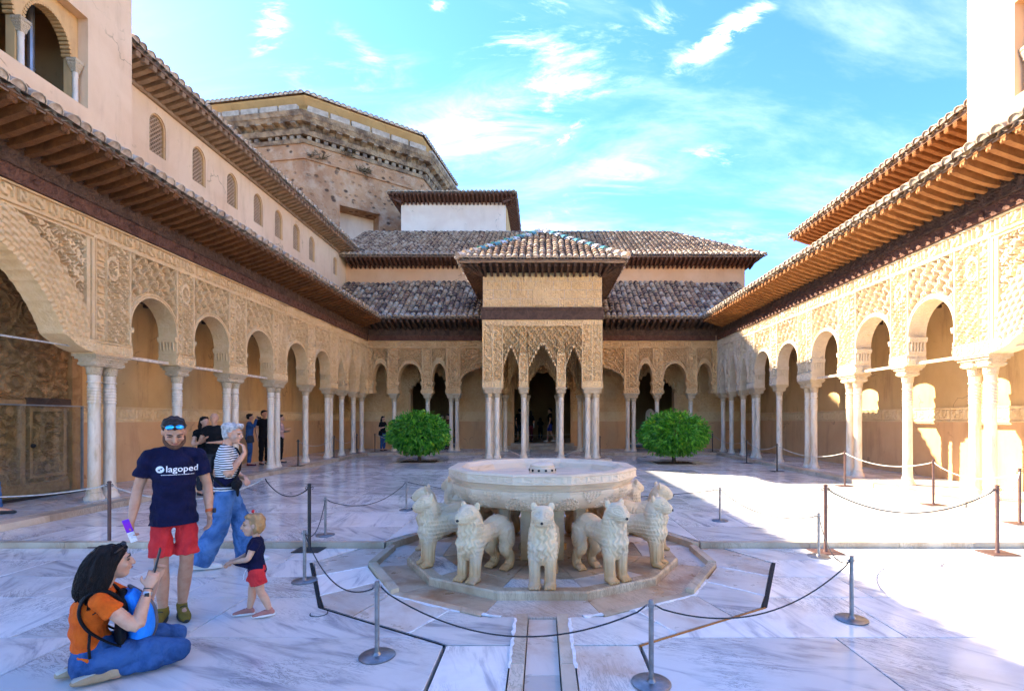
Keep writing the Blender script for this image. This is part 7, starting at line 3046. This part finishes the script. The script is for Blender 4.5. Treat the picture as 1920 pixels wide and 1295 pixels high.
def text_verts(body, size):
    cu = bpy.data.curves.new('t', 'FONT')
    cu.body = body
    cu.size = size
    cu.resolution_u = 3
    ob = bpy.data.objects.new('t', cu)
    SCRATCH.collection.objects.link(ob)
    SCRATCH.view_layers[0].update()
    dg = SCRATCH.view_layers[0].depsgraph
    me = bpy.data.meshes.new_from_object(ob.evaluated_get(dg))
    bm = bmesh.new()
    bm.from_mesh(me)
    bmesh.ops.triangulate(bm, faces=bm.faces)
    bmesh.ops.subdivide_edges(bm, edges=[e for e in bm.edges if e.calc_length() > 0.012], cuts=2, use_grid_fill=True)
    bm.to_mesh(me)
    bm.free()
    v = [(p.co.x, p.co.y) for p in me.vertices]
    f = [tuple(p.vertices) for p in me.polygons]
    bpy.data.objects.remove(ob)
    return v, f


tv, tf = text_verts('lagoped', 0.072)
xm = max(p[0] for p in tv)
mb = MB()
# the wearer's right is +x, so the print runs towards -x
zt_ = 1.245
x_start = 0.058
mb.add(wrap_on([(x_start - x, zt_ + z) for x, z in tv]), tf)
mb.add(wrap_on([(x_start - x - 0.0016, zt_ + z + 0.0012) for x, z in tv], 0.0027), tf)
ccx, ccz, cr = x_start + 0.036, zt_ + 0.022, 0.028
ring = [(ccx, ccz)] + [(ccx + cr * math.cos(2 * PI * i / 28), ccz + cr * math.sin(2 * PI * i / 28)) for i in range(28)]
mb.add(wrap_on(ring, 0.0025), [(0, 1 + i, 1 + (i + 1) % 28) for i in range(28)])
x = x_start + 0.03
rt = random.Random(2)
while x > x_start - xm * 0.86:       # small, unreadable line underneath
    ww = rt.uniform(0.004, 0.011)
    zc = zt_ - 0.026
    mb.add(wrap_on([(x, zc), (x - ww, zc), (x - ww, zc + 0.0045), (x, zc + 0.0045)], 0.0022), [(0, 1, 2, 3)])
    x -= ww + 0.003
pr = mb.build('shirt_print', M['white_print'], None)
pr.parent = shirt
bird = [(-0.016, -0.010), (-0.004, -0.012), (0.006, -0.006), (0.016, 0.006), (0.020, 0.014), (0.012, 0.012), (0.004, 0.010), (-0.004, 0.002), (-0.014, 0.0)]
mb = MB()
mb.add(wrap_on([(ccx - a, ccz + b) for a, b in bird], 0.0042), [tuple(range(len(bird)))])
mb.build('emblem_bird', M['navy'], None).parent = shirt

# the folded leaflet in his right hand
Rm = Matrix.Rotation(man.rotation_euler.z, 3, 'Z')
hp = V3(MAN_LOC) + Rm @ (J['rwri'] + V3((0.005, 0.055, -0.075)))
lf = root('leaflet', hp, 'narrow purple and white folded leaflet in the standing man\'s hand', 'leaflet')
lf.rotation_euler = (math.radians(-14), math.radians(16), man.rotation_euler.z)
for nm, z0, z1, mt in (('purple_cover', 0.0, 0.11, 'purple'), ('white_cover', -0.09, -0.0005, 'paper')):
    mb = MB()
    mb.box(-0.022, 0.022, -0.006, 0.006, z0, z1, bev=0.002)
    me = mb.mesh(nm, M[mt])
    c = bpy.data.objects.new(nm, me)
    COL.objects.link(c)
    c.parent = lf

# ------------------------------------------------------------------ white-haired woman, walking
k = 0.95
J = std_pose(1.62)
J['head'] = V3((0, 0.06, 1.50))
J['rsho'] = V3((0.155, 0.0, 1.31))
J['lsho'] = V3((-0.155, 0.0, 1.31))
J['relb'] = V3((0.215, 0.05, 1.06))
J['rwri'] = V3((0.045, 0.185, 1.285))
J['lelb'] = V3((-0.20, 0.0, 1.05))
J['lwri'] = V3((-0.05, 0.18, 0.99))
J['rkne'] = V3((0.08, -0.06, 0.47))
J['rank'] = V3((0.08, -0.25, 0.09))
J['rtoe'] = V3((0.095, -0.07, 0.03))
J['lkne'] = V3((-0.08, 0.13, 0.47))
J['lank'] = V3((-0.08, 0.20, 0.085))
J['ltoe'] = V3((-0.09, 0.38, 0.03))
WL = (-3.62, 5.75, 0)
WF = Vector((0.90, 0.36))
Hw = rotm(0.1, 0.25)
wom = build_person('white-haired woman in striped top and wide jeans, hand at her chin', WL, WF, J, k, 0.0075, Hw, 0.97,
                   {'r': ((-0.15, -0.15, 1), (-0.3, -1, 0), 0.7), 'l': ((0.9, 0.3, -0.25), (0, -0.6, -0.8), 0.5)}, 'skin')
face_details(wom, J['head'], Hw, 0.97, 'hair_white')
top_garment(wom, J, k, 'stripes', 0.0085, 0.024, 0.85, 0.6, V3((0, 0.0, 0.90)), 'striped_top', 1.1)
legwear(wom, J, k, 'denim_pale', 2.03, 0.009, 0.102, 0.105, 0.135, 'wide_jeans', 0.008)
shoe(wom, J, 0.92, 'r', 'white_leather', 'cream_cloth' if False else 'white_leather', 0.01, 'plastic_black')
shoe(wom, J, 0.92, 'l', 'white_leather', 'white_leather', 0.01, 'plastic_black')
hair_cap(wom, J['head'], Hw, 0.97, 'hair_white', 0.007, lambda mb, q: (ell(mb, q(0, -0.03, 0.085), (0.088, 0.098, 0.055), Hw), limb(mb, [q(0.05, 0.06, 0.1), q(-0.02, 0.07, 0.115), q(-0.06, 0.05, 0.08)], [0.022, 0.028, 0.02], (0, 0, 1), 8, 3)), 0.004, 'hair', 1.0)
mb = MB()       # bag strap, waist pack and tied jumper
mb.tube([(-0.13, 0.075, 1.33), (-0.05, 0.138, 1.24), (0.06, 0.138, 1.10), (0.15, 0.10, 0.98), (0.172, 0.03, 0.93)], 0.014, 6)
mb.tube([(-0.13, 0.075, 1.33), (-0.12, -0.04, 1.36), (-0.03, -0.14, 1.24), (0.1, -0.14, 1.05), (0.185, 0.0, 0.93)], 0.016, 6)
mb.build('bag_strap', M['strap'], None).parent = wom
mb = MB()
limb(mb, [(0.0, 0.0, 0.93), (0.0, 0.0, 0.985)], [(0.172, 0.132), (0.166, 0.126)], (1, 0, 0), 18, 4)
child(wom, 'tied_jumper', blend(mb, 0.008, 2), 'navy')
mb = MB()
limb(mb, [(0.12, 0.13, 0.95), (0.18, 0.12, 0.93)], [(0.055, 0.05), (0.06, 0.05)], (0, 0, 1), 12, 3)
limb(mb, [(0.18, 0.135, 0.90), (0.185, 0.14, 0.82)], [0.02, 0.014], (0, 1, 0), 8, 3)
child(wom, 'waist_pack', blend(mb, 0.007, 2), 'strap')

# ------------------------------------------------------------------ toddler
k = 0.52
J = std_pose(0.90)
for a, b in dict(pelvis=(0, 0, 0.41), waist=(0, 0.012, 0.49), chest=(0, 0.012, 0.575), top=(0, 0.0, 0.645), neck=(0, 0.005, 0.675), head=(0, 0.03, 0.775),
                 rsho=(0.088, 0.0, 0.635), lsho=(-0.088, 0.0, 0.635), relb=(0.125, 0.045, 0.525), rwri=(0.06, 0.15, 0.49), lelb=(-0.125, 0.05, 0.525), lwri=(-0.05, 0.16, 0.49),
                 rhip=(0.048, 0, 0.39), lhip=(-0.048, 0, 0.39), rkne=(0.05, 0.045, 0.22), lkne=(-0.05, -0.035, 0.22), rank=(0.05, 0.065, 0.055), lank=(-0.05, -0.10, 0.06),
                 rtoe=(0.06, 0.17, 0.02), ltoe=(-0.06, 0.0, 0.02)).items():
    J[a] = V3(b)
TL = (-2.43, 4.27, 0)
TF = Vector((-0.93, -0.36))
Ht = rotm(-0.02, -0.12)
tod = build_person('toddler in navy top and red shorts, walking towards the man', TL, TF, J, k, 0.0055, Ht, 0.80,
                   {'r': ((-0.5, 0.85, -0.1), (0, -0.2, -1), 0.9), 'l': ((0.4, 0.9, -0.1), (0, -0.2, -1), 0.9)}, 'skin', 1.08, 1.12)
face_details(tod, J['head'], Ht, 0.80, 'hair_blond')
top_garment(tod, J, k, 'navy', 0.006, 0.016, 0.42, 0, V3((0, 0.0, 0.39)), 'shirt', 1.15, 0.012)
mb = MB()       # hem pulled forward by her hands
limb(mb, [(0.0, 0.06, 0.45), (0.0, 0.13, 0.465), (0.0, 0.165, 0.475)], [(0.09, 0.030), (0.07, 0.018), (0.055, 0.010)], (1, 0, 0), 12, 3)
child(tod, 'shirt_hem', blend(mb, 0.005, 2), 'navy')
legwear(tod, J, k, 'red', 0.62, 0.006, 0.122, 0.125, 0.1, 'shorts', 0.014)
for s in 'rl':
    shoe(tod, J, 0.54, s, 'pink_leather', 'white_leather', 0.01)
hair_cap(tod, J['head'], Ht, 0.80, 'hair_blond', 0.006, lambda mb, q: (limb(mb, [q(0.06, -0.03, 0.04), q(0.075, -0.03, -0.03), q(0.07, -0.02, -0.07)], [0.024, 0.026, 0.014], (0, 1, 0), 8, 3), limb(mb, [q(-0.06, -0.03, 0.04), q(-0.075, -0.03, -0.03), q(-0.07, -0.02, -0.07)], [0.024, 0.026, 0.014], (0, 1, 0), 8, 3), ell(mb, q(0, -0.06, -0.03), (0.06, 0.036, 0.045), Ht)), 0.004)
mb = MB()
hq = lambda x, y, z: J['head'] + Ht @ V3((x, y, z)) * 0.8
for s in (-1, 1):
    ell(mb, hq(0.02 + s * 0.018, 0.005, 0.148), (0.020, 0.012, 0.013))
child(tod, 'hair_bow', blend(mb, 0.004, 1), 'red')
mb = MB()
for s in (-1, 1):
    mb.tube([(s * 0.008, 0.085, 0.40), (s * 0.012, 0.098, 0.37), (s * 0.013, 0.098, 0.33)], 0.0035, 5)
mb.build('drawstring', M['white_print'], None).parent = tod

# ------------------------------------------------------------------ seated woman taking a picture
k = 0.93
J = std_pose(1.62)
for a, b in dict(pelvis=(0, 0.0, 0.16), waist=(0, -0.035, 0.29), chest=(0, -0.02, 0.44), top=(0, 0.01, 0.535), neck=(0, 0.035, 0.60), head=(0, 0.085, 0.725),
                 rsho=(0.15, 0.015, 0.53), lsho=(-0.15, 0.035, 0.53), relb=(0.20, 0.20, 0.335), rwri=(0.10, 0.265, 0.545), lelb=(-0.19, 0.25, 0.36), lwri=(-0.03, 0.31, 0.565),
                 rhip=(0.095, 0.02, 0.135), lhip=(-0.095, 0.02, 0.145), rkne=(0.14, 0.45, 0.095), lkne=(-0.13, 0.44, 0.11), rank=(0.13, 0.13, 0.065), lank=(-0.12, 0.04, 0.06),
                 rtoe=(0.12, -0.10, 0.04), ltoe=(-0.08, -0.17, 0.04)).items():
    J[a] = V3(b)
SL = (-2.91, 3.27, 0)
SF = Vector((0.77, 0.64))
Hs = rotm(-0.05, -0.02)
sit = build_person('woman in orange top and jeans sitting on the floor, holding up a phone', SL, SF, J, k, 0.0065, Hs, 0.97,
                   {'r': ((-0.18, 0.30, 1), (-1, 0.1, 0.0), 0.75, 1), 'l': ((0.1, 0.25, 1), (1, 0.1, 0.0), 0.75, -1)}, 'skin')
face_details(sit, J['head'], Hs, 0.97, 'hair_dark')
top_garment(sit, J, 0.87, 'orange', 0.0075, 0.014, 0.42, 0.5, V3((0, 0.0, 0.14)), 'shirt', 1.08)
# jeans folded under: hips, thighs forward, shins back
mb = MB()
limb(mb, [(0, -0.03, 0.09), (0, 0.0, 0.15), (0, -0.02, 0.22)], [(0.158, 0.12), (0.158, 0.125), (0.138, 0.108)], (1, 0, 0), 20, 4)
for s in 'rl':
    limb(mb, [J[s + 'hip'], J[s + 'hip'].lerp(J[s + 'kne'], 0.5) + V3((0, 0, 0.035)), J[s + 'kne'] + V3((0, 0, 0.015))], [0.094, 0.082, 0.062], (0, 0, 1), 16, 5)
    limb(mb, [J[s + 'kne'], J[s + 'kne'].lerp(J[s + 'ank'], 0.45) + V3((0.02 if s == 'r' else -0.01, 0, -0.01)), J[s + 'ank']], [0.060, 0.056, 0.046], (0, 0, 1), 14, 5)
me = blend(mb, 0.008, 3)
displace(me, lambda co, no: 0.003 * (np.sin(co[:, 1] * 45 + 9 * co[:, 0]) + 0.6 * np.sin(co[:, 1] * 90 - 30 * co[:, 2])))
child(sit, 'jeans', me, 'denim')
for s, sd in (('r', 1), ('l', -1)):      # tan slip-on shoes, soles up behind her
    a, t = J[s + 'ank'], J[s + 'toe']
    d = (t - a).normalized()
    mb = MB()
    limb(mb, [a + d * 0.0, a + d * 0.08, a + d * 0.17, a + d * 0.235], [(0.042, 0.045), (0.045, 0.046), (0.046, 0.036), (0.034, 0.02)], (1, 0, 0), 14, 4)
    sh = child(sit, 'shoe', blend(mb, 0.006, 2), 'tan_suede')
    mb = MB()
    limb(mb, [a + d * 0.0 + V3((0, 0, 0.034)), a + d * 0.09 + V3((0, 0, 0.036)), a + d * 0.235 + V3((0, 0, 0.014))], [(0.036, 0.012), (0.040, 0.012), (0.032, 0.010)], (1, 0, 0), 12, 4)
    mb.build('sole', M['cream_cloth'], None, 50).parent = sh


def long_hair(mb, q):
    limb(mb, [q(0, -0.05, 0.05), q(0, -0.10, -0.04), q(0.0, -0.125, -0.13), q(0.0, -0.135, -0.21)], [(0.085, 0.075), (0.105, 0.085), (0.125, 0.085), (0.10, 0.06)], (1, 0, 0), 16, 4)
    for s in (-1, 1):
        limb(mb, [q(s * 0.06, 0.0, 0.05), q(s * 0.088, -0.03, -0.03), q(s * 0.105, -0.07, -0.12), q(s * 0.10, -0.10, -0.2)], [0.03, 0.034, 0.036, 0.02], (0, 1, 0), 10, 4)
        limb(mb, [q(s * 0.05, 0.05, 0.09), q(s * 0.075, 0.02, 0.03)], [0.026, 0.02], (0, 1, 0), 8, 3)
    rh = random.Random(12)
    for i in range(26):       # loose wavy locks
        a = PI * (0.08 + 0.84 * i / 25)
        cx, cy = math.cos(a), -math.sin(a)
        w = rh.uniform(-0.02, 0.02)
        L = rh.uniform(0.23, 0.30)
        p = [q(cx * 0.08, -0.035 + cy * 0.07, 0.03), q(cx * 0.105 + w, -0.05 + cy * 0.09, -0.06), q(cx * 0.125 - w, -0.06 + cy * 0.105, -0.15), q(cx * 0.13 + w * 1.3, -0.06 + cy * 0.125, -L + 0.02), q(cx * 0.125 - w, -0.055 + cy * 0.135, -L - 0.02)]
        limb(mb, p, [0.018, 0.021, 0.020, 0.015, 0.005], (1, 0, 0), 7, 3)


def strands(o, base, mat, n, seed, length, down, rad=0.0035):
    """loose strands lying on a hair mesh"""
    rr = random.Random(seed)
    vs = base.data.vertices
    mb = MB()
    down = V3(down)
    bv = BVHTree.FromPolygons([v.co for v in vs], [tuple(p.vertices) for p in base.data.polygons])
    for i in range(n):
        v = vs[rr.randrange(len(vs))]
        p, nn_ = v.co.copy(), v.normal.copy()
        pts = []
        ph, am = rr.uniform(0, 6), rr.uniform(0.1, 0.5)
        for j in range(9):
            loc, nrm_, _i, _d = bv.find_nearest(p)
            if loc is None:
                break
            p = loc + nrm_ * rr.uniform(0.001, 0.004)
            pts.append(p.copy())
            t = down - nrm_ * down.dot(nrm_)
            if t.length < 0.05:
                t = V3((0.2, -1, 0)) - nrm_ * nrm_.dot(V3((0.2, -1, 0)))
            t.normalize()
            t = (t + nrm_.cross(t) * am * math.sin(ph + j * 0.9)).normalized()
            p = p + t * length / 9 * rr.uniform(0.8, 1.2)
        if len(pts) > 3:
            r0 = rad * rr.uniform(0.6, 1.3)
            mb.tube(pts, [r0 * (0.4 + 0.6 * math.sin(PI * min(0.95, (q + 0.7) / len(pts)))) for q in range(len(pts))], 5)
    c = mb.build('hair_strands', M[mat], None, 60)
    c['kind'] = 'stuff'
    c.parent = o


hr = hair_cap(sit, J['head'], Hs, 0.97, 'hair_dark', 0.006, long_hair, 0.003, 'hair', 1.02)
strands(sit, hr, 'hair_dark', 520, 4, 0.22, (0, -0.25, -1), 0.0026)
mb = MB()
hq = lambda x, y, z: J['head'] + Hs @ V3((x, y, z)) * 0.97
for s in (-1, 1):
    mb.tube([hq(s * 0.03, 0.068, 0.118), hq(s * 0.07, 0.05, 0.108), hq(s * 0.088, 0.01, 0.085)], 0.0045, 6)
    ell(mb, hq(s * 0.035, 0.062, 0.122), (0.027, 0.010, 0.016), Matrix.Rotation(0.9, 3, 'X'))
mb.build('sunglasses', M['plastic_black'], None, 50).parent = sit
mb = MB()
dd = (J['rwri'] - J['relb']).normalized()
w = J['rwri'] - dd * 0.035
mb.tube([w - dd * 0.010, w + dd * 0.010], 0.0295, 14)
wb_ = mb.build('watch', M['silver'], None, 50)
wb_.parent = sit
mb = MB()
mb.box(0.026, 0.036, -0.013, 0.013, -0.013, 0.013, bev=0.002)
fc = mb.mesh('watch_face', M['plastic_black'])
fo = bpy.data.objects.new('watch_face', fc)
COL.objects.link(fo)
fo.parent = wb_
fo.location = w
mb = MB()
mb.tube([w + dd * 0.030 - dd * 0.003, w + dd * 0.030 + dd * 0.003], 0.0275, 12)
mb.build('bracelet', M['plastic_black'], None).parent = sit
# phone
Rs = Matrix.Rotation(sit.rotation_euler.z, 3, 'Z')
ph = root('phone', V3(SL) + Rs @ V3((0.045, 0.315, 0.715)), 'dark phone held up in the seated woman\'s hands', 'phone')
ph.rotation_euler = (math.radians(-12), 0, sit.rotation_euler.z)
mb = MB()
mb.box(-0.038, 0.038, -0.005, 0.005, -0.078, 0.078, bev=0.003)
c = bpy.data.objects.new('phone_body', mb.mesh('phone_body', M['plastic_black']))
COL.objects.link(c)
c.parent = ph
mb = MB()
mb.box(-0.030, -0.006, 0.005, 0.008, 0.04, 0.07, bev=0.001)
c = bpy.data.objects.new('camera_bump', mb.mesh('camera_bump', M['charcoal']))
COL.objects.link(c)
c.parent = ph
# backpack worn in front
bpk = root('backpack', V3(SL) + Rs @ V3((0.0, 0.185, 0.175)), 'bright blue and black backpack on the seated woman\'s lap', 'backpack')
bpk.rotation_euler = (0, 0, sit.rotation_euler.z)
mb = MB()
limb(mb, [(0, 0.02, 0.0), (0, 0.045, 0.09), (0, 0.04, 0.20), (0, 0.0, 0.30), (0, -0.03, 0.35)], [(0.125, 0.066), (0.135, 0.076), (0.135, 0.07), (0.122, 0.056), (0.105, 0.042)], (1, 0, 0), 18, 5, 0, True)
child(bpk, 'bag_body', blend(mb, 0.008, 2), 'bag_blue')
mb = MB()
limb(mb, [(0, -0.06, 0.01), (0, -0.06, 0.14), (0, -0.05, 0.27), (0, -0.055, 0.345)], [(0.152, 0.035), (0.156, 0.035), (0.142, 0.035), (0.09, 0.03)], (1, 0, 0), 18, 5)
limb(mb, [(-0.12, 0.02, 0.0), (0, 0.05, -0.012), (0.12, 0.02, 0.0)], [0.032, 0.05, 0.032], (0, 1, 0), 12, 4)
child(bpk, 'bag_back_panel', blend(mb, 0.008, 2), 'strap')
mb = MB()
pts = [(0, 0.092, 0.0), (0, 0.122, 0.09), (0, 0.11, 0.21), (0, 0.055, 0.31), (0, -0.02, 0.385)]
limb(mb, pts, [(0.02, 0.014), (0.024, 0.016), (0.024, 0.016), (0.024, 0.014), (0.02, 0.012)], (1, 0, 0), 10, 5)
child(bpk, 'grey_binding', blend(mb, 0.006, 2), 'bag_grey')
for s in (-1, 1):
    mb = MB()
    limb(mb, [(s * 0.10, -0.06, 0.32), (s * 0.112, -0.10, 0.375), (s * 0.114, -0.165, 0.412), (s * 0.116, -0.235, 0.385), (s * 0.130, -0.262, 0.29), (s * 0.150, -0.225, 0.19), (s * 0.158, -0.14, 0.10), (s * 0.15, -0.05, 0.03)],
         [(0.026, 0.010), (0.030, 0.011), (0.032, 0.011), (0.032, 0.011), (0.030, 0.010), (0.024, 0.009), (0.016, 0.007), (0.012, 0.006)], (1, 0, 0), 10, 4)
    child(bpk, 'shoulder_strap', blend(mb, 0.006, 2), 'strap')
    mb = MB()
    mb.tube([(s * 0.152, -0.21, 0.17), (s * 0.165, -0.215, 0.08), (s * 0.165, -0.21, 0.01)], 0.008, 6)
    mb.tube([(s * 0.12, 0.09, -0.01), (s * 0.14, 0.16, -0.03), (s * 0.13, 0.20, -0.06)], 0.012, 6)
    mb.build('webbing', M['strap'], None).parent = bpk


# ------------------------------------------------------------------ visitors farther away
def visitor(label, loc, face, h, top, legs, hair, pose=None, sleeve=0.6, long=False, leglen=1.95, shoes='rubber', vox=0.016, fem=0.0, skin='skin', bag=None, bald=False, hold=None):
    J = std_pose(h)
    k = h / 1.72
    for a, b in (pose or {}).items():
        J[a] = V3(b) * k
    o = build_person(label, loc, face, J, k * (0.93 if fem else 1.0), vox, None, k, None, skin, 1.0, 1.0, 'visitors in the galleries', False)
    kk = k * (0.93 if fem else 1.0)
    top_garment(o, J, kk, top, vox, 0.022, sleeve, fem, J['pelvis'] - V3((0, 0, 0.05)))
    legwear(o, J, kk, legs, leglen, vox, 0.100, 0.075, 0.062 if leglen > 1.2 else 0.085)
    for s in 'rl':
        mb = MB()
        a, t = J[s + 'ank'], J[s + 'toe']
        d = V3((t.x - a.x, t.y - a.y, 0)).normalized()
        b0 = V3((a.x, a.y, a.z - 0.05 * k))
        limb(mb, [b0 - d * 0.04 * k, b0 + d * 0.08 * k - V3((0, 0, 0.005)), b0 + d * 0.2 * k - V3((0, 0, 0.018))], [0.042 * k, 0.042 * k, 0.026 * k], (1, 0, 0), 9, 3)
        child(o, 'shoe', blend(mb, 0.012, 1), shoes)
    ext = None
    if long:
        ext = lambda mb, q: limb(mb, [q(0, -0.05, 0.02), q(0, -0.085, -0.1), q(0, -0.09, -0.24)], [(0.085, 0.06), (0.095, 0.055), (0.07, 0.035)], (1, 0, 0), 12, 3)
    if not bald:
        hair_cap(o, J['head'], Matrix.Identity(3), k, hair, max(0.009, vox * 0.7), ext)
    if bag:
        mb = MB()
        limb(mb, [V3((0.2, 0.02, 0.80)) * k, V3((0.2, 0.02, 0.98)) * k], [(0.05 * k, 0.13 * k), (0.04 * k, 0.10 * k)], (1, 0, 0), 10, 3)
        child(o, 'shoulder_bag', blend(mb, 0.014, 1), bag)
    if hold:
        mb = MB()
        c = V3(hold) * k
        mb.box(c.x - 0.06, c.x + 0.06, c.y - 0.035, c.y + 0.03, c.z - 0.04, c.z + 0.04, bev=0.008)
        mb.tube([c + V3((0, 0.03, 0)), c + V3((0, 0.10, 0))], 0.034, 10)
        cm_ = mb.build('camera', M['plastic_black'], None)
        cm_.parent = o
    return o


CAMP = dict(relb=(0.27, 0.12, 1.28), rwri=(0.07, 0.20, 1.56), lelb=(-0.27, 0.12, 1.28), lwri=(-0.07, 0.20, 1.56))
PHONEP = dict(relb=(0.25, 0.02, 1.12), rwri=(0.10, 0.24, 1.20), lelb=(-0.25, 0.02, 1.12), lwri=(-0.06, 0.22, 1.12))
WALKP = dict(rkne=(0.09, 0.12, 0.49), rank=(0.09, 0.16, 0.09), rtoe=(0.1, 0.33, 0.03), lkne=(-0.09, -0.05, 0.49), lank=(-0.09, -0.24, 0.11), ltoe=(-0.1, -0.06, 0.03))
visitor('woman in denim jacket photographing with a camera in the shaded gallery', (-9.55, 16.35, Z_WALK), (0.80, 0.45), 1.68, 'denim', 'denim', 'hair_dark', CAMP, 1.95, False, fem=0.5, vox=0.016, shoes='maroon', bag='charcoal', hold=(0, 0.24, 1.59))
visitor('man in black T-shirt standing beside the woman with the camera', (-9.30, 16.75, Z_WALK), (0.75, -0.45), 1.80, 'black_cloth', 'black_cloth', 'hair_dark', None, 0.6, vox=0.016)
visitor('person in pale pink shirt and black trousers half hidden behind a column pair', (-9.12, 17.45, Z_WALK), (0.9, 0.3), 1.66, 'pink_cloth', 'black_cloth', 'hair_brown', PHONEP, 1.6, vox=0.017, fem=0.5)
visitor('man with cropped hair behind the white-haired woman', (-6.9, 10.55, Z_FAR), (0.3, -0.95), 1.74, 'black_cloth', 'charcoal', 'hair_brown', PHONEP, 0.5, vox=0.015, skin='skin_tan', bald=True)
visitor('dark-haired woman in black just left of the cropped-hair man', (-7.25, 10.75, Z_FAR), (0.8, -0.4), 1.66, 'black_cloth', 'charcoal', 'hair_dark', PHONEP, 0.4, True, vox=0.016, fem=0.6)
visitor('woman in black top and jeans standing by the far corner columns', (-7.62, 23.95, Z_WALK), (0.85, -0.4), 1.64, 'black_cloth', 'denim', 'hair_dark', PHONEP, 0.8, True, vox=0.016, fem=0.6, bag='black_cloth')
visitor('visitor in dark shirt behind the first far column, above the smaller tree', (-6.62, 24.6, Z_WALK), (0.5, -0.8), 1.72, 'charcoal', 'charcoal', 'hair_dark', PHONEP, 0.6, vox=0.024)
visitor('shorter visitor peeping over the smaller tree\'s crown at its side', (-6.30, 24.8, Z_WALK), (0.6, -0.7), 1.60, 'black_cloth', 'denim', 'hair_brown', None, 0.6, vox=0.024)
visitor('visitor in dark clothes in the doorway above the smaller tree', (-5.05, 25.2, Z_WALK), (0.4, -0.9), 1.70, 'charcoal', 'charcoal', 'hair_dark', None, 0.6, vox=0.024)
visitor('visitor in maroon top in the doorway above the smaller tree', (-4.75, 25.3, Z_WALK), (-0.6, -0.7), 1.76, 'maroon', 'charcoal', 'hair_brown', PHONEP, 0.8, vox=0.024)
ZH = 0.45
visitor('dark-clothed visitor at the edge of the pavilion\'s inner doorway', (-1.62, 27.4, ZH), (0.5, -0.8), 1.62, 'charcoal', 'charcoal', 'hair_dark', None, 0.7, vox=0.024)
visitor('tall visitor in black seen between the pavilion columns', (-1.25, 27.6, ZH), (-0.3, 0.9), 1.78, 'black_cloth', 'charcoal', 'hair_dark', None, 0.6, leglen=0.9, vox=0.024)
visitor('woman with white shoulder bag in the dark hall', (-0.66, 27.2, ZH), (-0.5, 0.8), 1.68, 'black_cloth', 'maroon', 'hair_dark', None, 0.9, True, vox=0.018, fem=0.5, bag='cream_cloth')
visitor('short visitor in black standing with back turned in the middle of the hall doorway', (-0.12, 29.5, ZH - 0.0), (0.1, 1), 1.30, 'black_cloth', 'black_cloth', 'hair_dark', PHONEP, 0.9, True, vox=0.024, fem=0.5)
visitor('man in black T-shirt and blue shorts walking in the dark hall', (0.42, 27.0, ZH), (-0.95, 0.1), 1.80, 'black_cloth', 'blue_cloth', 'hair_dark', WALKP, 0.6, leglen=0.85, vox=0.016, shoes='white_leather')
visitor('dark silhouette of a visitor behind the larger tree', (5.55, 25.3, Z_WALK), (-0.7, -0.6), 1.72, 'black_cloth', 'charcoal', 'hair_dark', None, 0.8, vox=0.024)
visitor('person in blue jeans mostly cut off by the picture\'s edge beside the door', (-8.86, 7.95, Z_WALK), (0.75, 0.65), 1.70, 'cream_cloth', 'denim_pale', 'hair_brown', WALKP, 0.8, vox=0.017)

bpy.data.scenes.remove(SCRATCH)
